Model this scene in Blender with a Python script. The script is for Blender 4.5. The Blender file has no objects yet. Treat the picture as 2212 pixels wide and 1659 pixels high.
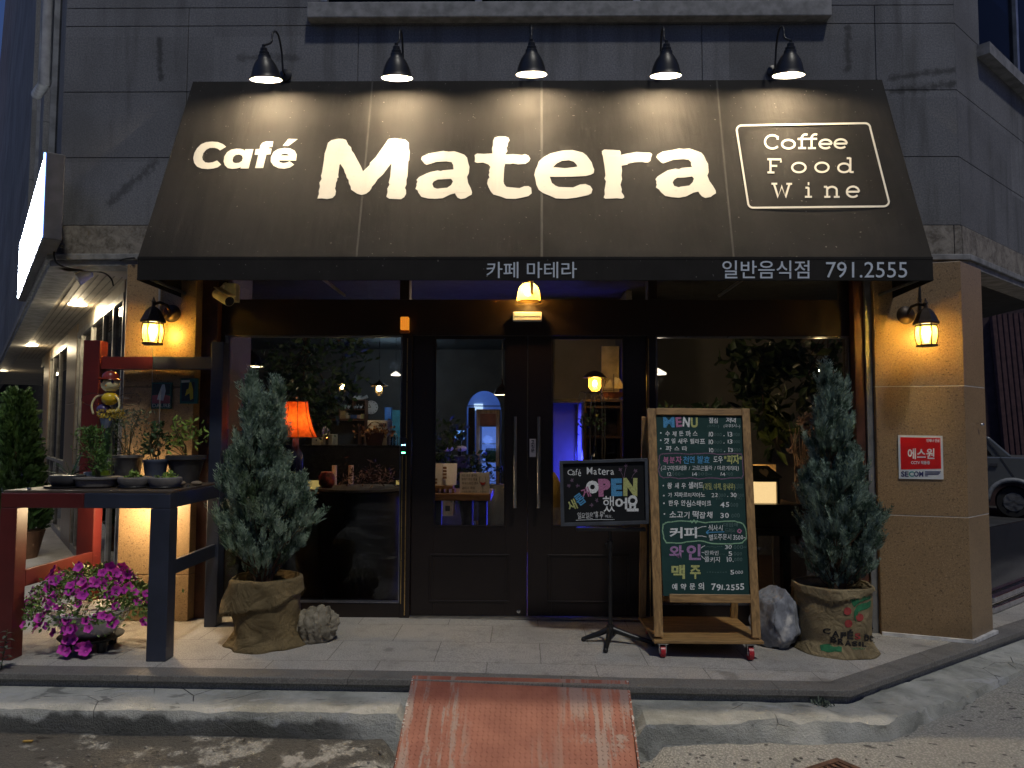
import bpy, math, random
import numpy as np
from mathutils import Vector, Matrix, noise
R = math.radians
scene = bpy.context.scene
COL = scene.collection
random.seed(7)

# ------------------------------------------------------------------ camera
cam_d = bpy.data.cameras.new("camera")
cam = bpy.data.objects.new("camera", cam_d)
COL.objects.link(cam)
CAM = Vector((0.0, -5.5, 1.33))
cam.location = CAM
CAM_ROT = Matrix.Rotation(R(0.8), 3, 'Z') @ Matrix.Rotation(R(90 + 3.5), 3, 'X') @ Matrix.Rotation(R(0.2), 3, 'Z')
cam.rotation_euler = CAM_ROT.to_euler()
cam_d.sensor_width = 36
cam_d.lens = 36 * 1661 / 2212
cam_d.clip_end = 500
cam_d.clip_start = 0.05
scene.camera = cam

# ------------------------------------------------------------------ sky, dusk
world = bpy.data.worlds.new("World")
scene.world = world
world.use_nodes = True
wn = world.node_tree
sky = wn.nodes.new("ShaderNodeTexSky")
sky.sky_type = 'NISHITA'
sky.sun_disc = False
sky.sun_elevation = R(-1.5)
sky.sun_rotation = R(-130)
sky.altitude = 50
sky.dust_density = 0.6
sky.ozone_density = 3.2
bg = wn.nodes["Background"]
wn.links.new(sky.outputs[0], bg.inputs[0])
bg.inputs[1].default_value = 0.13

# one distant lamp: the cool street light falling from the front right
sun_d = bpy.data.lights.new("sun", 'SUN')
sun_d.energy = 0.155
sun_d.angle = R(4.0)
sun_d.color = (1.0, 0.97, 0.88)
sun = bpy.data.objects.new("sun", sun_d)
COL.objects.link(sun)
sun.location = (3, -6, 12)
sun.rotation_euler = Vector((-0.47, 1.12, -2.1)).to_track_quat('-Z', 'Y').to_euler()

scene.view_settings.view_transform = 'Standard'
scene.view_settings.look = 'None'
scene.view_settings.exposure = 3.0
scene.view_settings.gamma = 1.0
try:
    scene.cycles.use_denoising = True
    scene.cycles.max_bounces = 8
    scene.cycles.transparent_max_bounces = 12
    scene.cycles.sample_clamp_indirect = 3.0
    scene.cycles.caustics_reflective = False
    scene.cycles.caustics_refractive = False
except Exception:
    pass

# ------------------------------------------------------------------ measuring: a photo point (2212 x 1659) to a place in the scene
def ray(u, v):
    return (CAM_ROT @ Vector(((u - 1106) / 1661, (829.5 - v) / 1661, -1.0)))

def at(u, v, Y):
    d = ray(u, v)
    return CAM + d * ((Y - CAM.y) / d.y)

def zf(x):
    return -0.025 * max(0.0, x)

def onf(u, v, dz=0.0):
    z = dz
    for _ in range(6):
        d = ray(u, v)
        p = CAM + d * ((z - CAM.z) / d.z)
        z = zf(p.x) + dz
    return p

def onp(u, v, pl, off=0.0):
    p0, n = pl
    d = ray(u, v)
    return CAM + d * ((p0 - CAM).dot(n) / d.dot(n)) + n * off

# ------------------------------------------------------------------ things, parts
def tag(o, label=None, cat=None, group=None, kind=None):
    if label: o['label'] = label
    if cat: o['category'] = cat
    if group: o['group'] = group
    if kind: o['kind'] = kind
    return o

def thing(name, label, cat, loc=(0, 0, 0), group=None):
    o = bpy.data.objects.new(name, None)
    COL.objects.link(o)
    o.location = loc
    o.empty_display_size = 0.05
    return tag(o, label, cat, group)

def origin(o):
    p = Vector((0, 0, 0))
    while o is not None:
        p += o.location
        o = o.parent
    return p

def copy_tree(o, parent=None):
    c = o.copy()
    COL.objects.link(c)
    c.parent = parent
    for ch in list(o.children):
        copy_tree(ch, c)
    return c

class MB:
    def __init__(s):
        s.v = []; s.f = []
    def add(s, vs, fs):
        n = len(s.v)
        s.v.extend([tuple(p) for p in vs])
        s.f.extend([tuple(i + n for i in f) for f in fs])
        return s
    def box(s, x0, x1, y0, y1, z0, z1):
        if x0 > x1: x0, x1 = x1, x0
        if y0 > y1: y0, y1 = y1, y0
        if z0 > z1: z0, z1 = z1, z0
        return s.add([(x0, y0, z0), (x1, y0, z0), (x1, y1, z0), (x0, y1, z0), (x0, y0, z1), (x1, y0, z1), (x1, y1, z1), (x0, y1, z1)],
                     [(0, 3, 2, 1), (4, 5, 6, 7), (0, 1, 5, 4), (1, 2, 6, 5), (2, 3, 7, 6), (3, 0, 4, 7)])
    def obox(s, c, ax, ay, az):
        c, ax, ay, az = Vector(c), Vector(ax), Vector(ay), Vector(az)
        vs = [c + ax * i + ay * j + az * k for k in (-1, 1) for j in (-1, 1) for i in (-1, 1)]
        fs = [(0, 2, 3, 1), (4, 5, 7, 6), (0, 1, 5, 4), (1, 3, 7, 5), (3, 2, 6, 7), (2, 0, 4, 6)]
        if ax.cross(ay).dot(az) < 0: fs = [f[::-1] for f in fs]
        return s.add(vs, fs)
    def bar(s, a, b, w, t, n):
        """a box from a to b, w wide across n, t deep along n"""
        a, b, n = Vector(a), Vector(b), Vector(n).normalized()
        d = (b - a); L = d.length; d.normalize()
        side = d.cross(n).normalized()
        return s.obox((a + b) / 2, d * L / 2, side * w / 2, n * t / 2)
    def prism(s, poly, vec):
        poly = [Vector(p) for p in poly]; vec = Vector(vec); n = len(poly)
        nrm = Vector((0, 0, 0))
        for i in range(n): nrm += poly[i].cross(poly[(i + 1) % n])
        if nrm.dot(vec) > 0: poly = poly[::-1]
        vs = poly + [p + vec for p in poly]
        fs = [tuple(range(n)), tuple(range(2 * n - 1, n - 1, -1))]
        for i in range(n):
            j = (i + 1) % n
            fs.append((i, i + n, j + n, j))
        return s.add(vs, fs)
    def tube(s, path, r, n=8, cap=True, closed=False):
        path = [Vector(p) for p in path]; m = len(path)
        rs = r if isinstance(r, (list, tuple)) else [r] * m
        up = None; vs = []; fs = []
        for i, p in enumerate(path):
            if closed: d = path[(i + 1) % m] - path[i - 1]
            else: d = path[min(i + 1, m - 1)] - path[max(i - 1, 0)]
            if d.length < 1e-9: d = Vector((0, 0, 1))
            d.normalize()
            if up is None:
                up = Vector((0, 0, 1)) if abs(d.z) < 0.9 else Vector((1, 0, 0))
            x = d.cross(up)
            if x.length < 1e-6: x = d.cross(Vector((0.3, 1, 0.2)))
            x.normalize(); y = x.cross(d).normalized(); up = y
            for k in range(n):
                a = 2 * math.pi * k / n
                vs.append(p + x * (rs[i] * math.cos(a)) + y * (rs[i] * math.sin(a)))
        for i in range(m if closed else m - 1):
            j = (i + 1) % m
            for k in range(n):
                l = (k + 1) % n
                fs.append((i * n + k, i * n + l, j * n + l, j * n + k))
        if cap and not closed:
            fs.append(tuple(range(n - 1, -1, -1)))
            fs.append(tuple((m - 1) * n + k for k in range(n)))
        return s.add(vs, fs)
    def lathe(s, prof, c=(0, 0, 0), n=24, M=None, cap=True, rfun=None):
        c = Vector(c); vs = []; fs = []; m = len(prof)
        for (r, z) in prof:
            for k in range(n):
                a = 2 * math.pi * k / n
                rr = r if rfun is None else r * rfun(a, z)
                p = Vector((rr * math.cos(a), rr * math.sin(a), z))
                if M is not None: p = M @ p
                vs.append(c + p)
        for i in range(m - 1):
            for k in range(n):
                l = (k + 1) % n
                fs.append((i * n + k, i * n + l, (i + 1) * n + l, (i + 1) * n + k))
        if cap:
            if prof[0][0] > 1e-5: fs.append(tuple(range(n - 1, -1, -1)))
            if prof[-1][0] > 1e-5: fs.append(tuple((m - 1) * n + k for k in range(n)))
        return s.add(vs, fs)
    def ball(s, c, r, n=16, m=10, sc=(1, 1, 1)):
        prof = [(max(1e-6, math.sin(math.pi * i / m)), -math.cos(math.pi * i / m)) for i in range(m + 1)]
        return s.lathe(prof, c, n, Matrix.Diagonal((r * sc[0], r * sc[1], r * sc[2])))
    def xf(s, M):
        s.v = [tuple(M @ Vector(p)) for p in s.v]
        return s
    def build(s, name, m, parent=None, smooth=False, bevel=0.0, auto=None, local=False):
        me = bpy.data.meshes.new(name)
        off = Vector((0, 0, 0)) if (parent is None or local) else origin(parent)
        me.from_pydata([(p[0] - off.x, p[1] - off.y, p[2] - off.z) for p in s.v], [], s.f)
        me.update()
        if smooth:
            me.polygons.foreach_set("use_smooth", [True] * len(me.polygons))
            if auto is not None:
                try: me.set_sharp_from_angle(angle=R(auto))
                except Exception: pass
        me.materials.append(m)
        o = bpy.data.objects.new(name, me)
        COL.objects.link(o)
        if parent is not None: o.parent = parent
        if bevel > 0:
            b = o.modifiers.new("edge", 'BEVEL'); b.width = bevel; b.segments = 2; b.limit_method = 'ANGLE'
        return o

# ------------------------------------------------------------------ materials
class NB:
    def __init__(s, name):
        s.m = bpy.data.materials.new(name); s.m.use_nodes = True
        s.t = s.m.node_tree; s.n = s.t.nodes; s.l = s.t.links
        s.bsdf = s.n["Principled BSDF"]; s.out = s.n["Material Output"]
        s.tc = s.n.new("ShaderNodeTexCoord"); s.pos = s.n.new("ShaderNodeNewGeometry").outputs['Position']
        s.obj = s.tc.outputs['Object']
    def put(s, sock, val):
        if hasattr(val, 'is_output'): s.l.new(val, sock)
        else: sock.default_value = val
    def math(s, op, a, b=0.0, c=0.0, clamp=False):
        x = s.n.new("ShaderNodeMath"); x.operation = op; x.use_clamp = clamp
        s.put(x.inputs[0], a); s.put(x.inputs[1], b); s.put(x.inputs[2], c)
        return x.outputs[0]
    def noise(s, scale, detail=4, rough=0.55, vec=None, dist=0.0):
        x = s.n.new("ShaderNodeTexNoise"); s.l.new(vec or s.pos, x.inputs['Vector'])
        x.inputs['Scale'].default_value = scale; x.inputs['Detail'].default_value = detail
        x.inputs['Roughness'].default_value = rough; x.inputs['Distortion'].default_value = dist
        return x.outputs['Fac']
    def voro(s, scale, vec=None, feat='F1'):
        x = s.n.new("ShaderNodeTexVoronoi"); x.feature = feat; s.l.new(vec or s.pos, x.inputs['Vector'])
        x.inputs['Scale'].default_value = scale
        return x
    def ramp(s, fac, lo, hi):
        x = s.n.new("ShaderNodeMapRange"); s.put(x.inputs[0], fac)
        x.inputs[1].default_value = lo; x.inputs[2].default_value = hi
        x.interpolation_type = 'SMOOTHSTEP'
        return x.outputs[0]
    def mix(s, fac, a, b, mode='MIX'):
        x = s.n.new("ShaderNodeMix"); x.data_type = 'RGBA'; x.blend_type = mode
        s.put(x.inputs[0], fac); 
        for sock, val in ((x.inputs[6], a), (x.inputs[7], b)):
            if hasattr(val, 'is_output'): s.l.new(val, sock)
            else: sock.default_value = (*val, 1) if len(val) == 3 else val
        return x.outputs[2]
    def map(s, scale=(1, 1, 1), loc=(0, 0, 0), rot=(0, 0, 0), vec=None):
        x = s.n.new("ShaderNodeMapping"); s.l.new(vec or s.pos, x.inputs[0])
        x.inputs['Scale'].default_value = scale; x.inputs['Location'].default_value = loc; x.inputs['Rotation'].default_value = rot
        return x.outputs[0]
    def sep(s, vec=None):
        x = s.n.new("ShaderNodeSeparateXYZ"); s.l.new(vec or s.pos, x.inputs[0]); return x.outputs
    def seg(s, a, b, w, amt=0.35):
        """soft mask round the line a-b with a ragged edge"""
        a, b = Vector(a), Vector(b); d = b - a; L = d.length
        v1 = s.n.new("ShaderNodeVectorMath"); v1.operation = 'SUBTRACT'; s.l.new(s.pos, v1.inputs[0]); v1.inputs[1].default_value = a
        dt = s.n.new("ShaderNodeVectorMath"); dt.operation = 'DOT_PRODUCT'; s.l.new(v1.outputs[0], dt.inputs[0]); dt.inputs[1].default_value = d / (L * L)
        tt = s.math('ADD', dt.outputs['Value'], 0.0, clamp=True)
        pr = s.n.new("ShaderNodeVectorMath"); pr.operation = 'SCALE'; pr.inputs[0].default_value = d; s.l.new(tt, pr.inputs['Scale'])
        df = s.n.new("ShaderNodeVectorMath"); df.operation = 'DISTANCE'; s.l.new(v1.outputs[0], df.inputs[0]); s.l.new(pr.outputs[0], df.inputs[1])
        dist = s.math('ADD', df.outputs['Value'], s.math('MULTIPLY', s.math('SUBTRACT', s.noise(22, 3), 0.5), w * 2.5))
        return s.math('MULTIPLY', s.math('SUBTRACT', 1.0, s.ramp(dist, 0.0, w)), amt)
    def set(s, color=None, rough=0.6, metal=0.0, spec=0.5, bump=None, bstr=0.2, bdist=0.01, emit=None, estr=0.0):
        b = s.bsdf
        if color is not None:
            if hasattr(color, 'is_output'): s.l.new(color, b.inputs['Base Color'])
            else: b.inputs['Base Color'].default_value = (*color, 1)
        s.put(b.inputs['Roughness'], rough); s.put(b.inputs['Metallic'], metal)
        b.inputs['Specular IOR Level'].default_value = spec
        if emit is not None:
            b.inputs['Emission Color'].default_value = (*emit, 1); b.inputs['Emission Strength'].default_value = estr
        if bump is not None:
            x = s.n.new("ShaderNodeBump"); x.inputs['Strength'].default_value = bstr; x.inputs['Distance'].default_value = bdist
            s.l.new(bump, x.inputs['Height']); s.l.new(x.outputs[0], b.inputs['Normal'])
        return s.m

_mc = {}
def mat(name, c, rough=0.55, metal=0.0, var=0.25, scale=9.0, spec=0.5, bump=0.0):
    """a plain material with a little noise in its colour and gloss"""
    if name in _mc: return _mc[name]
    b = NB(name)
    nz = b.noise(scale, 5)
    fine = b.noise(scale * 11, 2)
    f = b.ramp(nz, 0.3, 0.7)
    c0 = tuple(x * (1 - var) for x in c); c1 = tuple(min(1, x * (1 + var)) for x in c)
    col = b.mix(f, c0, c1)
    rr = b.math('ADD', rough - 0.08, b.math('MULTIPLY', fine, 0.16))
    _mc[name] = b.set(col, rr, metal, spec, fine if bump else None, bump, 0.004)
    return _mc[name]

def glow(name, c, strength, base=(0.8, 0.8, 0.8)):
    if name in _mc: return _mc[name]
    _mc[name] = NB(name).set(base, 0.5, emit=c, estr=strength)
    return _mc[name]

def glass(name, tint=(0.82, 0.84, 0.84), ior=1.5, gain=1.0, rough=0.0):
    if name in _mc: return _mc[name]
    b = NB(name)
    t = b.n.new("ShaderNodeBsdfTransparent"); t.inputs[0].default_value = (*tint, 1)
    g = b.n.new("ShaderNodeBsdfGlossy"); g.inputs['Roughness'].default_value = rough
    fr = b.n.new("ShaderNodeFresnel"); fr.inputs[0].default_value = ior
    mx = b.n.new("ShaderNodeMixShader")
    b.l.new(b.math('MULTIPLY', fr.outputs[0], gain, clamp=True), mx.inputs[0])
    b.l.new(t.outputs[0], mx.inputs[1]); b.l.new(g.outputs[0], mx.inputs[2])
    b.l.new(mx.outputs[0], b.out.inputs[0])
    _mc[name] = b.m
    return b.m

def wood(name, c, axis='X', rough=0.5, scale=14):
    if name in _mc: return _mc[name]
    b = NB(name)
    sc = {'X': (0.12, 1, 1), 'Y': (1, 0.12, 1), 'Z': (1, 1, 0.12)}[axis]
    v = b.map(sc)
    g = b.noise(scale * 4, 5, 0.6, v, 0.4); h = b.noise(scale * 0.7, 3, 0.5, v)
    col = b.mix(b.ramp(g, 0.3, 0.72), tuple(x * 0.55 for x in c), tuple(min(1, x * 1.25) for x in c))
    col = b.mix(b.math('MULTIPLY', b.ramp(h, 0.45, 0.7), 0.45), col, tuple(x * 0.6 for x in c))
    _mc[name] = b.set(col, rough, 0, 0.4, g, 0.15, 0.004)
    return _mc[name]

def point(name, loc, power, color, radius=0.02, parent=None):
    l = bpy.data.lights.new(name, 'POINT'); l.energy = power * 0.66; l.color = color; l.shadow_soft_size = radius
    o = bpy.data.objects.new(name, l); COL.objects.link(o)
    if parent is not None:
        o.parent = parent; o.location = Vector(loc) - origin(parent)
    else: o.location = loc
    return o

# ------------------------------------------------------------------ writing
_gc = {}
def glyphs(body, bold=0.0):
    k = (body, bold)
    if k in _gc: return _gc[k]
    c = bpy.data.curves.new("t", 'FONT'); c.body = body; c.resolution_u = 3; c.offset = bold
    o = bpy.data.objects.new("t", c); COL.objects.link(o)
    bpy.context.view_layer.update()
    me = bpy.data.meshes.new_from_object(o.evaluated_get(bpy.context.evaluated_depsgraph_get()))
    v = np.array([(p.co.x, p.co.y) for p in me.vertices]) if len(me.vertices) else np.zeros((0, 2))
    f = [tuple(p.vertices) for p in me.polygons]
    bpy.data.objects.remove(o); bpy.data.curves.remove(c); bpy.data.meshes.remove(me)
    _gc[k] = (v, f)
    return _gc[k]

def line_verts(body, bold=0.0, jit=0.0, rng=random):
    """2-D outline of a line of writing scaled to the unit square"""
    if jit == 0:
        v, f = glyphs(body, bold)
        v = v.copy()
    else:
        x = 0.0; vs = []; f = []; n = 0
        for ch in body:
            if ch == ' ':
                x += 0.32; continue
            g, gf = glyphs(ch, bold)
            if len(g) == 0: continue
            w = g[:, 0].max() - g[:, 0].min()
            c = g.mean(0); a = rng.uniform(-jit, jit); s = 1 + rng.uniform(-jit, jit) * 0.9
            ca, sa = math.cos(a), math.sin(a)
            q = (g - c) * s; q = np.stack([q[:, 0] * ca - q[:, 1] * sa, q[:, 0] * sa + q[:, 1] * ca], 1) + c
            q[:, 0] += x - g[:, 0].min(); q[:, 1] += rng.uniform(-jit, jit) * 0.5
            vs.append(q); f += [tuple(i + n for i in p) for p in gf]; n += len(q)
            x += w + 0.10
        v = np.concatenate(vs)
    lo, hi = v.min(0), v.max(0)
    return (v - lo) / np.maximum(hi - lo, 1e-6), f

def write(mb, body, quad, place, bold=0.0, jit=0.0, rng=random):
    """quad: photo corners TL TR BR BL; place(u, v) puts a photo point on the surface"""
    v, f = line_verts(body, bold, jit, rng)
    TL, TR, BR, BL = [np.array(q, float) for q in quad]
    pts = []
    for s, t in v:
        p = (BL * (1 - s) + BR * s) * (1 - t) + (TL * (1 - s) + TR * s) * t
        pts.append(place(p[0], p[1]))
    mb.add(pts, f)

def rect(x0, x1, y0, y1, slope=0.0):
    d = slope * (x1 - x0)
    return [(x0, y0), (x1, y0 + d), (x1, y1 + d), (x0, y1)]

def ribbon(mb, pts, w, place, closed=False):
    """a flat pen stroke of width w along photo points"""
    P = [np.array(p, float) for p in pts]; m = len(P); L = []; Rr = []
    for i in range(m):
        if closed: a, b = P[i - 1], P[(i + 1) % m]
        else: a, b = P[max(i - 1, 0)], P[min(i + 1, m - 1)]
        d = b - a; d = d / max(np.hypot(*d), 1e-9); nn = np.array([-d[1], d[0]])
        k = 1.0
        if 0 < i < m - 1 or closed:
            e = P[i] - (P[i - 1]); e = e / max(np.hypot(*e), 1e-9)
            k = 1 / max(0.6, abs(np.dot(np.array([-e[1], e[0]]), nn)))
        L.append(P[i] + nn * w / 2 * k); Rr.append(P[i] - nn * w / 2 * k)
    vs = [place(*p) for p in L] + [place(*p) for p in Rr]
    fs = [(i, (i + 1) % m, m + (i + 1) % m, m + i) for i in range(m if closed else m - 1)]
    mb.add(vs, fs)

def filled(outers, place, name, m, parent, holes=()):
    """a mesh of filled outlines (photo points on a surface) with holes"""
    mb = MB()
    for k, o in enumerate(outers):
        c = bpy.data.curves.new("t", 'CURVE'); c.dimensions = '2D'; c.fill_mode = 'BOTH'
        for poly in [o] + [h for (i, h) in holes if i == k]:
            sp = c.splines.new('POLY'); sp.points.add(len(poly) - 1); sp.use_cyclic_u = True
            for q, p in zip(sp.points, poly): q.co = (p[0] / 100, p[1] / 100, 0, 1)
        ob = bpy.data.objects.new("t", c); COL.objects.link(ob)
        bpy.context.view_layer.update()
        me = bpy.data.meshes.new_from_object(ob.evaluated_get(bpy.context.evaluated_depsgraph_get()))
        mb.add([place(p.co.x * 100, p.co.y * 100) for p in me.vertices], [tuple(p.vertices) for p in me.polygons])
        bpy.data.objects.remove(ob); bpy.data.curves.remove(c); bpy.data.meshes.remove(me)
    return mb.build(name, m, parent)

def leaf_cloud(mb, pts, rng, size, aspect=0.45, up=0.3, per=1):
    """small folded leaf faces at the given points"""
    for p in pts:
        for _ in range(per):
            d = Vector((rng.gauss(0, 1), rng.gauss(0, 1), rng.gauss(up, 0.8)))
            if d.length < 1e-3: continue
            d.normalize(); s = d.cross(Vector((rng.gauss(0, 1), rng.gauss(0, 1), rng.gauss(0, 1)))).normalized()
            n = d.cross(s); L = size * rng.uniform(0.6, 1.3); w = L * aspect
            p = Vector(p)
            mb.add([p, p + d * L * .5 + s * w * .5 + n * w * .12, p + d * L, p + d * L * .5 - s * w * .5 + n * w * .12], [(0, 1, 2), (0, 2, 3)])
# ------------------------------------------------------------------ stone, ground and paint materials
def m_stone():
    b = NB("grey_stone_panel")
    sp = b.noise(85, 3, 0.7); big = b.noise(1.3, 5, 0.6); mid = b.noise(7, 4)
    pores = b.math('MULTIPLY', b.ramp(b.noise(48, 2), 0.36, 0.30), b.ramp(mid, 0.4, 0.6))
    col = b.mix(b.ramp(sp, 0.35, 0.68), (0.125, 0.128, 0.14), (0.205, 0.207, 0.215))
    col = b.mix(b.math('MULTIPLY', b.ramp(big, 0.42, 0.68), 0.5), col, (0.085, 0.085, 0.085))
    drip = b.noise(5, 4, 0.6, b.map((1, 1, 0.12)))
    col = b.mix(b.math('MULTIPLY', b.ramp(drip, 0.50, 0.70), 0.6), col, (0.07, 0.07, 0.07))
    col = b.mix(b.math('MULTIPLY', pores, 0.6), col, (0.12, 0.12, 0.12))
    x, y, z = b.sep(); cb = b.n.new("ShaderNodeCombineXYZ")
    b.put(cb.inputs[0], b.math('FLOOR', b.math('DIVIDE', b.math('ADD', x, 2.29 + 12.65), 1.265))); b.put(cb.inputs[2], b.math('FLOOR', b.math('DIVIDE', b.math('SUBTRACT', z, PZ0), .473)))
    wn_ = b.n.new("ShaderNodeTexWhiteNoise"); b.l.new(cb.outputs[0], wn_.inputs['Vector'])
    tone = b.math('ADD', .80, b.math('MULTIPLY', wn_.outputs['Value'], .38)); cc_ = b.n.new("ShaderNodeCombineColor")
    for i_ in range(3): b.put(cc_.inputs[i_], tone)
    col = b.mix(1.0, col, cc_.outputs[0], 'MULTIPLY')
    for (p, q, w, a) in STAINS:
        col = b.mix(b.seg(p, q, w, a), col, (0.035, 0.035, 0.035))
    return b.set(col, 0.8, 0, 0.3, b.math('ADD', sp, b.math('MULTIPLY', pores, -1.5)), 0.35, 0.004)
PZ0 = at(260, 487, 0).z
STAINS = [(at(345, 85, 0), at(347, 172, 0), 0.035, .75), (at(240, 437, 0), at(335, 350, 0), 0.05, .6),
          (at(520, 125, 0), at(640, 124, 0), 0.05, .5), (at(1831, 62, 0), at(1831, 150, 0), 0.04, .7),
          (at(1925, 168, 0), at(2060, 152, 0), 0.035, .7), (at(1930, 197, 0), at(2062, 182, 0), 0.045, .75)]
M_STONE = m_stone()

def m_granite(name, c, dark, lightc, joint=0.0):
    b = NB(name)
    v = b.voro(150); v2 = b.noise(110, 3, 0.7); big = b.noise(4.5, 4)
    col = b.mix(b.ramp(v2, 0.36, 0.62), tuple(x * 0.72 for x in c), c)
    col = b.mix(b.math('MULTIPLY', b.ramp(b.noise(170, 2), 0.62, 0.7), 0.8), col, lightc)
    col = b.mix(b.math('MULTIPLY', b.ramp(b.noise(75, 3, .65), 0.42, 0.33), 0.8), col, dark)
    col = b.mix(b.math('MULTIPLY', b.ramp(b.noise(38, 4, .7), 0.5, 0.72), 0.35), col, tuple(x * 0.5 for x in c))
    col = b.mix(b.math('MULTIPLY', b.ramp(big, 0.35, 0.75), 0.30), col, tuple(x * 0.6 for x in c))
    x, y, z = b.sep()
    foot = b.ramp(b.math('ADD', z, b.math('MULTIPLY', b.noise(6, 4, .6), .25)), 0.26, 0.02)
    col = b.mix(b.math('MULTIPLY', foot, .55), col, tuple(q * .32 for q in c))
    return b.set(col, b.math('ADD', 0.30, b.math('MULTIPLY', v2, 0.18)), 0, 0.45, v2, 0.06, 0.002)
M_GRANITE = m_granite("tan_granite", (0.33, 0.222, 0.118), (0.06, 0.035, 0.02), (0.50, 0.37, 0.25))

def m_frieze():
    b = NB("rough_brown_stone")
    n1 = b.noise(11, 6, 0.65, dist=0.6); n2 = b.noise(60, 3)
    col = b.mix(b.ramp(n1, 0.3, 0.7), (0.10, 0.085, 0.07), (0.29, 0.26, 0.22))
    col = b.mix(b.math('MULTIPLY', b.ramp(n2, 0.4, 0.7), 0.4), col, (0.33, 0.31, 0.28))
    return b.set(col, 0.75, 0, 0.3, n1, 0.4, 0.01)
M_FRIEZE = m_frieze()

def m_paving(name, tile=None, dark=1.0, off=(0, 0, 0), warm=True):
    b = NB(name)
    sp = b.noise(120, 3, 0.75); med = b.noise(9, 5); big = b.noise(1.6, 5)
    a, c = ((0.27, 0.257, 0.237), (0.52, 0.50, 0.465)) if warm else ((0.2, 0.2, 0.195), (0.43, 0.43, 0.42))
    a = tuple(x * dark for x in a); c = tuple(x * dark for x in c)
    col = b.mix(b.ramp(sp, 0.36, 0.66), a, c)
    col = b.mix(b.math('MULTIPLY', b.ramp(med, 0.5, 0.75), 0.35), col, tuple(x * 0.62 for x in a))
    col = b.mix(b.math('MULTIPLY', b.ramp(big, 0.45, 0.7), 0.4), col, tuple(x * 0.7 for x in a))
    col = b.mix(b.math('MULTIPLY', b.ramp(b.noise(3.3, 2), 0.66, 0.72), 0.5), col, tuple(x * 0.5 for x in a))
    hgt = sp
    if tile:
        br = b.n.new("ShaderNodeTexBrick"); b.l.new(b.map((1, 1, 1), off), br.inputs['Vector'])
        br.inputs['Scale'].default_value = 1.0; br.inputs['Brick Width'].default_value = tile[0]; br.inputs['Row Height'].default_value = tile[1]
        br.inputs['Mortar Size'].default_value = 0.003; br.inputs['Mortar Smooth'].default_value = 0.1; br.offset = 0.5
        br.inputs['Color1'].default_value = (0.93, 0.93, 0.93, 1); br.inputs['Color2'].default_value = (1.06, 1.05, 1.04, 1); br.inputs['Mortar'].default_value = (0.5, 0.49, 0.47, 1)
        col = b.mix(1.0, col, br.outputs[0], 'MULTIPLY')
    return b.set(col, b.math('ADD', 0.42, b.math('MULTIPLY', med, 0.3)), 0, 0.4, hgt, 0.12, 0.003)
M_PAVE = m_paving("pale_granite_paving", (0.62, 0.42), 1.0, (0.2, 0.13, 0))
M_PAVE_EDGE = m_paving("grey_granite_edge", (1.15, 5.0), 0.48, (0.36, 2.3, 0))
M_PAVE_SIDE = m_paving("speckled_granite_riser", None, 0.9, warm=False)

_k = lambda u, v, z=-.10: onf(u, v, z)
_dk, _wt = (.03, .03, .03), (.50, .51, .53)
KMARKS = [(_k(1598, 1500), _k(1632, 1545), .010, .9, _dk), (_k(1632, 1545, -.14), _k(1652, 1600, -.18), .010, .9, _dk), (_k(1655, 1556, -.13), _k(1790, 1572, -.15), .008, .8, _dk), (_k(1836, 1540), _k(1848, 1592, -.16), .010, .9, _dk),
          (_k(1424, 1508), _k(1480, 1506), .022, .75, _dk), (_k(1436, 1508), _k(1444, 1580, -.16), .018, .75, _dk), (_k(1462, 1508), _k(1466, 1585, -.16), .018, .75, _dk), (_k(1522, 1560, -.13), _k(1526, 1580, -.16), .02, .6, _dk),
          (_k(486, 1530, -.12), _k(492, 1566, -.17), .03, .6, _wt), (_k(528, 1530, -.12), _k(534, 1556, -.16), .02, .5, _wt), (_k(690, 1540, -.13), _k(770, 1548, -.15), .035, .45, _wt)]
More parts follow.
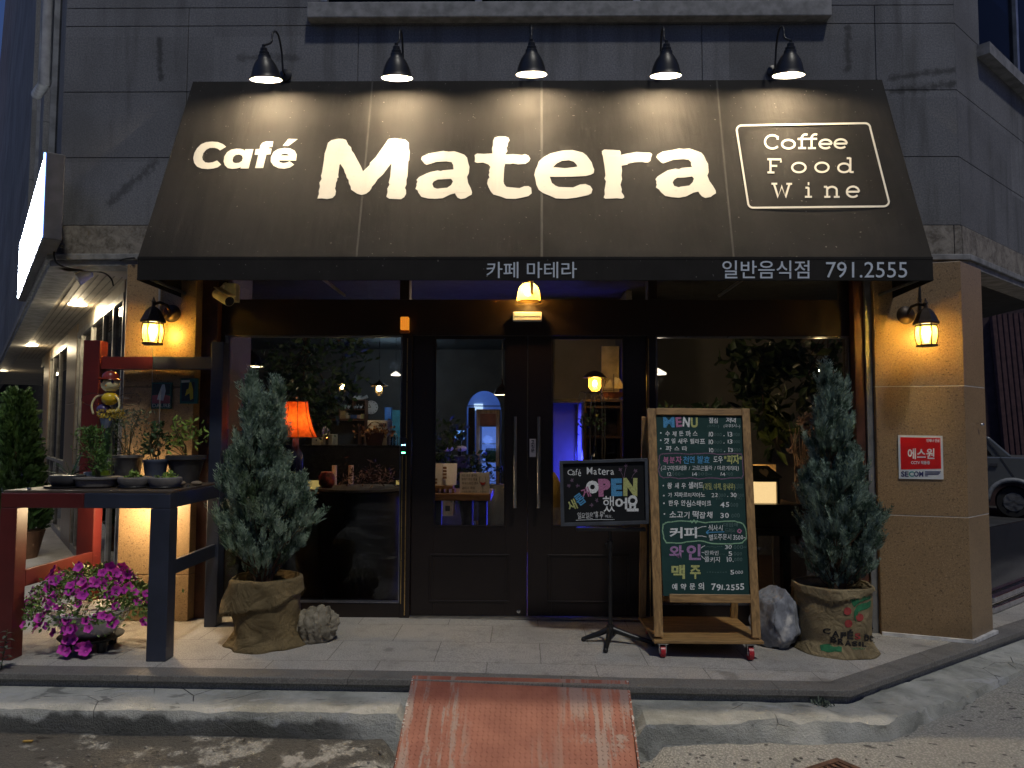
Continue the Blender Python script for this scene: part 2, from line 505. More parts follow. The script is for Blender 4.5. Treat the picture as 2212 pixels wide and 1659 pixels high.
def m_concrete():
    b = NB("worn_concrete")
    n1 = b.noise(3.2, 7, 0.62); n2 = b.noise(38, 5, 0.7); n3 = b.noise(9, 4, 0.6, b.map((0.4, 1, 1)), 0.7)
    col = b.mix(b.ramp(n1, 0.32, 0.68), (0.27, 0.278, 0.25), (0.52, 0.525, 0.49))
    col = b.mix(b.math('MULTIPLY', b.ramp(n2, 0.55, 0.75), 0.45), col, (0.46, 0.46, 0.44))
    col = b.mix(b.math('MULTIPLY', b.ramp(n3, 0.60, 0.66), 0.5), col, (0.52, 0.53, 0.55))
    col = b.mix(b.math('MULTIPLY', b.ramp(n3, 0.40, 0.33), 0.55), col, (0.08, 0.085, 0.08))
    cr = b.voro(3.1, None, 'DISTANCE_TO_EDGE')
    crack = b.math('MULTIPLY', b.ramp(cr.outputs['Distance'], 0.010, 0.0), b.ramp(b.noise(1.9, 2), 0.60, 0.68))
    col = b.mix(b.math('MULTIPLY', crack, 0.85), col, (0.03, 0.03, 0.03))
    for (p, q, w, a, c_) in KMARKS: col = b.mix(b.seg(p, q, w, a), col, c_)
    # the foot of the kerb left of the ramp stands wet
    x, y, z = b.sep()
    wet = b.math('MULTIPLY', b.ramp(b.math('ADD', z, b.math('MULTIPLY', b.noise(4.2, 4, 0.6, b.map((1, 1, 0.1))), 0.17)), -0.03, -0.06), b.ramp(x, -0.75, -0.95))
    col = b.mix(b.math('MULTIPLY', wet, 0.8), col, (0.03, 0.03, 0.027))
    ro = b.math('SUBTRACT', 0.85, b.math('MULTIPLY', wet, 0.45))
    h = b.math('SUBTRACT', b.math('ADD', b.math('MULTIPLY', n2, 1.6), b.math('ADD', b.math('MULTIPLY', n1, 2.0), b.noise(120, 3, .8))), b.math('MULTIPLY', crack, 3.0))
    return b.set(col, ro, 0, 0.3, h, 0.85, 0.010)
M_CONC = m_concrete()

def m_road():
    b = NB("asphalt_road")
    vor = b.voro(75); ag = b.noise(150, 3, 0.8); big = b.noise(1.1, 5); med = b.noise(5.5, 5, 0.6)
    col = b.mix(b.ramp(vor.outputs['Distance'], 0.15, 0.6), (0.46, 0.45, 0.41), (0.22, 0.22, 0.20))
    col = b.mix(b.math('MULTIPLY', b.ramp(ag, 0.35, 0.7), 0.6), col, (0.52, 0.51, 0.465))
    col = b.mix(b.math('MULTIPLY', b.ramp(big, 0.4, 0.65), 0.45), col, (0.27, 0.27, 0.25))
    spots = b.math('MULTIPLY', b.ramp(b.noise(26, 1, 0.3, b.map((0.6, 1, 1))), 0.68, 0.72), 0.85)
    col = b.mix(spots, col, (0.045, 0.045, 0.045))
    col = b.mix(b.math('MULTIPLY', b.ramp(med, 0.60, 0.68), 0.5), col, (0.42, 0.41, 0.38))
    x, y, z = b.sep()
    # water run down from the flower pots on the left
    edge = b.math('ADD', x, b.math('MULTIPLY', b.math('SUBTRACT', b.noise(2.4, 4), 0.5), 1.6))
    wet = b.math('MULTIPLY', b.ramp(edge, -0.35, -0.6), b.ramp(b.math('ADD', med, b.math('MULTIPLY', b.noise(1.9, 2), .6)), 0.92, 0.84))
    col = b.mix(b.math('MULTIPLY', wet, 0.78), col, (0.032, 0.027, 0.02))
    ro = b.math('SUBTRACT', 0.88, b.math('MULTIPLY', wet, 0.56))
    return b.set(col, ro, 0, 0.45, b.math('ADD', b.math('MULTIPLY', vor.outputs['Distance'], -1.0), b.math('MULTIPLY', ag, 1.6)), 0.9, 0.006)
M_ROAD = m_road()

M_FRAME = mat("dark_brown_paint", (0.0115, 0.0068, 0.006), 0.38, 0, 0.15, 6)
M_FRAME2 = mat("rust_brown_paint", (0.075, 0.028, 0.016), 0.5, 0, 0.35, 8)
M_BLACK = mat("black_metal", (0.012, 0.012, 0.013), 0.42, 0.0, 0.2)
M_STEEL = mat("brushed_steel", (0.60, 0.59, 0.57), 0.24, 1.0, 0.1, 30)
M_BRASS = mat("worn_brass_strip", (0.62, 0.42, 0.16), 0.3, 1.0, 0.2)
M_WHITE = mat("white_plastic", (0.72, 0.72, 0.70), 0.45, 0, 0.06)
M_GLASS = glass("window_pane")
M_SOFFIT = mat("cream_soffit_panel", (0.30, 0.26, 0.20), 0.6, 0, 0.15, 3)
M_LEDGE = mat("pale_stone_ledge", (0.21, 0.21, 0.21), 0.7, 0, 0.3, 12, bump=0.2)

# ------------------------------------------------------------------ ground, kerb, platform
LD = Vector((-0.588, 0.809, 0)); LN = Vector((-0.809, -0.588, 0))      # left wing: run and outward normal
RD = Vector((0.743, 0.669, 0)); RN = Vector((0.669, -0.743, 0))
CL = Vector((at(133, 300, 0).x, 0, 0)); CR = Vector((at(2070, 300, 0).x, 0, 0))

o1 = onf(42, 1455); o2 = onf(890, 1468); o3 = onf(1363, 1483); o4 = onf(1838, 1492); o5 = onf(2212, 1362)
o1.z = o2.z = o3.z = o4.z = o5.z = 0
dl = (o1 - o2).normalized(); dr = (o5 - o4).normalized()
OUT = [o1 + dl * 4.5, o1, o2, o3, o4, o4 + dr * 7]
def shifted(path, d):
    res = []
    for i, p in enumerate(path):
        a = (path[i] - path[i - 1]).normalized() if i > 0 else None
        b = (path[i + 1] - path[i]).normalized() if i < len(path) - 1 else None
        na = Vector((-a.y, a.x, 0)) if a is not None else None
        nb = Vector((-b.y, b.x, 0)) if b is not None else None
        if na is None: n = nb
        elif nb is None: n = na
        else:
            n = (na + nb).normalized(); n = n / max(0.5, n.dot(na))
        res.append(p + n * d)
    return res
INN = shifted(OUT, 0.15)      # towards the building
def zz(p, dz): return Vector((p.x, p.y, zf(p.x) + dz))
def strip(mb, A, B, za, zb, thick):
    """a closed slab between two paths"""
    n = len(A); vs = []
    for P, z in ((A, za), (B, zb)):
        for p in P: vs.append(zz(p, z))
    for P, z in ((A, za), (B, zb)):
        for p in P: vs.append(zz(p, z - thick))
    fs = []
    for i in range(n - 1):
        fs += [(i, i + 1, n + i + 1, n + i), (2 * n + i, 3 * n + i, 3 * n + i + 1, 2 * n + i + 1),
               (i, 2 * n + i, 2 * n + i + 1, i + 1), (n + i, n + i + 1, 3 * n + i + 1, 3 * n + i)]
    fs += [(0, n, 3 * n, 2 * n), (n - 1, 3 * n - 1, 4 * n - 1, 2 * n - 1)]
    mb.add(vs, fs)
def dens(path, step):
    res = [path[0]]
    for a, b in zip(path, path[1:]):
        k = max(1, int((b - a).length / step))
        for i in range(1, k + 1): res.append(a.lerp(b, i / k))
    return res

mb = MB()     # platform field, one sheet from the edge course back under the building
Y1 = 10.0
nx = [-8.5, -6, -4.5, -3.2, -2.4, -1.2, 0.0, 0.8, 1.6, 2.4]
front = INN[:-1]
back = [Vector((p.x, 0.2, 0)) for p in front]
vs = [zz(p, -0.001) for p in front] + [zz(p, 0) for p in back] + [zz(Vector((p.x, Y1, 0)), 0) for p in front]
n = len(front); fs = []
for i in range(n - 1):
    fs += [(i, i + 1, n + i + 1, n + i), (n + i, n + i + 1, 2 * n + i + 1, 2 * n + i)]
mb.add(vs, fs)
e0, e1 = INN[-2], INN[-1]
mb.add([zz(e0, -0.001), zz(e1, -0.001), zz(Vector((e1.x, Y1, 0)), 0), zz(Vector((e0.x, Y1, 0)), 0)], [(0, 1, 2, 3)])
tag(mb.build("platform_paving", M_PAVE), kind='structure')
mb = MB(); strip(mb, OUT, INN, 0.0, 0.0, 0.035)
tag(mb.build("platform_edge_paving", M_PAVE_EDGE, bevel=0.004), kind='structure')
mb = MB(); strip(mb, shifted(OUT, 0.03), shifted(OUT, 0.14), -0.04, -0.04, 0.3)
tag(mb.build("platform_riser_kerb", M_PAVE_SIDE), kind='structure')

r_x0, r_x1 = onf(889, 1460).x - .03, onf(1360, 1470).x + .03
# worn concrete kerb along the platform
rk = random.Random(3)
A = dens(shifted(OUT, 0.028), 0.05); Bp = dens(shifted(OUT, -0.02), 0.05)
A = dens(OUT, 0.045)
prof = [(0.03, -0.075), (-0.05, -0.082), (-0.12, -0.086), (-0.19, -0.092), (-0.222, -0.104), (-0.235, -0.135), (-0.245, -0.18), (-0.252, -0.24), (-0.26, -0.32)]
rows = [dens(shifted(OUT, d), 0.045) for d, _ in prof]
m_ = min(len(r) for r in rows)
def resamp(path, k):
    P = [np.array(p) for p in path]; S = np.concatenate([[0], np.cumsum([np.linalg.norm(P[i + 1] - P[i]) for i in range(len(P) - 1)])])
    t = np.linspace(0, S[-1], k); A_ = np.array(P)
    return [Vector((np.interp(q, S, A_[:, 0]), np.interp(q, S, A_[:, 1]), 0)) for q in t]
# sample each row segment by segment so that the corners stay matched
def rowpts(d):
    sh = shifted(OUT, d); res = []
    for i in range(len(sh) - 1):
        k = max(2, int((OUT[i + 1] - OUT[i]).length / 0.04))
        for j in range(k): res.append(sh[i].lerp(sh[i + 1], j / k))
    res.append(sh[-1]); return res
rows = [rowpts(d) for d, _ in prof]
vs = []; fs = []; k = len(rows[0])
for (d, z), row in zip(prof, rows):
    for p in row:
        dist = (p - o4).length
        rough = 0.010 + 0.024 * max(0, 1 - abs(dist - 0.35) / 0.75)          # the broken corner
        q = noise.fractal(Vector((p.x * 4.6, p.y * 4.6, z * 6)), 0.75, 2.2, 6) * rough
        blk = noise.noise(Vector((p.x * 7.0 + 3, p.y * 7.0, z * 7))) * (0.022 if dist < 0.8 and d < -0.1 else 0.0)
        out = q * 1.2 + blk 
        n_ = Vector((p.x, p.y - 0.4, 0)).normalized() * 0
        under = .06 if r_x0 < p.x < r_x1 and d < -.05 else 0
        vs.append(Vector((p.x, p.y + out, zf(p.x) + z - under + (q * 0.8 if d < 0 else 0) + (0.02 * max(0, 1 - dist / 0.8) if d < 0.02 else 0))))
for i in range(len(rows) - 1):
    for j in range(k - 1):
        fs.append((i * k + j, (i + 1) * k + j, (i + 1) * k + j + 1, i * k + j + 1))
tag(MB().add(vs, fs).build("concrete_kerb", M_CONC, smooth=True, auto=24), kind='structure')

# road: one sheet, fine near the camera, reaching far out
def road_z(x, y):
    d = max(0.0, -1.55 - y)
    z = -0.215 - 0.12 * min(1.0, d / 1.0) - (0.06 if r_x0 - .05 < x < r_x1 + .05 and y < -1.4 else 0.0)
    return z + 0.012 * noise.fractal(Vector((x * 1.3, y * 1.3, 0)), 1.0, 2.0, 4) + 0.004 * noise.noise(Vector((x * 9, y * 9, 3)))
xs = [-60, -25, -12] + [(-7 + 0.07 * i) for i in range(201)] + [12, 25, 60]
ys = [-60, -20, -8] + [(-5.0 + 0.06 * i) for i in range(92)] + [3, 8, 20, 60]
vs = [(x, y, road_z(x, y) if abs(x) < 9 and -6 < y < 1 else -0.30) for y in ys for x in xs]
w = len(xs)
fs = [(j * w + i, j * w + i + 1, (j + 1) * w + i + 1, (j + 1) * w + i) for j in range(len(ys) - 1) for i in range(w - 1)]
tag(MB().add(vs, fs).build("road", M_ROAD, smooth=True), kind='structure')

# unseen buildings added across the street to block low sky from panes and wall
tag(MB().box(-26, 22, -17.5, -16, -.6, 7.5).box(-26, -12, -15.9, -14, -.6, 10).box(-27, -25, -13.9, 4, -.6, 11).build("opposite_sky_block", mat("unlit_render", (.06, .06, .06), .9)), kind='structure')

tag(MB().add([(4.6, 1.3, -.27), (30, 1.3, -.27), (30, 30, -.27), (4.6, 30, -.27)], [(0, 1, 2, 3)]).build("side_road", mat("shade_toned_asphalt", (.035, .035, .035), .7, 0, .4, 3)), kind='structure')  # dark sheet laid over the road; the shade there is in its colour
gr_ = random.Random(41); mb = MB()
for _ in range(420):
    x, y = gr_.uniform(-3.2, 3.4), -1.66 - abs(gr_.gauss(0, .3)); r = gr_.uniform(.003, .010)
    if r_x0 - .05 < x < r_x1 + .05: continue
    mb.lathe([(.001, 0), (r, r * .3), (r * .7, r * .9), (.001, r * 1.1)], (x, y, road_z(x, y)), 5, None, False)
tag(mb.build("gravel", mat("loose_grit", (.22, .21, .19), .9, 0, .5, 30)), kind='stuff')

# ------------------------------------------------------------------ the building
bld = thing("corner_building", "grey stone corner building with tan granite pillars behind the dark awning", "building", (0, 0.1, 0))
ZTOP = 5.4
zj = [at(260, y, 0).z for y in (487, 341, 199, 57)]
zf1 = zj[0]                        # top of the brown frieze
zf0 = at(200, 552, 0).z            # frieze bottom / ledge top
zl0 = zf0 - 0.085                  # ledge bottom
x400 = at(400, 300, 0).x
G = 0.0022
def panels(mb, P0, D, N, L, zlist, cuts, depth=0.12, holes=()):
    """stone panels with open joints on a wall through P0 along D, outward normal N"""
    for za, zb in zip(zlist, zlist[1:]):
        for a, b in zip(cuts, cuts[1:]):
            if any(a >= h[0] - .01 and b <= h[1] + .01 and za >= h[2] - .01 and zb <= h[3] + .01 for h in holes): continue
            c = P0 + D * ((a + b) / 2) - N * (depth / 2)
            mb.obox((c.x, c.y, (za + zb) / 2), D * ((b - a) / 2 - G), N * (depth / 2), Vector((0, 0, (zb - za) / 2 - G)))
xl, xr = CL.x, CR.x
cuts = [xl] + [x for x in [x400 + 1.265 * k for k in range(-2, 6)] if xl + 0.1 < x < xr - 0.1] + [xr]
winx0, winx1, winz = at(690, 10, 0).x, at(1735, 10, 0).x, at(1200, 14, 0).z
zs = zj + [ZTOP]
mb = MB()
X = Vector((1, 0, 0)); NY = Vector((0, -1, 0))
cu0 = [c for c in cuts]
panels(mb, Vector((0, 0, 0)), X, NY, 0, zj, cuts)
# top row stops under the upper window
zr = [zj[-1], winz]
panels(mb, Vector((0, 0, 0)), X, NY, 0, zr, cuts)
panels(mb, Vector((0, 0, 0)), X, NY, 0, [winz, ZTOP], [xl, winx0])
panels(mb, Vector((0, 0, 0)), X, NY, 0, [winz, ZTOP], [winx1, xr])
lc = [0.0, 0.34, 1.15, 1.95, 2.9, 4.2, 6.0, 9.0]
# left wing: a pier at the corner, then tall recessed windows
ZW = 16.0
panels(mb, CL, LD, LN, 0, zj + [ZTOP, 8, 12, ZW], [0.0, 0.42])
panels(mb, CL, LD, LN, 0, zj[:2], [0.42, 1.5, 2.6, 4.2, 6.5, 9.0, 13, 18, 30, 45])
panels(mb, CL, LD, LN, 0, zj[1:] + [ZTOP, 8, 12, ZW], [2.15, 2.62])
panels(mb, CL, LD, LN, 0, zj[1:] + [ZTOP, 8, 12, ZW], [4.3, 6.0, 9.0, 13, 18, 30, 45])
panels(mb, CR, RD, RN, 0, zj, [0.0, 1.4, 2.8, 4.6, 7.0])
panels(mb, CR, RD, RN, 0, [zj[-1], ZTOP, 8], [0.0, 0.52])
mb.build("wall", M_STONE, bld, bevel=0.003)
mb = MB()     # the joints seen between panels
mb.box(xl + .05, xr - .05, 0.012, 0.3, zf0 + 0.01, winz - .03)
mb.box(xl + .05, winx0 - .01, 0.012, 0.3, winz - .03, ZTOP); mb.box(winx1 + .01, xr - .05, 0.012, 0.3, winz - .03, ZTOP)
for P0, D, N, segs in ((CL, LD, LN, [(0.03, 45, zf0 + .01, zj[1] - .01), (0.03, .40, zj[1] - .01, ZW), (2.17, 2.6, zj[1] - .01, ZW), (4.32, 45, zj[1] - .01, ZW)]),
                       (CR, RD, RN, [(0.03, 7, zf0 + .01, zj[-1] - .01), (0.03, .5, zj[-1] - .01, ZTOP)])):
    for a, b_, za, zb in segs:
        c = P0 + D * ((a + b_) / 2) - N * 0.16
        mb.obox((c.x, c.y, (za + zb) / 2), D * ((b_ - a) / 2), N * 0.14, Vector((0, 0, (zb - za) / 2)))
mb.build("wall_backing", mat("joint_mortar", (0.14, 0.14, 0.14), 0.9), bld)  # plain grey mortar behind the open joints
# frieze and ledge round the three sides
mb = MB(); ml = MB(); m2 = MB()
for P0, D, N, L, e0_, e1_ in ((Vector((xl, 0, 0)), X, NY, xr - xl, 0, 0), (CL, LD, LN, 30.0, 0, 0), (CR, RD, RN, 7.0, 0, 0)):
    k = 1.3
    a = 0.0
    while a < L - 0.02:
        b_ = min(a + k, L); c = P0 + D * ((a + b_) / 2) - N * 0.05
        mb.obox((c.x, c.y, (zf0 + zf1) / 2), D * ((b_ - a) / 2 - 0.002), N * 0.058, Vector((0, 0, (zf1 - zf0) / 2 - 0.003))); a = b_
    c = P0 + D * (L / 2) - N * 0.05
    ml.obox((c.x, c.y, zf0 - 0.022), D * (L / 2 + 0.022), N * 0.115, Vector((0, 0, 0.022)))
    m2.obox((c.x, c.y, zf0 - 0.066), D * (L / 2 + 0.012), N * 0.095, Vector((0, 0, 0.0215)))
mb.build("frieze", M_FRIEZE, bld, bevel=0.004)
led = ml.build("ledge", M_LEDGE, bld, bevel=0.006); m2.build("ledge_moulding", M_LEDGE, led, bevel=0.004)

# upper window over the awning
wf = MB().box(winx0 - .02, winx1 + .02, 0.03, 0.12, winz + 0.005, winz + 0.06).box(winx0 - .02, winx0 + .05, 0.03, 0.12, winz + .06, ZTOP).box(winx1 - .05, winx1 + .02, 0.03, 0.12, winz + .06, ZTOP)
for q in (0.33, 0.66):
    xx = winx0 + (winx1 - winx0) * q; wf.box(xx - .025, xx + .025, 0.04, 0.11, winz + .06, ZTOP)
wf = wf.build("upper_window", mat("grey_aluminium", (0.25, 0.26, 0.28), 0.4, 0.6), bld, bevel=0.004)
MB().box(winx0 + .05, winx1 - .05, 0.07, 0.08, winz + .06, ZTOP).build("pane", glass("dark_window_pane", (0.12, 0.13, 0.15), 1.5, .25), wf)
sz0 = at(1200, 49, 0).z; sx0, sx1 = at(664, 40, -.06).x, at(1795, 40, -.06).x
MB().box(sx0, sx1, -0.085, 0.02, sz0, winz - 0.004).build("window_sill", M_LEDGE, wf, bevel=0.008)
MB().box(winx0 - .1, winx1 + .1, 0.32, 0.36, winz - .1, ZTOP).build("blind", mat("upper_room_dark", (0.05, 0.05, 0.055), 0.9), wf)
# windows of the wings (dark, set back)
def wing_window(P0, D, N, a, b_, z0, z1, nm="wing_window"):
    q = MB(); 
    def bx(t0, t1, d0, d1, za, zb, t=q):
        c = P0 + D * ((t0 + t1) / 2) - N * ((d0 + d1) / 2)
        t.obox((c.x, c.y, (za + zb) / 2), D * ((t1 - t0) / 2), N * ((d1 - d0) / 2), Vector((0, 0, (zb - za) / 2)))
    bx(a, a + .06, .05, .16, z0 + .06, z1); bx(b_ - .06, b_, .05, .16, z0 + .06, z1); bx(a, b_, .05, .16, z0, z0 + .06); m_ = (a + b_) / 2; bx(m_ - .03, m_ + .03, .07, .14, z0 + .06, z1)
    w_ = q.build(nm, mat("grey_aluminium", (0.25, 0.26, 0.28)), bld)
    g_ = MB(); bx(a + .06, b_ - .06, .10, .11, z0 + .06, z1, g_); g_.build("pane", glass("dark_window_pane"), w_)
    g_ = MB(); bx(a - .2, b_ + .2, .32, .35, z0 - .1, z1, g_); g_.build("blind", mat("upper_room_dark", (0.05, 0.05, 0.055)), w_)
wing_window(CL, LD, LN, 0.43, 2.14, zj[1], 9.0)
wing_window(CL, LD, LN, 2.63, 4.29, zj[1], 9.0)
wing_window(CR, RD, RN, 0.53, 3.0, zj[-1] - .02, ZTOP)
MB().bar(CR + RD * .45 + RN * .03 + Vector((0, 0, zj[-1] - .06)), CR + RD * 3.1 + RN * .03 + Vector((0, 0, zj[-1] - .06)), .09, .12, RN).build("window_sill", M_LEDGE, bld)

# left soffit, its pillars and shop glass set back under it
GP = Vector((-3.09, 0.44, 0))                                   # a point on the set-back glass line
zs_ = zl0 + 0.012
sof = MB().prism([CL + LN * .04 + Vector((0, 0, zs_)), CL + LN * .04 + LD * 18 + Vector((0, 0, zs_)), CL - LN * 1.2 + LD * 18 + Vector((0, 0, zs_)), CL - LN * 1.2 + LD * .3 + Vector((0, 0, zs_)), Vector((xl + .5, .3, zs_)), Vector((xl + .5, 0.02, zs_))], (0, 0, 0.05))
so = sof.build("soffit", M_SOFFIT, bld)
sl = MB()
for k in range(1, 12):
    a = CL - LN * (0.02 + 0.055 * k)
    sl.bar(a + LD * 0.2 + Vector((0, 0, zs_ - .002)), a + LD * 8.9 + Vector((0, 0, zs_ - .002)), 0.006, 0.006, Vector((0, 0, 1)))
sl.build("soffit_groove", mat("soffit_groove_dark", (0.12, 0.1, 0.08)), so)

lanternX0, lanternX1 = at(271, 700, -0.10).x, at(423, 700, -0.10).x
def granite_block(mb, pts, z0, z1, cutsz):
    """a granite-clad post over the footprint pts, with open joints at the given heights"""
    zz_ = [z0] + sorted(c for c in cutsz if z0 < c < z1) + [z1]
    for a, b_ in zip(zz_, zz_[1:]):
        mb.prism([(p[0], p[1], a + 0.002) for p in pts], (0, 0, b_ - a - 0.004))
jz = [at(1990, 833, -.2).z, at(2000, 1117, -.2).z]
mb = MB()
granite_block(mb, [(lanternX0, -0.10), (lanternX1, -0.10), (lanternX1, 0.3), (lanternX0 + .10, 0.3)], 0.0, zl0, [at(300, 836, -.1).z, .32])
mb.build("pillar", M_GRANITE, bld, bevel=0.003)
MB().prism([(lanternX0 - .045, -0.02, 0), (lanternX0 - .002, -0.09, 0), (lanternX0 + .09, .3, 0), (lanternX0 - .06, .34, 0)], (0, 0, zl0)).build("pillar_return", mat("grey_metal_cladding", (0.2, 0.2, 0.2), 0.45, .3), bld)
pr0 = at(1890, 800, -0.06); prc = at(2083, 833, -0.22)
q0 = (pr0.x, -0.06); q1 = (prc.x, -0.22); q2 = (prc.x + .30, 0.05); q3 = (prc.x + .22, .32); q4 = (pr0.x, .3)
mb = MB(); granite_block(mb, [q0, q1, q2, q3, q4], zf(3.0) - .01, zl0, jz)
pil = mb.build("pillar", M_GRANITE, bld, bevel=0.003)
mj = MB()      # pale grout in the open joints
for z in jz: mj.prism([(q0[0] - .0, q0[1] + .002, z - .003), (q1[0], q1[1] + .002, z - .003), (q2[0] - .002, q2[1], z - .003), (q3[0], q3[1], z - .003), (q4[0], q4[1], z - .003)], (0, 0, .006))
mj.build("pillar_grout", mat("pale_grout", (0.5, 0.48, 0.44), 0.8), pil)
mj = MB(); a, b_, c_ = Vector((*q0, zf(2.6) + .012)), Vector((*q1, zf(3.0) + .012)), Vector((*q2, zf(3.1) + .012))
mj.bar(a + Vector((0, -.008, 0)), b_ + Vector((.01, -.008, 0)), .03, .022, Vector((0, 0, 1))); mj.bar(b_ + Vector((.008, 0, 0)), c_ + Vector((.02, 0, 0)), .03, .022, Vector((0, 0, 1)))
mj.build("mortar_bead", mat("white_mortar", (0.6, 0.6, 0.6), 0.8, bump=.4), pil)
# wing pillars on the left
for (a, b_) in ((3.75, 4.75), (7.3, 8.3)):
    mb = MB()
    p = [GP + LD * (a - .5) + LN * .03, GP + LD * (b_ - .5) + LN * .03, GP + LD * (b_ - .5) - LN * .35, GP + LD * (a - .5) - LN * .35]
    granite_block(mb, [(q.x, q.y) for q in p], 0, zs_, [at(300, 836, -.1).z])
    mb.build("wing_pillar", M_GRANITE, bld, bevel=0.003)
fr = MB()
def wbar(t, d, z0, z1, wd=.05, dp=.05, mbq=None):
    c = GP + LD * t - LN * d
    (mbq or fr).obox((c.x, c.y, (z0 + z1) / 2), LD * wd / 2, LN * dp / 2, Vector((0, 0, (z1 - z0) / 2)))
gt = 2.36
for t in (0.12, 0.62, 1.2, 2.05, 2.9, 3.22, 4.3, 5.3, 6.2, 6.78, 7.9): wbar(t, 0, 0, gt)
for (z0, z1) in ((gt, gt + .06), (0.0, 0.08), (0.9, .94)):
    c = GP + LD * 4.3; fr.obox((c.x, c.y, (z0 + z1) / 2), LD * 4.2, LN * 0.028, Vector((0, 0, (z1 - z0) / 2)))
ws = fr.build("wing_shopfront", mat("pale_aluminium", (0.28, 0.27, 0.25), 0.4, .5), bld)
c = GP + LD * 4.3; MB().obox((c.x, c.y, 1.2), LD * 4.2, LN * 0.004, Vector((0, 0, 1.16))).build("pane", glass("dark_shop_pane", (0.35, 0.35, 0.36)), ws)
c = GP + LD * 4.3; MB().obox((c.x, c.y, (gt + zs_) / 2 + .03), LD * 4.2, LN * 0.02, Vector((0, 0, (zs_ - gt) / 2 - .03))).build("head_panel", M_SOFFIT, ws)

# shop front ---------------------------------------------------------------
FY = 0.06                                                 # face of the timber front
fx0, fx1 = lanternX1, pr0.x
def X0(u, v=1000): return at(u, v, FY).x
def Z0(v, u=1100): return at(u, v, FY).z
zb1, zb0, zb2 = Z0(647), Z0(725), Z0(701)
sf = MB()
xa, xb, xc, xd, xe, xf_ = X0(481, 900), X0(868, 900), X0(889, 900), X0(1399, 900), X0(1417, 900), X0(1838, 900)
sf.box(fx0 + .12, fx1 - .12, FY, FY + .12, zb0, zb1)                    # beam
sf.box(fx0 + .12, xa, FY, FY + .12, -.08, zb0)
sf.box(xf_, fx1 - .12, FY, FY + .12, -.08, zb0)
sf.box(xb, xc, FY - .01, FY + .13, -.08, zb0); sf.box(xd, xe, FY - .01, FY + .13, -.08, zb0)
zw0, zw1 = Z0(1303, 760), Z0(1330, 760)
sf.box(xa, xb, FY, FY + .12, -.08, zw0); sf.box(xe, xf_, FY, FY + .12, -.08, zw0)
sf.box(xc, xd, FY + .02, FY + .12, zb2, zb0)                           # door head
for u in (872, 1408): sf.box(X0(u - 8, 620), X0(u + 12, 620), FY, FY + .12, zb1, zf1)
sf.box(fx0 + .12, fx0 + .16, FY, FY + .1, zb1, zf1); sf.box(fx1 - .16, fx1 - .12, FY, FY + .1, zb1, zf1)
front_o = sf.build("shopfront", M_FRAME, bld, bevel=0.003)
MB().box(fx0, fx0 + .118, 0.0, .2, -.02, zf1).build("corner_post", M_FRAME2, front_o, bevel=.004)
MB().box(fx1 - .118, fx1 - .05, -0.01, .2, -.09, zf1).build("corner_post", M_FRAME2, front_o, bevel=.004)
MB().box(fx1 - .048, fx1 - .002, -.03, .15, -.09, zf1).build("metal_strip", mat("grey_metal_cladding", (0.2, 0.2, 0.2)), front_o)
MB().box(xa - .005, xb + .005, FY + .05, FY + .058, zw0 - .005, zb0 + .005).build("pane", M_GLASS, front_o)
MB().box(xe - .005, xf_ + .005, FY + .05, FY + .058, zw0 - .005, zb0 + .005).build("pane", M_GLASS, front_o)
MB().box(fx0 + .13, fx1 - .13, FY + .05, FY + .058, zb1 - .005, zf1).build("transom_pane", M_GLASS, front_o)
br = MB()
br.box(xb + .006, xb + .012, FY - .013, FY - .011, .1, 1.2); br.box(X0(877, 1000) , X0(877, 1000) + .006, FY - .016, FY - .0105, .02, 2.0)
br.box(X0(1401, 1000), X0(1401, 1000) + .006, FY - .016, FY - .0105, .02, 2.0)
br.build("brass_strip", M_BRASS, front_o)
st = MB()
M_BEAD = mat("bead_metal", (0.22, 0.22, 0.25), 0.3, .8)
for a_, b2 in ((xa, xb), (xe, xf_)):
    st = MB()
    for xx in (a_ + .004, b2 - .012): st.box(xx, xx + .008, FY - .004, FY + .049, zw0 + .004, zb0 - .003)
    st.box(a_ + .014, b2 - .014, FY - .004, FY + .049, zb0 - .012, zb0 - .004); st.box(a_ + .014, b2 - .014, FY - .004, FY + .049, zw0 + .003, zw0 + .011)
    st.build("glazing_bead", M_BEAD, front_o)
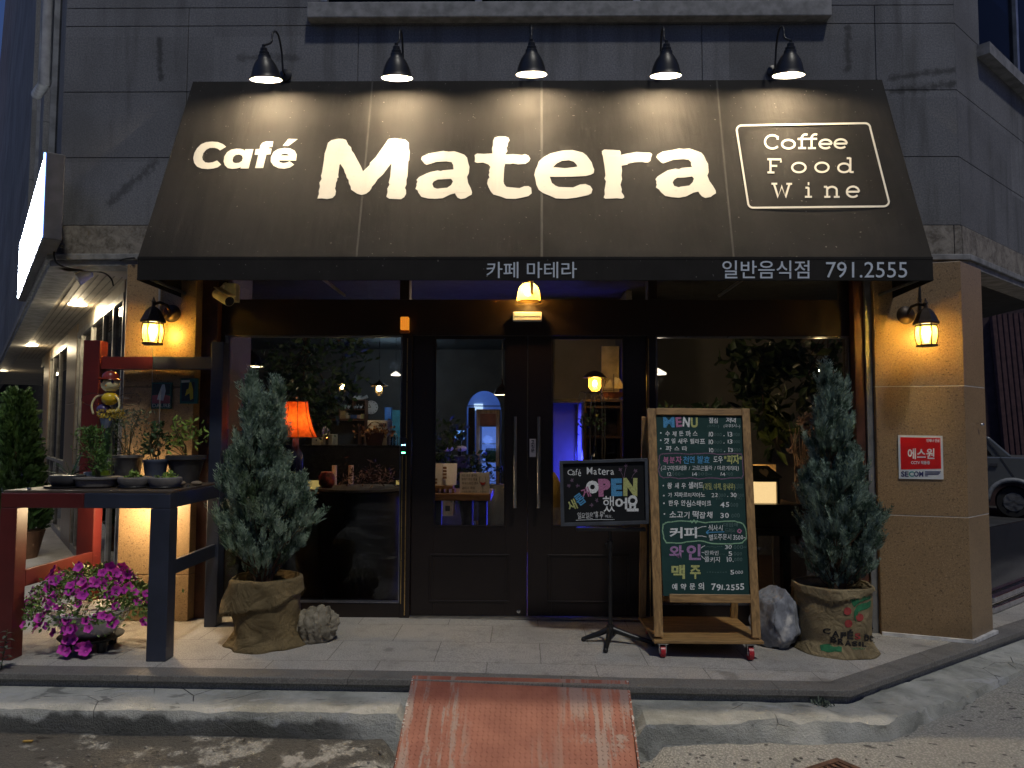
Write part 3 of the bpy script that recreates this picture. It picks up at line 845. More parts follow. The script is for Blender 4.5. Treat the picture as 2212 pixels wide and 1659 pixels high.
# doors: each a leaf with a tall pane, a raised panel and a pull handle
def door(x0, x1, wx0, wx1, hx, nm):
    zt = zb2 - .006; z0 = 0.012; za, zb_ = Z0(1138, (wx0 + wx1) / 2), Z0(729)
    a, b_ = X0(wx0), X0(wx1); y0, y1 = FY + .025, FY + .075
    d = MB()
    d.box(x0, a, y0, y1, z0, zt).box(b_, x1, y0, y1, z0, zt).box(a, b_, y0, y1, z0, za).box(a, b_, y0, y1, zb_, zt)
    d.box(a, a + .01, y0 - .004, y0, za, zb_).box(b_ - .01, b_, y0 - .004, y0, za, zb_).box(a + .01, b_ - .01, y0 - .004, y0, za, za + .01).box(a + .01, b_ - .01, y0 - .004, y0, zb_ - .01, zb_)
    do = d.build("door", M_FRAME, bld, bevel=.002)
    MB().box(a, b_, y0 + .02, y0 + .026, za, zb_).build("pane", M_GLASS, do)
    pm = MB(); pa, pb = Z0(1302), Z0(1198); t = .012
    pm.box(a - .03, b_ + .03, y0 - .008, y0 - .0005, pa, pa + t).box(a - .03, b_ + .03, y0 - .008, y0 - .0005, pb - t, pb).box(a - .03, a - .03 + t, y0 - .008, y0 - .0005, pa + t, pb - t).box(b_ + .03 - t, b_ + .03, y0 - .008, y0 - .0005, pa + t, pb - t)
    pm.build("panel_moulding", M_FRAME, do, bevel=.003)
    h = MB(); hxx = X0(hx); zh0, zh1 = Z0(1096), Z0(900)
    h.tube([(hxx, y0 - .06, zh0), (hxx, y0 - .06, zh1)], .014, 14)
    for z in (zh0 + .09, zh1 - .09): h.tube([(hxx, y0 - .062, z), (hxx, y0, z)], .007, 8)
    h.build("handle", M_STEEL, do, smooth=True, auto=40)
    return do
dm = X0(1139.5)
dA = door(xc + .004, dm - .003, 937, 1092, 1113, "door")
dB = door(dm + .003, xd - .004, 1192, 1350, 1163.5, "door")
kb = MB().lathe([(0.0, 0), (.013, 0), (.013, .006), (0.004, .008), (0, .008)], (X0(1121), FY + .024, Z0(1322)), 16, Matrix.Rotation(R(90), 3, 'X')).build("lock", M_STEEL, dA, smooth=True, auto=40)
MB().box(xc, xd, FY - .02, FY + .12, -.004, .008).build("threshold", mat("threshold_steel", (.35, .33, .3), .4, .8), bld)

# inner room: floor, walls, ceiling
def struct(name, mb_, m, **k): return tag(mb_.build(name, m, **k), kind='structure')
M_ROOMW = mat("grey_room_plaster", (0.075, 0.071, 0.068), 0.85, 0, 0.15, 3)
M_ROOMW2 = mat("olive_room_plaster", (0.13, 0.118, 0.098), 0.85, 0, 0.12, 3)
struct("interior_floor", MB().add([(-3.0, .2, .006), (CR.x - .1, .2, .006), (5.6, 8, .006), (-7.6, 8, .006)], [(0, 1, 2, 3)]), wood("brown_floor_boards", (0.12, 0.07, 0.04), 'Y'))
struct("interior_ceiling", MB().prism([(-2.9, .31, 2.72), (3.1, .31, 2.72), (5.6, 2.8, 2.72), (5.6, 8, 2.72), (-8.2, 8, 2.72)], (0, 0, .06)), mat("dark_ceiling", (0.035, 0.034, 0.034), 0.9))
BY = 7.6
# ------------------------------------------------------------------ awning
def m_fabric():
    b = NB("awning_fabric")
    wv = b.noise(260, 2); big = b.noise(2.2, 5, 0.6); st = b.noise(7, 4, 0.6, b.map((1, .25, .12)))
    col = b.mix(b.ramp(big, 0.3, 0.7), (0.021, 0.0195, 0.0178), (0.030, 0.028, 0.0255))
    col = b.mix(b.math('MULTIPLY', b.ramp(st, 0.52, 0.72), 0.35), col, (0.018, 0.017, 0.0155))
    col = b.mix(b.math('MULTIPLY', b.ramp(b.noise(55, 1), 0.765, 0.785), 0.55), col, (0.3, 0.28, 0.25))
    return b.set(col, 0.8, 0, 0.12, b.math('ADD', wv, b.math('ADD', b.math('MULTIPLY', st, 5.0), b.math('MULTIPLY', b.noise(2.6, 3, .5, b.map((1.6, .4, .3))), 16.0))), 0.25, 0.004)
M_FABRIC = m_fabric()
def m_letter():
    b = NB("cream_lettering")
    st = b.noise(9, 4, 0.6, b.map((1, .2, .1))); n = b.noise(40, 4)
    col = b.mix(b.math('MULTIPLY', b.ramp(st, 0.54, 0.75), 0.4), (0.70, 0.67, 0.57), (0.52, 0.49, 0.41))
    col = b.mix(b.math('MULTIPLY', b.ramp(n, 0.62, 0.72), 0.25), col, (0.42, 0.39, 0.33))
    return b.set(col, 0.6, 0, 0.3)
M_LETTER = m_letter()
AY = -0.72
zt = at(1160, 171.5, -0.02).z; zl = at(1160, 556, AY).z; zb = at(1160, 606, AY).z
axt0, axt1 = at(417, 178, 0).x, at(1905, 166, 0).x
axl0, axl1 = at(298, 556, AY).x, at(2014, 556, AY).x
aw = thing("awning", "wide dark fabric shop awning lettered Café Matera over the glass shopfront", "awning", (0.15, -0.3, zl))
up = Vector((0, -AY, zt - zl)); AN = Vector((0, -(zt - zl), -AY * 1)).normalized(); AN = Vector((0, -(zt - zl), 0.72)).normalized()
APL = (Vector((0, AY, zl)), AN)
VPL = (Vector((0, AY - .004, zl)), Vector((0, -1, 0)))
mb = MB(); nxs, nys = 110, 36
def sagf(x, t):
    k = (x - axl0) / (axl1 - axl0) * 4
    return math.sin(math.pi * min(1, max(0, t))) * (.005 + .011 * abs(math.sin(math.pi * k))) + .0022 * noise.noise(Vector((x * 3.0 + t * 2, t * 2.2 - x, 1.7))) * math.sin(math.pi * min(1, max(0, t)))
def on_awning(u, v, off):
    p = onp(u, v, APL); return p + AN * (off - sagf(p.x, (p.z - zl) / (zt - zl)))
P = []
for j in range(nys + 1):
    t = j / nys
    for i in range(nxs + 1):
        s = i / nxs
        x = (axl0 + (axl1 - axl0) * s) * (1 - t) + (axt0 + (axt1 - axt0) * s) * t
        sag = sagf(x, t)
        P.append(Vector((x, AY + (0 - AY) * t, zl + (zt - zl) * t)) - AN * sag)
w_ = nxs + 1
F = [(j * w_ + i, j * w_ + i + 1, (j + 1) * w_ + i + 1, (j + 1) * w_ + i) for j in range(nys) for i in range(nxs)]
mb.add(P, F)
mb.add([p - AN * .004 for p in P], [f[::-1] for f in F])
can = mb.build("canopy", M_FABRIC, aw, smooth=True)
# seams where the panels are welded
se = MB()
for (ut, ub, k) in ((805, 770, 14), (1170, 1170.5, 20), (1548, 1585, 12)):
    pts = [on_awning(ub + (ut - ub) * i / 16, 555 + (172 - 555) * i / 16, .0006) for i in range(17)]
    for a, b_ in zip(pts, pts[1:]): se.bar(a, b_, .012 if k < 20 else .016, .0010, AN)
se.build("seam", mat("awning_seam", (0.036, 0.033, 0.028), 0.8), can)
va = MB(); va.box(axl0, axl1, AY - .003, AY + .003, zb, zl + .004)
va.build("valance", M_FABRIC, aw)
hem = MB(); hem.box(axl0 - .001, axl1 + .001, AY - .0048, AY - .0032, zb + .002, zb + .014); hem.box(axl0 - .001, axl1 + .001, AY - .0048, AY - .0032, zl - .012, zl + .002); hem.build("hem", M_FABRIC, aw)
for xx0, xx1, sg in ((axl0, axt0, 1), (axl1, axt1, -1)):
    sd = MB(); sd.prism([(xx0, AY + .006, zb), (xx0, AY + .006, zl), (xx1, -.004, zt - .01), (xx1, -.004, zb)], (sg * .005, 0, 0))
    sd.build("side_cloth", M_FABRIC, aw)
fr = MB()
for xx in (axl0 + .03, (axl0 + axl1) / 2, axl1 - .03, axl0 + 1.15, axl1 - 1.15):
    fr.tube([(xx, AY + .02, zl - .03), (xx, -.02, zt - .12)], .011, 6); fr.tube([(xx, AY + .02, zb + .03), (xx, -.01, zb + .03)], .011, 6)
fr.tube([(axl0 + .02, AY + .02, zb + .03), (axl1 - .02, AY + .02, zb + .03)], .011, 6); fr.tube([(axl0 + .02, AY + .02, zl - .03), (axl1 - .02, AY + .02, zl - .03)], .011, 6)
fr.build("frame", mat("awning_frame_steel", (.12, .12, .12), .5, .3), aw)

def pxz(x0, y0, k): return lambda q: [((x0 + k * a) * .54861, (y0 + k * b) * .54861) for a, b in q]
pa = lambda u, v: on_awning(u, v, .0030)
A1 = pxz(1200, 500, 700 / 2212); A2 = pxz(1850, 500, 600 / 2212); A3 = pxz(2300, 500, 600 / 2212); A4 = pxz(720, 500, 500 / 2212); A5 = pxz(2000, 200, 1700 / 2212)
Mo = [(155,885),(175,825),(172,790),(188,735),(180,685),(208,640),(200,598),(212,560),(236,405),(245,320),(268,255),(285,190),(330,155),(420,140),(470,142),(512,157),(540,218),(575,250),(582,290),(608,320),(640,380),(700,490),(722,545),(805,465),(810,435),(880,365),(1000,195),(1040,138),(1115,127),(1250,145),(1292,182),(1293,250),(1303,295),(1295,400),(1285,410),(1275,600),(1262,640),(1262,700),(1243,745),(1257,770),(1258,820),(1235,860),(1195,888),(1050,883),(1013,858),(1028,800),(1025,755),(1052,705),(1042,680),(1062,600),(1072,480),(1076,440),(1060,455),(970,580),(905,640),(870,695),(833,735),(828,755),(805,790),(760,825),(705,840),(650,825),(575,775),(570,735),(548,695),(545,658),(520,625),(512,590),(498,565),(485,520),(443,455),(430,465),(415,590),(418,625),(402,632),(403,660),(388,690),(382,740),(374,760),(387,795),(378,845),(345,880),(280,893),(210,883)]
ao = [(1445,385),(1455,350),(1540,310),(1620,297),(1720,280),(1790,290),(1860,285),(1930,308),(1985,330),(2018,365),(2030,425),(2048,480),(2040,560),(2017,605),(2030,680),(2065,750),(2080,800),(2075,830),(2030,852),(2000,873),(1940,885),(1900,865),(1880,835),(1868,810),(1810,825),(1715,872),(1620,880),(1530,875),(1450,855),(1410,800),(1403,775),(1375,755),(1390,710),(1388,690),(1400,665),(1388,640),(1420,605),(1510,560),(1565,540),(1650,522),(1690,530),(1720,520),(1850,510),(1845,455),(1825,420),(1760,410),(1640,415),(1515,453),(1490,440)]
ah = [(1585,690),(1600,660),(1655,635),(1820,628),(1843,660),(1820,705),(1770,740),(1700,745),(1645,753),(1600,735)]
to = [(68,390),(105,368),(200,375),(328,370),(320,300),(335,255),(337,190),(360,140),(420,125),(510,127),(560,145),(577,185),(552,225),(550,265),(535,290),(545,345),(520,375),(525,390),(620,385),(760,400),(800,387),(850,410),(878,455),(860,495),(810,530),(700,535),(620,520),(590,530),(512,525),(500,580),(492,690),(488,780),(497,820),(530,860),(600,870),(720,882),(790,855),(850,852),(890,880),(898,960),(850,1000),(740,1025),(660,1040),(530,1035),(440,1000),(340,970),(300,920),(270,860),(250,805),(262,745),(285,720),(272,680),(285,650),(278,620),(298,565),(270,530),(190,500),(105,505),(70,490),(75,440)]
eo = [(935,690),(955,610),(980,560),(1000,495),(1070,430),(1170,375),(1330,335),(1400,325),(1490,322),(1640,355),(1700,400),(1770,495),(1790,560),(1808,600),(1800,650),(1760,675),(1690,695),(1540,705),(1400,712),(1230,715),(1160,712),(1190,800),(1240,840),(1290,860),(1500,865),(1600,820),(1680,812),(1750,840),(1782,890),(1765,950),(1720,975),(1540,1015),(1400,1033),(1250,1028),(1160,990),(1060,950),(1000,905),(965,830),(950,740)]
eh = [(1205,577),(1260,520),(1340,480),(1440,470),(1510,490),(1550,530),(1562,560),(1500,572),(1380,587),(1260,577)]
ro = [(262,330),(295,308),(420,312),(520,318),(537,345),(535,385),(620,365),(760,342),(880,350),(960,352),(992,375),(975,420),(970,465),(935,495),(890,495),(845,485),(740,490),(640,510),(635,525),(545,540),(553,610),(545,680),(553,740),(530,820),(550,890),(545,930),(580,980),(583,1010),(555,1028),(480,1020),(310,1028),(285,1008),(302,965),(298,900),(310,830),(320,770),(295,730),(312,690),(300,560),(275,400),(262,370)]
a2o = [(1050,420),(1070,380),(1140,340),(1200,330),(1290,318),(1380,300),(1450,308),(1530,303),(1620,335),(1700,365),(1740,410),(1765,470),(1800,530),(1810,650),(1790,700),(1820,780),(1870,850),(1910,920),(1915,960),(1865,990),(1840,1012),(1760,1025),(1710,1000),(1680,965),(1660,930),(1590,945),(1480,1000),(1380,1015),(1270,1005),(1180,985),(1120,930),(1090,890),(1045,860),(1060,815),(1050,800),(1055,770),(1038,740),(1070,700),(1140,655),(1220,610),(1330,588),(1380,598),(1420,580),(1570,570),(1555,540),(1555,500),(1520,465),(1445,455),(1300,460),(1150,510),(1115,490)]
a2h = [(1288,790),(1310,750),(1355,722),(1460,722),(1570,708),(1597,740),(1580,790),(1530,840),(1400,855),(1375,863),(1310,840)]
filled([A1(Mo), A1(ao), A2(to), A2(eo), A3(ro), A3(a2o)], pa, "large_lettering", M_LETTER, aw, [(1, A1(ah)), (3, A2(eh)), (5, A3(a2h))])
def smooth_poly(q, it=2):
    for _ in range(it):
        r = []
        for i in range(len(q)):
            a, b_ = q[i], q[(i + 1) % len(q)]
            c_ = q[i - 1]
            r.append((a[0] * .75 + b_[0] * .25, a[1] * .75 + b_[1] * .25)); r.append((a[0] * .25 + b_[0] * .75, a[1] * .25 + b_[1] * .75))
        q = r
    return q
Co = [(745,325),(640,390),(600,360),(540,345),(460,350),(400,380),(350,440),(330,510),(340,560),(380,598),(440,607),(510,595),(560,575),(587,563),(658,635),(600,680),(520,705),(420,717),(320,708),(240,675),(190,610),(175,530),(195,440),(240,360),(310,290),(400,250),(500,240),(600,245),(690,280)]
ca = [(1080,365),(1220,362),(1135,698),(993,698),(1000,675),(940,697),(850,707),(770,692),(720,645),(700,580),(715,490),(760,420),(830,375),(920,357),(1000,360),(1045,372),(1070,395)]
cah = [(855,560),(870,500),(910,465),(970,455),(1020,475),(1035,520),(1015,570),(970,600),(910,607),(870,595)]
cf = [(1240,460),(1260,362),(1330,358),(1340,300),(1380,250),(1440,228),(1565,226),(1548,322),(1500,325),(1472,352),(1535,352),(1520,450),(1445,455),(1390,690),(1248,692),(1305,458)]
ce = [(1965,565),(1665,558),(1680,590),(1740,605),(1800,597),(1850,572),(1932,633),(1860,685),(1760,705),(1660,695),(1570,650),(1522,580),(1525,500),(1570,410),(1650,360),(1760,342),(1860,350),(1940,390),(1978,460)]
ceh = [(1692,472),(1720,448),(1770,440),(1820,450),(1840,475)]
cacc = [(1732,303),(1830,185),(1995,190),(1830,307)]
filled([A4(Co), A4(ca), A4(cf), A4(ce), A4(cacc)], pa, "small_lettering", M_LETTER, aw, [(1, A4(cah)), (3, A4(ceh))])
# slab-serif words in the rounded box, drawn as pen strokes
def arc(cx, cy, rx, ry, a0, a1, n=18): return [(cx + rx * math.cos(R(a0 + (a1 - a0) * i / n)), cy - ry * math.sin(R(a0 + (a1 - a0) * i / n))) for i in range(n + 1)]
SL = {'C': [arc(.52, .5, .46, .46, 48, 318), [(.86, .10), (.86, .34)], ],
      'o': [arc(.5, .5, .45, .46, 0, 360, 24)],
      'f': [[(.38, 1), (.38, .28)] + arc(.68, .28, .30, .25, 180, 62, 8), [(.05, .34), (.82, .34)], [(.1, .97), (.72, .97)]],
      'e': [arc(.5, .5, .43, .46, 0, 318, 22), [(.08, .5), (.94, .5)]],
      'F': [[(.24, 0), (.24, 1)], [(.02, .03), (.98, .03), (.98, .25)], [(.24, .5), (.72, .5)], [(.02, .97), (.52, .97)]],
      'd': [arc(.42, .68, .36, .30, 0, 360, 22), [(.80, .0), (.80, 1)], [(.58, .03), (.80, .03)], [(.80, .97), (1, .97)]],
      'W': [[(.12, .02), (.32, .97), (.5, .2), (.68, .97), (.88, .02)], [(0, .03), (.28, .03)], [(.72, .03), (1, .03)]],
      'i': [[(.52, .32), (.52, 1)], [(.12, .34), (.52, .34)], [(.05, .97), (.95, .97)], [(.42, .03), (.62, .03)], [(.42, .10), (.62, .10)]],
      'n': [[(.22, .06), (.22, 1)], [(.02, .06), (.22, .06)], arc(.52, .38, .30, .32, 165, 0, 10) + [(.82, 1)], [(.04, .97), (.42, .97)], [(.64, .97), (1, .97)]]}
tx = MB(); kk = [0]
def stroke_word(chars):
    for ch, x0, x1, y0, y1 in chars:
        for s_ in SL[ch]:
            kk[0] += 1; o_ = .0022 + .00012 * (kk[0] % 9)
            ribbon(tx, A5([(x0 + (x1 - x0) * a, y0 + (y1 - y0) * b_) for a, b_ in s_]), 4.3, lambda u, v: on_awning(u, v, o_ + .0008))
stroke_word([('C',1314,1396,424,498),('o',1403,1476,448,496),('f',1484,1548,420,494),('f',1534,1598,420,494),('e',1594,1666,447,495),('e',1671,1744,446,494)])
stroke_word([('F',1330,1402,548,620),('o',1455,1532,565,618),('o',1574,1650,564,617),('d',1690,1774,542,618)])
stroke_word([('W',1352,1458,674,746),('i',1522,1562,670,745),('n',1620,1702,688,745),('e',1734,1806,688,747)])
bx = []
for (cx, cy, a0) in ((1200, 404, 180), (1830, 394, 90), (1926, 770, 0), (1258, 777, -90)):
    bx += arc(cx, cy, 27, 25, a0, a0 - 90, 6)
ribbon(tx, A5(bx), 4.2, lambda u, v: on_awning(u, v, .0032), closed=True)
tx.build("boxed_lettering", M_LETTER, aw)
# writing on the valance
M_VLET = mat("pale_blue_lettering", (0.62, 0.68, 0.74), 0.6, 0, 0.06)
vt = MB(); pv = lambda u, v: onp(u, v, VPL, .0035)
write(vt, "카페 마테라", rect(1051, 1246, 566, 601), pv, .006)
write(vt, "일반음식점", rect(1560, 1748, 563, 602), pv, .006)
write(vt, "791.2555", rect(1784, 1959, 566, 600), pv)
vt.build("valance_lettering", M_VLET, aw)

# ------------------------------------------------------------------ gooseneck lamps over the awning
M_SHADEIN = mat("lamp_enamel_white", (0.85, 0.82, 0.75), 0.4, 0, .03)
M_BULB = glow("warm_bulb_glow", (1.0, 0.80, 0.52), 14.0)
LAMPC = (1.0, 0.80, 0.54)
ZL = 0
def gooseneck(name, label, group):
    root = thing(name, label, "wall lamp", (0, 0, 0), group)
    out = .32; tilt = R(14); dz = .18
    M = Matrix.Rotation(tilt, 4, 'X'); Tm = Matrix.Translation((0, -out, -dz)) @ M
    L = MB().lathe([(.032, .0), (.045, 0.0), (.045, .012), (.02, .022), (.0, .024)], (0, 0, 0), 18, Matrix.Rotation(R(90), 3, 'X'))
    L.build("wall_plate", M_BLACK, root, smooth=True, auto=40, local=True)
    top = Tm @ Vector((0, 0, .225))
    path = [Vector((0, -.02, -.005)), Vector((0, -.045, .05))]
    c0 = Vector((0, -.05, .16)); 
    pts = [Vector((0, -.02, .0)), Vector((0, -.05, .01)), Vector((0, -.065, .07)), Vector((0, -.085, .15)), Vector((0, -.135, .225)), Vector((0, -.19, .235)), Vector((0, -.238, .195)), Vector((0, -.258, .12)), top]
    # smooth it
    sp = []
    for i in range(len(pts) - 1):
        p0, p1, p2, p3 = pts[max(i - 1, 0)], pts[i], pts[i + 1], pts[min(i + 2, len(pts) - 1)]
        for k in range(5):
            t = k / 5
            sp.append(0.5 * ((2 * p1) + (p2 - p0) * t + (2 * p0 - 5 * p1 + 4 * p2 - p3) * t * t + (3 * p1 - p0 - 3 * p2 + p3) * t ** 3))
    sp.append(pts[-1])
    MB().tube(sp, .0075, 8).build("arm", M_BLACK, root, smooth=True, auto=50, local=True)
    outer = [(.109, 0.0), (.112, .004), (.104, .012), (.098, .03), (.088, .065), (.074, .098), (.056, .126), (.043, .140), (.041, .160), (.034, .163), (.033, .182), (.025, .185), (.023, .207), (.012, .213), (.011, .23), (0, .232)]
    inner = [(.106, 0.0), (.099, .012), (.094, .03), (.083, .065), (.069, .097), (.05, .119), (0.0001, .125)]
    s = MB().lathe(outer, (0, 0, 0), 32, None, False); s.xf(Tm)
    sh = s.build("shade", M_BLACK, root, smooth=True, auto=50, local=True)
    s = MB().lathe(inner[::-1], (0, 0, 0), 32, None, False); s.lathe([(.106, 0), (.109, 0)], (0, 0, 0), 32, None, False); s.xf(Tm)
    s.build("shade_lining", M_SHADEIN, sh, smooth=True, auto=50, local=True)
    s = MB().ball((0, 0, .078), .028, 14, 10); s.xf(Tm); s.build("bulb", M_BULB, root, smooth=True, local=True)
    for kind, en, sz_, aim in (('POINT', 3.6, 0, 0), ('SPOT', 5.2, 100, -22)):      # bulb, and an added spot that brightens the lower awning
        l = bpy.data.lights.new("lamp_light", kind); l.energy = en; l.color = LAMPC; l.shadow_soft_size = .018
        if kind == 'SPOT': l.spot_size = R(sz_); l.spot_blend = 1.0
        lo = bpy.data.objects.new("lamp_light", l); COL.objects.link(lo); lo.parent = root; lo.location = Tm @ Vector((0, 0, .029)); lo.rotation_euler = (R(aim), 0, 0)
    return root
proto = None
for i, (u, mu, word) in enumerate(((576, 617, "leftmost black gooseneck lamp above the awning, swung out to the left"),
                                   (858, 873, "black gooseneck lamp above the awning between the leftmost and the middle one"),
                                   (1148, 1148, "middle black gooseneck lamp above the awning, its arm seen straight on"),
                                   (1438, 1425, "black gooseneck lamp above the awning between the middle and the rightmost one"),
                                   (1703, 1670, "rightmost black gooseneck lamp above the awning, swung out to the right"))):
    o = gooseneck("gooseneck_lamp", word, "gooseneck lamps above the awning") if i == 0 else copy_tree(proto)
    if i == 0: proto = o
    o['label'] = word
    s = at(u, 171, -.32); m_ = at(mu, 168, -.01)
    ang = math.atan2(m_.x - s.x, .31)
    zc = at(u, (173, 170, 162, 165, 164)[i], -.32).z
    o.location = (m_.x, -.006, zc + .18); o.rotation_euler = (0, 0, -ang)

# ------------------------------------------------------------------ coach lanterns on the granite pillars
M_BRONZE = mat("dark_bronze_metal", (0.035, 0.022, 0.014), 0.45, .4, .3)
def m_amber():
    b = NB("amber_glass")
    t = b.n.new("ShaderNodeBsdfTransparent"); t.inputs[0].default_value = (1.0, .80, .38, 1)
    g = b.n.new("ShaderNodeBsdfGlossy"); g.inputs['Roughness'].default_value = .06
    tr = b.n.new("ShaderNodeBsdfTranslucent"); tr.inputs[0].default_value = (1, .62, .12, 1)
    m1 = b.n.new("ShaderNodeMixShader"); m1.inputs[0].default_value = .10; b.l.new(t.outputs[0], m1.inputs[1]); b.l.new(g.outputs[0], m1.inputs[2])
    m2_ = b.n.new("ShaderNodeMixShader"); m2_.inputs[0].default_value = .30; b.l.new(m1.outputs[0], m2_.inputs[1]); b.l.new(tr.outputs[0], m2_.inputs[2])
    b.l.new(m2_.outputs[0], b.out.inputs[0]); return b.m
M_AMBER = m_amber()
M_ABULB = glow("amber_bulb_glow", (1.0, 0.72, 0.24), 60.0)
def lantern(px, w, zb_, zt_, dx):
    """px: centre of the cage on the plane 0.17 m out; dx: which way the wall plate lies"""
    root = thing("coach_lantern", "", "wall lantern", (0, 0, 0), "amber coach lanterns on the pillars")
    h = zt_ - zb_; r = w / 2
    pl = MB().lathe([(.0, 0), (.062, 0), (.064, .006), (.052, .022), (.025, .036), (0, .038)], (dx, .165, h + .075), 20, Matrix.Rotation(R(90), 3, 'X'))
    pl.build("wall_plate", M_BRONZE, root, smooth=True, auto=40)
    ar = MB().tube([(dx, .14, h + .075), (dx * .8, .10, h + .125), (dx * .4, .04, h + .135), (0, .0, h + .115)], .011, 8)
    ar.build("arm", M_BRONZE, root, smooth=True, auto=50)
    rf = MB().lathe([(r * 1.22, h - .012), (r * 1.24, h), (r * 1.12, h + .012), (r * .98, h + .035), (r * .72, h + .07), (r * .42, h + .092), (r * .2, h + .1), (.012, h + .105), (.01, h + .125), (.016, h + .133), (.009, h + .145), (.003, h + .165), (0, h + .168)], (0, 0, 0), 6, Matrix.Rotation(R(30), 3, 'Z'))
    rf.build("roof", M_BRONZE, root)
    bars = MB()
    for k in range(6):
        a = R(30 + 60 * k); pts = []
        for i in range(9):
            t = i / 8; rr = r * (.86 + .16 * math.sin(math.pi * t) + .06 * t)
            pts.append((rr * math.cos(a), rr * math.sin(a), .012 + (h - .02) * t))
        bars.tube(pts, .0048, 6)
    bars.lathe([(r * .88, .0), (r * 1.0, 0), (r * 1.0, .014), (r * .88, .016)], (0, 0, 0), 6, Matrix.Rotation(R(30), 3, 'Z'), False)
    bars.lathe([(r * .98, h - .028), (r * 1.04, h - .028), (r * 1.04, h - .014), (r * .98, h - .014)], (0, 0, 0), 6, Matrix.Rotation(R(30), 3, 'Z'), False)
    bars.tube([(-r * .95, 0, .006), (r * .95, 0, .006)], .006, 6)
    bars.build("cage", M_BRONZE, root, smooth=True, auto=45)
    gl = MB().lathe([(r * (.80 + .16 * math.sin(math.pi * i / 8) + .06 * i / 8), .014 + (h - .03) * i / 8) for i in range(9)], (0, 0, 0), 24, None, False)
    gl.build("glass_shade", M_AMBER, root, smooth=True)
    bu = MB().lathe([(0.001, h * .45), (.016, h * .47), (.025, h * .56), (.026, h * .64), (.018, h * .74), (.012, h * .82)], (0, 0, 0), 14); bu.build("bulb", M_ABULB, root, smooth=True)
    MB().tube([(0, 0, h * .8), (0, 0, h + .02)], .014, 8).build("lamp_holder", M_BRONZE, root)
    point("lantern_light", (0, 0, h * .58), LANT, (1.0, 0.42, 0.06), .02, root)
    root.location = px
    return root
LANT = 680.0
for (u, v0, v1, dxs, Yp, word) in ((329, 745, 693, .055, -.10, "lit amber lantern on the left granite pillar, above the pictures"), (2002, 749, 697, -.055, -.16, "lit amber lantern on the right granite pillar, above the red notice")):
    Y = Yp - .17; c = at(u, v0, Y); zt_ = at(u, v1, Y).z
    L = lantern(c, 42 / 1661 * (Y + 5.5), c.z, zt_, dxs); L['label'] = word
for (u0, v0, u1, v1, Yp) in ((345, 648, 352, 655, -.105),):
    pass
cb = MB(); cb.tube([at(344, 690, -.11), at(345, 640, -.11), at(345, 575, -.11)], .008, 6)
cb.tube([at(329, 830, -.106), at(329, 748, -.106)], .003, 5)
tag(cb.build("lamp_conduit", mat("conduit_grey", (.3, .28, .26)), None), "thin grey conduit running up the left pillar behind the amber lantern", "conduit")
cb = MB(); cb.tube([at(1988, 690, -.16), at(1988, 650, -.155), at(1986, 612, -.14), at(1987, 585, -.13)], .008, 6)
tag(cb.build("lamp_cable", M_BLACK, None), "black cable running up the right pillar behind the amber lantern", "cable")

# door lamp, sensor, alarm lamp, camera, reader, sticker -------------------
Yd = -.05
c = at(1142, 652, Yd); rr = 25.5 / 1661 * (Yd + 5.5); hh = 41 / 1661 * (Yd + 5.5)
dl_ = thing("door_lamp", "round glowing amber glass lamp over the double doors", "lamp", c)
g_ = MB().lathe([(rr, 0), (rr * 1.0, hh * .25), (rr * .95, hh * .5), (rr * .8, hh * .78), (rr * .5, hh * .97), (0, hh * 1.04)], c, 24, None, False)
def m_opal():
    b = NB("opal_amber_shade")
    t = b.n.new("ShaderNodeBsdfTransparent"); t.inputs[0].default_value = (1, .85, .5, 1)
    tr = b.n.new("ShaderNodeBsdfTranslucent"); tr.inputs[0].default_value = (1, .66, .2, 1)
    m1 = b.n.new("ShaderNodeMixShader"); m1.inputs[0].default_value = .55; b.l.new(t.outputs[0], m1.inputs[1]); b.l.new(tr.outputs[0], m1.inputs[2]); b.l.new(m1.outputs[0], b.out.inputs[0]); return b.m
g_.build("glass_shade", m_opal(), dl_, smooth=True)
MB().tube([(c.x + rr * 1.03 * math.cos(R(a)), c.y + rr * 1.03 * math.sin(R(a)), c.z) for a in range(0, 360, 12)], .004, 6, closed=True).build("rim", M_BRONZE, dl_)
MB().ball((c.x, c.y, c.z + hh * .55), .03, 14, 10).build("bulb", glow("door_bulb_glow", (1, .70, .22), 26.0), dl_, smooth=True)
MB().tube([(c.x, c.y, c.z + hh * 1.0), (c.x, c.y, c.z + hh * 1.35), (c.x, FY, c.z + hh * 1.35)], .012, 8).build("arm", M_BRONZE, dl_)
point("door_light", (c.x, c.y, c.z + hh * .45), 5.5, (1.0, .46, .10), .03, dl_)
a, b_ = at(1108, 694, .04), at(1170, 675, .04)
sn = MB().box(a.x, b_.x, FY - .055, FY - .001, a.z, b_.z).build("door_sensor", M_WHITE, None, bevel=.006)
tag(sn, "pale horizontal sensor box under the door lamp", "sensor")
MB().box(a.x + .01, b_.x - .01, FY - .057, FY - .0555, a.z + .028, a.z + .031).build("slot", M_BLACK, sn)
a, b_ = at(863, 719, 0), at(884, 684, 0)
al = thing("alarm_light", "small orange ribbed alarm light beside the top of the door frame", "alarm light", ((a.x + b_.x) / 2, FY, a.z))
M_ORANGE = NB("orange_lens").set((0.75, 0.22, 0.02), .25, emit=(1, .35, .03), estr=.07)
MB().box(a.x + .004, b_.x - .004, FY - .062, FY - .014, a.z + .022, b_.z).build("lens", M_ORANGE, al, bevel=.008)
rb = MB()
for q in range(4): 
    x = a.x + .012 + q * (b_.x - a.x - .024) / 3; rb.box(x - .002, x + .002, FY - .065, FY - .06, a.z + .026, b_.z - .006)
rb.build("lens_rib", M_ORANGE, al)
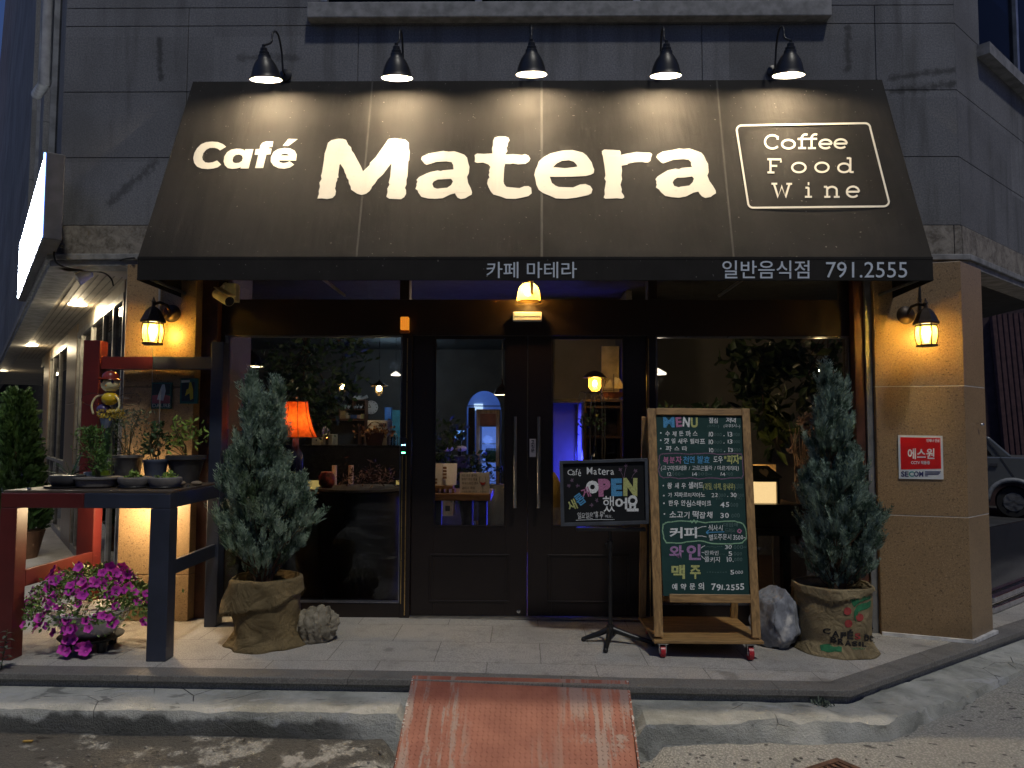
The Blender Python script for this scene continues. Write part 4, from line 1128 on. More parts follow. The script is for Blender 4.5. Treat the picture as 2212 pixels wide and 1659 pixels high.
MB().box(a.x, b_.x, FY - .058, FY - .0105, a.z, a.z + .021).build("base", mat("orange_base", (.42, .12, .02)), al, bevel=.004)
# bullet camera under the awning
c0, c1 = at(466, 633, -.12), at(496, 651, -.24)
cc = thing("security_camera", "tan bullet security camera under the left end of the awning", "camera", c0)
d = (c1 - c0)
body = MB().tube([c0, c0 + d * .08, c0 + d * .1, c0 + d * .9, c0 + d], [.012, .014, .036, .038, .036], 18)
body.build("camera_body", mat("tan_camera_shell", (.62, .5, .32), .35), cc, smooth=True, auto=40)
MB().tube([c0 + d * 1.001, c0 + d * 1.02], [.034, .03], 18).build("lens", mat("black_glass", (.01, .01, .012), .1), cc)
side = d.normalized().cross(Vector((0, 0, 1))).normalized(); upv = side.cross(d.normalized())
MB().obox(c0 + d * .55 + upv * .043, d * .5, side * .034, upv * .004).build("sunshield", mat("tan_camera_shell", (.62, .5, .32)), cc, bevel=.003)
MB().tube([c0 + d * .25 + upv * .02, c0 + d * .25 + Vector((-.01, .06, .06)), c0 + Vector((.0, FY + .12, .10))], .012, 8).build("bracket", M_WHITE, cc)
a, b_ = at(481, 650, -.02), at(510, 612, -.02)
tag(MB().box(a.x, b_.x, -.03, FY, a.z, b_.z).build("junction_box", mat("grey_beige_plastic", (.4, .37, .3)), None, bevel=.004), "square beige junction box just behind the bullet camera", "junction box")
# card reader
a, b_ = X0(866), X0(880)
rd = thing("card_reader", "narrow black card reader with green lights on the door frame", "card reader", ((a + b_) / 2, FY, Z0(985, 870)))
MB().box(a, b_, FY - .034, FY - .0105, Z0(984, 870), Z0(945, 870)).build("reader_body", M_BLACK, rd, bevel=.004)
MB().box(a + .01, b_ - .012, FY - .036, FY - .0345, Z0(979, 870), Z0(976.5, 870)).build("green_light", glow("green_led", (.1, 1, .4), 2.5), rd)
MB().box(a + .01, b_ - .03, FY - .036, FY - .0345, Z0(962, 870), Z0(960, 870)).box(a + .024, b_ - .012, FY - .036, FY - .0345, Z0(962, 870), Z0(960, 870)).build("status_light", glow("cyan_led", (.2, .55, 1), 2.0), rd)
# fixed-door sticker
a, b_ = X0(1144), X0(1157.5)
stk = tag(MB().box(a, b_, FY + .021, FY + .0243, Z0(987), Z0(948)).build("door_sticker", M_WHITE, None), "narrow white sticker lettered down the middle of the doors", "sticker")
sq = MB(); ps = lambda u, v: at(u, v, FY + .0203)
for k, ch in enumerate("고정문"): write(sq, ch, rect(1147, 1154.5, 951 + k * 9, 959 + k * 9), ps, .03)
sq.build("lettering", mat("dark_ink", (.03, .03, .04)), stk)

# notice on the right pillar
pn = (q1[1] - q0[1]) / (q1[0] - q0[0]); PN = Vector((pn, -1, 0)).normalized()
PPL = (Vector((q0[0], q0[1], 0)), PN)
pp = lambda o_: (lambda u, v: onp(u, v, PPL, o_))
def pxc(x, y): return ((3300 + x * 732 / 1349) * .54861, (1050 + y * 900 / 1659) * .54861)
SC = [pxc(434, 1222), pxc(756, 1228), pxc(764, 1544), pxc(440, 1538)]
sg = MB().prism([onp(*p, PPL, .002) for p in SC], PN * .006).build("security_notice", mat("notice_white", (.66, .70, .71), .35, 0, .03), None)
tag(sg, "red and white security notice on the right granite pillar", "notice")
MB().prism([onp(*pxc(*p), PPL, .0085) for p in ((450, 1238), (740, 1243), (746, 1466), (455, 1472))], PN * .0008).build("red_panel", mat("notice_red", (.62, .01, .012), .35, 0, .04), sg)
w1 = MB(); Q = lambda x0, y0, x1, y1: [pxc(x0, y0), pxc(x1, y0 + 1), pxc(x1, y1 + 1), pxc(x0, y1)]
write(w1, "에스원", Q(503, 1318, 697, 1396), pp(.0105), .022); write(w1, "CCTV 작동중", Q(527, 1408, 664, 1434), pp(.0105), .03); write(w1, "언제나 안심", Q(638, 1250, 732, 1273), pp(.0105), .03)
w1.build("white_lettering", mat("notice_white_ink", (.8, .8, .8)), sg)
w1 = MB(); write(w1, "SE", Q(455, 1484, 510, 1524), pp(.0095), .03); write(w1, "OM", Q(548, 1484, 617, 1524), pp(.0095), .03)
for k in range(4): ribbon(w1, [pxc(628, 1487 + k * 10), pxc((745, 738, 728, 650)[k], 1488 + k * 10)], 1.6, pp(.0096))
w1.build("blue_lettering", mat("notice_blue_ink", (.015, .02, .12)), sg)
w1 = MB(); write(w1, "C", Q(511, 1484, 549, 1524), pp(.0095), .03); w1.build("teal_lettering", mat("notice_teal_ink", (.02, .3, .33)), sg)
# small socket cap on the chamfer of the right pillar
tag(MB().ball(at(2122, 917, -.08), .016, 12, 8, (1, .5, .6)).build("wall_stud", M_STEEL, None, smooth=True), "small shiny metal stud on the narrow side of the right pillar", "stud")

# ------------------------------------------------------------------ left side: lit sign, downlights, flood lamp, cables, pipe
sgn = CL + LN * .02
lsg = thing("light_box_sign", "glowing white light box sign on the left side of the building", "sign", CL + LD * 1.0 + LN * .15 + Vector((0, 0, 2.9)))
# depth along the wing from photo points
def onwing(u, v, off):
    p0 = CL + LN * off; d_ = ray(u, v); t = (p0 - CAM).dot(LN) / d_.dot(LN); return CAM + d_ * t
s0 = onwing(97, 345, .13); s1 = onwing(44, 520, .13)
za, zb_ = onwing(97, 489, .13).z, onwing(97, 340, .13).z
ta, tb = (s0 - CL).dot(LD), (s1 - CL).dot(LD)
def wb(mbq, t0, t1, o0, o1_, z0, z1):
    c_ = CL + LD * ((t0 + t1) / 2) + LN * ((o0 + o1_) / 2)
    mbq.obox((c_.x, c_.y, (z0 + z1) / 2), LD * ((t1 - t0) / 2), LN * ((o1_ - o0) / 2), Vector((0, 0, (z1 - z0) / 2)))
q = MB(); wb(q, ta - .03, tb + .03, .015, .127, za - .03, zb_ + .03); q.build("case", mat("dark_sign_case", (.05, .05, .06)), lsg, bevel=.006)
q = MB(); wb(q, ta, tb, .1275, .134, za, zb_); q.build("lit_face", glow("sign_face_glow", (.82, .90, 1.0), 11.0), lsg)
q = MB(); wb(q, ta - .032, ta - .0, .1275, .138, za - .02, zb_ + .02); q.build("blue_edge", glow("sign_edge_glow", (.15, .3, 1.0), 1.2), lsg)
q = MB()
for t in (ta + .3, tb - .3): q.tube([CL + LD * t + LN * -.02 + Vector((0, 0, za - .0)), CL + LD * t + LN * .1 + Vector((0, 0, za + .05))], .015, 6)
q.build("bracket", M_BLACK, lsg)
dproto = None
for i, (u, v) in enumerate(((167, 658), (68, 746), (8, 800))):
    d_ = ray(u, v); p = CAM + d_ * ((zs_ - .005 - CAM.z) / d_.z)
    if i == 0:
        dw = thing("downlight", "", "downlight", (0, 0, 0), "recessed downlights in the left soffit")
        MB().lathe([(.075, -.001), (.085, -.006), (.092, .0)], (0, 0, 0), 24, None, False).build("rim", M_WHITE, dw, smooth=True, local=True)
        MB().lathe([(0.0001, -.002), (.074, -.002)], (0, 0, 0), 24, None, False).build("lens", glow("downlight_glow", (1, .86, .58), 22.0), dw, local=True)
        point("downlight_light", (0, 0, -.03), 2.6, (1.0, .80, .50), .05, dw); dproto = dw
    else: dw = copy_tree(dproto)
    dw.location = p
    dw['label'] = ("large bright downlight in the left soffit, nearest the lantern pillar", "second downlight deeper under the left soffit", "smallest downlight farthest back under the left soffit")[i]
# white flood lamp under the ledge with its cables
c = at(190, 597, .25)
fl = thing("flood_lamp", "small white lamp head hanging from the left soffit among cables", "lamp", c)
MB().tube([c + Vector((.03, 0, .035)), c + Vector((.02, -.005, .03)), c + Vector((-.04, -.03, -.02)), c + Vector((-.055, -.04, -.03))], [.02, .038, .045, .05], 16).build("lamp_head", M_WHITE, fl, smooth=True, auto=40)
MB().tube([c + Vector((.03, 0, .035)), c + Vector((.03, .02, .10)), c + Vector((.03, .03, .17))], .011, 8).build("bracket", mat("conduit_grey", (.3, .28, .26)), fl)
def spline(pts, k=6):
    pts = [Vector(p) for p in pts]; sp = []
    for i in range(len(pts) - 1):
        p0, p1, p2, p3 = pts[max(i - 1, 0)], pts[i], pts[i + 1], pts[min(i + 2, len(pts) - 1)]
        for j in range(k):
            t = j / k; sp.append(0.5 * ((2 * p1) + (p2 - p0) * t + (2 * p0 - 5 * p1 + 4 * p2 - p3) * t * t + (3 * p1 - p0 - 3 * p2 + p3) * t ** 3))
    return sp + [pts[-1]]
cb = MB()
cb.tube(spline([at(112, 485, -.13), at(118, 505, -.14), at(117, 555, -.13), at(128, 572, -.1), at(160, 582, .0), at(200, 586, .2), at(235, 580, .1), at(262, 562, -.05), at(291, 557, -.13)]), .007, 6)
cb.tube(spline([at(200, 586, .22), at(225, 590, .2), at(240, 602, .18), at(245, 618, .2)]), .006, 6)
tag(cb.build("sagging_cable", M_BLACK, None, smooth=True), "black cable sagging from the light box sign to the awning", "cable")
pp_ = MB()
def wg(t, off, z): return CL + LD * t + LN * off + Vector((0, 0, z))
zE = onwing(105, 108, .12).z
pp_.tube([wg(.36, .10, ZTOP), wg(.36, .10, zE), wg(1.35, .10, onwing(66, 270, .1).z)], .045, 12)
tag(pp_.build("downpipe", mat("grey_pipe", (.3, .3, .31), .4), None, smooth=True, auto=40), "grey downpipe with a slanting foot on the left corner of the building", "pipe")
# ------------------------------------------------------------------ ramp
rp = thing("entrance_ramp", "worn red checker plate steel ramp leading up to the doors", "ramp", (0, 0, 0))
r0, r1 = onf(891, 1459, .012), onf(1358, 1470, .012)
rb0 = onf(842, 1668, -.255); rb1 = onf(1387, 1668, -.255)
ux = (r1 - r0).normalized(); dn = ((rb0 + rb1) / 2 - (r0 + r1) / 2).normalized()
W_ = (r1 - r0).length; L_ = .84
rn = ux.cross(dn).normalized(); rn = rn if rn.z > 0 else -rn
rp.location = r0
def m_ramp():
    b = NB("red_ramp_paint")
    n1 = b.noise(6, 5); fine = b.noise(70, 3, .7)
    col = b.mix(b.ramp(n1, .3, .7), (.23, .072, .047), (.32, .115, .075))
    x, y, z = b.sep()
    st = b.noise(13, 5, .62, b.map((1, .10, .10)))
    lane = b.noise(1.6, 3, .5, b.map((1, .25, .25), (3.1, 0, 0)))
    m1 = b.math('MULTIPLY', b.ramp(b.math('ADD', st, b.math('MULTIPLY', fine, .12)), .555, .63), b.ramp(lane, .45, .55))
    rub = b.math('MULTIPLY', b.ramp(b.noise(5.2, 5, .65, None, .4), .62, .69), b.ramp(lane, .42, .54))
    m1 = b.math('MAXIMUM', m1, rub)
    col = b.mix(b.math('MULTIPLY', m1, .6), col, (.27, .245, .23))
    col = b.mix(b.math('MULTIPLY', b.ramp(b.noise(2.3, 5), .55, .75), .35), col, (.13, .04, .025))
    return b.set(col, b.math('SUBTRACT', .55, b.math('MULTIPLY', m1, .15)), 0, .4, fine, .08, .002)
M_RAMP = m_ramp()
pl_ = MB().prism([r0, r1, r1 + dn * L_, r0 + dn * L_], rn * -.008).build("plate", M_RAMP, rp)
lug = MB()
nu, nv = 44, 34
for i in range(nu):
    for j in range(nv):
        a, b_ = (i + .5) / nu, (j + .5) / nv
        c = r0 + ux * W_ * a + dn * L_ * b_ + rn * .0002
        s = 1 if (i + j) % 2 else -1
        d1 = (ux * s + dn).normalized() * .0085; d2 = (ux * s - dn).normalized() * .0026
        lug.add([c - d1, c + d2, c + d1, c - d2, c + rn * .0016 + d1 * .5, c + rn * .0016 - d1 * .5], [(0, 3, 5), (3, 2, 4, 5), (2, 1, 4), (1, 0, 5, 4)])
lg = lug.build("tread_pattern", M_RAMP, pl_)
sk = MB()
for p, s in ((r0, -1), (r1, 1)):
    q = [p + rn * -.009, p + dn * L_ + rn * -.009, Vector((*(p + dn * L_).xy, -.34)), Vector((*(p - dn * .02).xy, -.30))]
    sk.prism([v + ux * s * -.012 for v in q], ux * s * .008)
sk.build("side_plate", mat("rusty_dark_steel", (.035, .028, .028), .7, .2, .4), rp)
ch = MB(); rg = random.Random(4)
for p, s in ((r0, 1), (r1, -1)):
    for k in range(46):
        t = rg.random(); w = rg.uniform(.003, .009); c = p + dn * L_ * t + ux * s * rg.uniform(.001, .008) + rn * .0022
        a = rg.uniform(0, 6.28); d = (ux * math.cos(a) + dn * math.sin(a)); e = (ux * -math.sin(a) + dn * math.cos(a))
        ch.add([c + d * w, c + e * w * .6, c - d * w, c - e * w * .5], [(0, 1, 2, 3)])
ch.build("chipped_edge", mat("chipped_bare_paint", (.5, .48, .46), .6), pl_)

# ------------------------------------------------------------------ planter bench of painted steel posts
M_RED = mat("brick_red_paint", (.10, .013, .012), .42, 0, .15, 5)
M_NAVY = mat("navy_paint", (.028, .034, .055), .40, 0, .15, 5)
tb_ = thing("planter_table", "tall plant table of painted steel posts, left half red and right half navy", "plant table", (-2.5, -.7, 0))
pw = .105
tf = onf(352, 1433).y + .03                      # front face
xr1 = onf(352, 1433).x; xr0 = xr1 - .115
xl0 = at(-8, 1300, tf).x; xl1 = at(28, 1300, tf).x
tt = at(200, 1066, tf).z; tbm = at(200, 1098, tf).z
yb1 = -.14; yb0 = yb1 - pw
xbr1 = at(479, 900, yb0).x; xbr0 = xbr1 - .085
xbl0 = at(175, 900, yb0).x; xbl1 = at(211, 900, yb0).x
ztop_ = at(466, 738, yb0).z; ztl = at(190, 735, yb0).z
MB().box(xl0, xl1, tf, tf + pw, 0, tbm - .001).build("post", M_RED, tb_, bevel=.004)
MB().box(xr0, xr1, tf, tf + pw, 0, tbm - .001).build("post", M_NAVY, tb_, bevel=.004)
MB().box(xbl0, xbl1, yb0, yb1, 0, ztl).build("post", M_RED, tb_, bevel=.004)
MB().box(xbr0, xbr1, yb0, yb1, zf(0), ztop_).build("post", M_NAVY, tb_, bevel=.004)
xm = at(181, 1080, tf).x
MB().box(xl0, xm, tf, tf + pw, tbm, tt).build("front_rail", M_RED, tb_, bevel=.004)
MB().box(xm + .001, xr1, tf, tf + pw, tbm, tt).build("front_rail", M_NAVY, tb_, bevel=.004)
MB().prism([(xr0 + .01, tf + pw + .001, tbm), (xr1 - .001, tf + pw + .001, tbm), (xbr1 - .001, yb0 - .001, tbm), (xbr0 + .0, yb0 - .001, tbm)], (0, 0, tt - tbm)).build("side_rail", M_NAVY, tb_, bevel=.004)
MB().prism([(xl0 + .01, tf + pw + .001, tbm), (xl1 - .001, tf + pw + .001, tbm), (xbl1 - .001, yb0 - .001, tbm), (xbl0, yb0 - .001, tbm)], (0, 0, tt - tbm)).build("side_rail", M_RED, tb_, bevel=.004)
zb0_, zb1_ = at(330, 797, yb0).z, at(330, 770, yb0).z; xmm = at(327, 785, yb0).x
MB().box(xbl1 + .001, xmm, yb0 + .015, yb1 - .015, zb0_, zb1_).build("back_rail", M_RED, tb_, bevel=.003)
MB().box(xmm + .001, xbr0 - .001, yb0 + .015, yb1 - .015, zb0_, zb1_).build("back_rail", M_NAVY, tb_, bevel=.003)
# low stretchers on the two sides
def stretch(x_a, x_b, m, za, zb2):
    MB().prism([(x_a - .045, tf + pw, za), (x_a - .02, tf + pw, za), (x_b - .02, yb0, za), (x_b - .045, yb0, za)], (0, 0, zb2 - za)).build("stretcher", m, tb_, bevel=.003)
sz0_ = onf(48, 1430).y
stretch(xr1 - .005, xbr1 + .0, M_NAVY, .47, .555); stretch(xl1 + .02, xbl1 + .02, M_RED, .40, .50)
# slatted top
top = MB()
for k in range(6):
    y = tf + .02 + k * ((yb0 - tf - .02) / 6); top.prism([(xl0 + .0 + .1 * k / 6, y, tt + .001), (xr1 - .03 * k / 6, y, tt + .001), (xr1 - .03 * (k + 1) / 6, y + .125, tt + .001), (xl0 + .1 * (k + 1) / 6, y + .125, tt + .001)], (0, 0, .014))
top.build("table_top", wood("weathered_dark_boards", (.11, .085, .065), 'X', .35), tb_, bevel=.002)
bo = MB()
for (u, v) in ((78, 1058), (706, 1058)):
    pass
for x, y in ((xl0 + .14, tf + .04), (xr1 - .05, tf + .35)): bo.lathe([(.0, 0), (.012, 0), (.012, .01), (.006, .014), (0, .015)], (x, y, tt + .015), 8)
bo.build("bolt", M_STEEL, tb_)

ulx = at(300, 1100, yb0 - .06).x
MB().box(ulx - .16, ulx + .16, yb0 - .06, yb0 - .02, tbm - .03, tbm - .012).build("under_light", glow("under_table_glow", (1, .74, .42), 6.0), tb_)
point("under_table_light", (ulx, yb0 - .07, tbm - .06), 3.4, (1.0, .72, .40), .04, tb_)

# ------------------------------------------------------------------ plants on the table
TZ = tt + .0155
def on_table(u, v):
    d = ray(u, v); return CAM + d * ((TZ - CAM.z) / d.z) if abs(d.z) > 1e-4 else CAM
def at_table(u, Y): p = at(u, 1040, Y); return Vector((p.x, Y, TZ))
M_SOIL = mat("dark_soil", (.03, .022, .016), .95, 0, .4, 40, bump=.5)
def leafmat(name, c, var=.35):
    if name in _mc: return _mc[name]
    b = NB(name); n1 = b.noise(14, 3); n2 = b.noise(60, 2)
    col = b.mix(b.ramp(n1, .3, .7), tuple(x * (1 - var) for x in c), tuple(x * (1 + var) for x in c))
    col = b.mix(b.math('MULTIPLY', b.ramp(n2, .55, .75), .4), col, (c[0] * 1.8, c[1] * 1.35, c[2] * .8))
    _mc[name] = b.set(col, .5, 0, .35); return _mc[name]
M_GREEN = leafmat("fresh_green_leaf", (.085, .17, .035)); M_DGREEN = leafmat("dark_green_leaf", (.03, .065, .022)); M_GREY = leafmat("grey_green_leaf", (.09, .12, .085)); M_LIME = leafmat("lime_leaf", (.20, .30, .06))
M_POTB = mat("dark_glazed_pot", (.05, .05, .055), .35, 0, .3, 12); M_POTG = mat("grey_clay_pot", (.16, .15, .14), .6, 0, .25, 12); M_POTBL = mat("blue_grey_pot", (.10, .12, .17), .45, 0, .2)
PLG = "potted plants on the plant table"
def pot_plant(name, label, u, Y, pot, potmat, leaves, lm, size, asp, rg, stems=0, sq=1.0, soil=True, up_=.3, shadez=None):
    p = at_table(u, Y); t = thing(name, label, "potted plant", p, PLG)
    mbp = MB().lathe(pot, p, 28); 
    if sq != 1.0: mbp.v = [(p.x + (a - p.x) * sq, b_, c_) for a, b_, c_ in mbp.v]
    mbp.build("pot", potmat, t, smooth=True, auto=40)
    rt = max(r for r, z in pot) ; zt_ = pot[-1][1]
    if soil: MB().lathe([(0.001, zt_ - .012), (pot[-1][0] * .93 * min(1, sq), zt_ - .012)], p, 20, None, False).build("soil", M_SOIL, t)
    pts = [Vector((p.x + a, p.y + b_, p.z + c_)) for a, b_, c_ in leaves]
    if stems:
        sm = MB()
        for k in range(stems):
            q = pts[rg.randrange(len(pts))]; base = p + Vector((rg.uniform(-.02, .02), rg.uniform(-.02, .02), zt_ - .02))
            mid = base.lerp(q, .5) + Vector((rg.uniform(-.02, .02), rg.uniform(-.02, .02), .02)); sm.tube(spline([base, mid, q], 4), .003, 5)
        sm.build("stem", mat("green_brown_stem", (.08, .07, .03)), t)
    l = MB(); leaf_cloud(l, pts, rg, size, asp, up_); l.build("foliage", lm, t)
    return t
rg = random.Random(11)
def blob(n, rx, ry, z0, z1, cx=0, cy=0, clump=7):
    cs = [(rg.uniform(-1, 1), rg.uniform(-1, 1), rg.random()) for _ in range(clump)]; res = []
    for _ in range(n):
        c = rg.choice(cs); res.append((cx + rx * (c[0] * .7 + rg.gauss(0, .22)), cy + ry * (c[1] * .7 + rg.gauss(0, .22)), z0 + (z1 - z0) * min(1, max(0, c[2] + rg.gauss(0, .17)))))
    return res
Yt = tf + .27
# bonsai tray with the feathery bush
pot_plant("bonsai_bush", "feathery bright green bush in the long shallow bonsai tray", 212, Yt, [(.105, .0), (.112, .012), (.12, .012), (.13, .05), (.14, .055), (.14, .065), (.128, .065)], M_POTG, blob(1100, .13, .10, .12, .36, -.02), M_GREEN, .03, .3, rg, 9, 1.0)
# strap-leaved plant in the dark bowl, left end
p = at_table(146, Yt - .02); t = thing("strap_leaf_plant", "dark plant with a few long strap leaves in a round black bowl", "potted plant", p, PLG)
MB().lathe([(.05, 0), (.085, .012), (.105, .045), (.1, .075), (.09, .078)], p, 26).build("pot", M_POTB, t, smooth=True, auto=45)
MB().lathe([(.12, .0), (.13, .006), (.13, .012), (.118, .010)], p + Vector((0, 0, .0003)), 26).build("saucer", M_BLACK, t, smooth=True, auto=45)
def strap(mbq, base, d, L, w, droop, n=7):
    d = Vector(d).normalized(); s = d.cross(Vector((0, 0, 1)))
    s = s.normalized() if s.length > 1e-3 else Vector((1, 0, 0)); vs = []
    for i in range(n):
        u_ = i / (n - 1); c = base + d * L * u_ + Vector((0, 0, -droop * u_ * u_)); ww = w * (math.sin(math.pi * min(.98, .12 + .86 * u_)) ** .7)
        vs += [c - s * ww / 2, c + Vector((0, 0, -ww * .15)), c + s * ww / 2]
    mbq.add(vs, [f for i in range(n - 1) for f in ((3 * i, 3 * i + 1, 3 * i + 4, 3 * i + 3), (3 * i + 1, 3 * i + 2, 3 * i + 5, 3 * i + 4))])
l = MB()
for dx, dz, L in ((-.9, .35, .17), (-.7, .9, .15), (.2, 1, .2), (-.25, 1, .13), (.9, .6, .13), (.7, .9, .15), (-.4, .6, .12), (1, .35, .12)):
    strap(l, p + Vector((rg.uniform(-.02, .02), rg.uniform(-.02, .02), .07)), (dx, rg.uniform(-.4, .4), dz), L, .030, .03)
l.build("leaf", M_DGREEN, t)
# small cups in the tray row
pot_plant("small_pot", "small white cup pot between the bonsai bush and the green cup", 193, Yt + .16, [(.026, 0), (.036, .085), (.033, .085)], M_WHITE, blob(50, .03, .03, .09, .16), M_DGREEN, .02, .4, rg)
pot_plant("small_pot", "lime green square cup pot behind the bonsai tray", 217, Yt + .16, [(.045, 0), (.052, .095), (.047, .095)], mat("lime_plastic", (.26, .40, .03), .4), blob(120, .05, .04, .05, .13, .03), M_LIME, .018, .6, rg)
# cactus
p = at_table(216, Yt + .3); t = thing("cactus", "upright pad cactus behind the green cup pot", "cactus", p, PLG)
MB().lathe([(.04, 0), (.055, .07), (.05, .07)], p, 20).build("pot", M_POTG, t, smooth=True, auto=40)
c_ = MB()
for (dx, z, rx, rz) in ((0, .15, .03, .1), (-.045, .27, .032, .06), (.035, .27, .022, .1), (.05, .37, .018, .07)): c_.ball(p + Vector((dx, 0, z)), 1, 12, 10, (rx, .014, rz))
c_.build("pad", leafmat("cactus_green", (.10, .17, .05)), t, smooth=True)
# two round bowls with ground cover
for u, lab in ((292, "low round grey bowl of pale succulents, nearer the garden figure"), (357, "low round grey bowl of pale succulents, nearer the table's right end")):
    pot_plant("succulent_bowl", lab, u, Yt - .0, [(.06, 0), (.085, .01), (.10, .04), (.098, .06), (.09, .066), (.083, .062)], M_POTG, blob(260, .055, .05, .055, .095), M_LIME, .02, .55, rg, 0)
    p = at_table(u, Yt); tag(MB().lathe([(.088, 0), (.105, .004), (.108, .012), (.1, .009)], p - Vector((0, 0, .0004)), 24).build("saucer", M_BLACK, bpy.data.objects[[o.name for o in bpy.data.objects if o.name.startswith("succulent_bowl")][-1]], smooth=True))
# taller pots at the back
Yk = Yt + .42
pot_plant("herb_pot", "wispy grey-green herb in a grey pot behind the garden figure", 275, Yk, [(.07, 0), (.09, .16), (.1, .17), (.1, .185), (.088, .185)], M_POTG, blob(900, .17, .11, .2, .48, .0), M_GREY, .028, .28, rg, 12)
pot_plant("leafy_pot", "plant with sparse round leaves in a blue-grey pot", 335, Yk - .1, [(.055, 0), (.075, .14), (.082, .15), (.082, .16), (.07, .16)], M_POTBL, blob(220, .11, .08, .17, .40), M_DGREEN, .034, .6, rg, 8)
pot_plant("shrub_pot", "sparse plant with a few yellowing leaves in the widest dark pot by the post", 400, Yk, [(.08, 0), (.115, .15), (.13, .16), (.13, .185), (.115, .185)], M_POTB, blob(130, .13, .08, .2, .42), M_LIME, .05, .42, rg, 9)
tag(MB().tube([at_table(340, Yk - .06), at_table(340, Yk - .06) + Vector((.0, 0, .62))], .003, 6).build("plant_stick", M_POTG, None), "thin bare plant stake standing between the back pots", "stake")
rg2 = random.Random(8)
for k, (u, lab) in enumerate(((392, "small pale pebble by the right end of the plant table"), (425, "larger brown pebble beside the back post on the plant table"))):
    tag(MB().ball(at_table(u, Yt + .2) + Vector((0, 0, .014)), 1, 10, 7, (.03 + .01 * k, .025, .016)).build("pebble", mat("brown_pebble", (.2, .15, .1), .7), None, smooth=True), lab, "pebble")

# ------------------------------------------------------------------ painted metal garden figure
p = at_table(240, Yt + .12); fz = lambda v: at(236, v, p.y).z; fx = lambda u: at(u, 900, p.y).x
gf = thing("garden_figure", "painted metal garden figure with round yellow head, red cap and bucket of flowers", "garden ornament", p)
M_YEL = mat("yellow_enamel", (.62, .42, .02), .22, 0, .1); M_CRM = mat("cream_enamel", (.62, .56, .30), .28, 0, .1); M_PUR = mat("purple_enamel", (.07, .05, .13), .25, 0, .15); M_CAP = mat("red_enamel", (.22, .03, .015), .25)
s1 = 1 / 1661 * (p.y + 5.5)
hc = Vector((fx(236), p.y, fz(831)))
MB().ball(hc, 19 * s1, 20, 14, (1, 1, .86)).build("head", M_CRM, gf, smooth=True)
cp = MB().lathe([(22 * s1, 10 * s1), (21 * s1, 12 * s1), (17 * s1, 14 * s1), (16 * s1, 22 * s1), (9 * s1, 29 * s1), (0, 31 * s1)], hc, 20); cp.lathe([(0.001, 11 * s1), (14 * s1, 11 * s1), (14 * s1, 13 * s1), (.001, 14 * s1)], hc + Vector((-6 * s1, -14 * s1, 0)), 14)
cp.build("cap", M_CAP, gf, smooth=True, auto=50)
ey = MB()
for dx in (-11, 12): ey.ball(hc + Vector((dx * s1, -14 * s1, 6 * s1)), 3.6 * s1, 10, 8, (1, .7, 1.2))
ey.build("eye", mat("blue_black_eye", (.012, .015, .04), .15), gf, smooth=True)
MB().ball(hc + Vector((0, -18 * s1, -3 * s1)), 2.2 * s1, 8, 6).build("nose", mat("orange_nose", (.5, .2, .02)), gf, smooth=True)
MB().tube([hc + Vector((0, 0, -15 * s1)), hc + Vector((0, 0, -26 * s1))], 7 * s1, 14).build("neck", M_PUR, gf, smooth=True, auto=40)
MB().ball((fx(236), p.y, fz(861)), 17 * s1, 20, 14, (1, 1, .88)).build("body", M_YEL, gf, smooth=True)
MB().ball((fx(222), p.y + .01, fz(886)), 15 * s1, 18, 12, (1, 1, .95)).build("lower_body", M_PUR, gf, smooth=True)
am = MB()
am.tube(spline([(fx(227), p.y - .01, fz(853)), (fx(210), p.y - .02, fz(858)), (fx(203), p.y - .03, fz(876)), (fx(209), p.y - .04, fz(895))]), 2.2 * s1, 8)
am.tube(spline([(fx(245), p.y - .01, fz(853)), (fx(257), p.y - .02, fz(862)), (fx(262), p.y - .03, fz(878)), (fx(256), p.y - .05, fz(892))]), 2.2 * s1, 8)
am.build("arm", M_CRM, gf, smooth=True)
bk = (fx(239), p.y - .05, fz(925)); MB().lathe([(8 * s1, 0), (13 * s1, 21 * s1), (14 * s1, 21.5 * s1), (12 * s1, 20 * s1)], bk, 18).build("bucket", mat("blue_grey_enamel", (.14, .17, .24), .3), gf, smooth=True, auto=40)
fw = MB(); leaf_cloud(fw, [(fx(rg.uniform(222, 272)), p.y - .05 + rg.uniform(-.04, .04), fz(rg.uniform(888, 906) - 3)) for _ in range(170)], rg, .022, .6); fw.build("yellow_flowers", leafmat("yellow_petal", (.5, .36, .05), .2), gf)
wg_ = MB()
for dx, sx in ((268, 1), (188, -1)):
    wg_.tube([(fx(dx) + .075 * math.cos(a), p.y + .06, fz(862) + .04 * math.sin(a)) for a in [2 * math.pi * k / 20 for k in range(20)]], .002, 5, closed=True)
    wg_.tube([(fx(236), p.y + .02, fz(858)), (fx(dx), p.y + .06, fz(860))], .002, 5)
wg_.build("wire_wing", M_BLACK, gf)
lg_ = MB(); lg_.tube([(fx(230), p.y, fz(895)), (fx(224), p.y, fz(930)), (fx(217), p.y, p.z)], 2.4 * s1, 8); lg_.tube([(fx(240), p.y, fz(895)), (fx(242), p.y, fz(940)), (fx(247), p.y, p.z)], 1.6 * s1, 8)
lg_.build("leg", mat("faded_green_enamel", (.16, .2, .10), .4), gf, smooth=True)

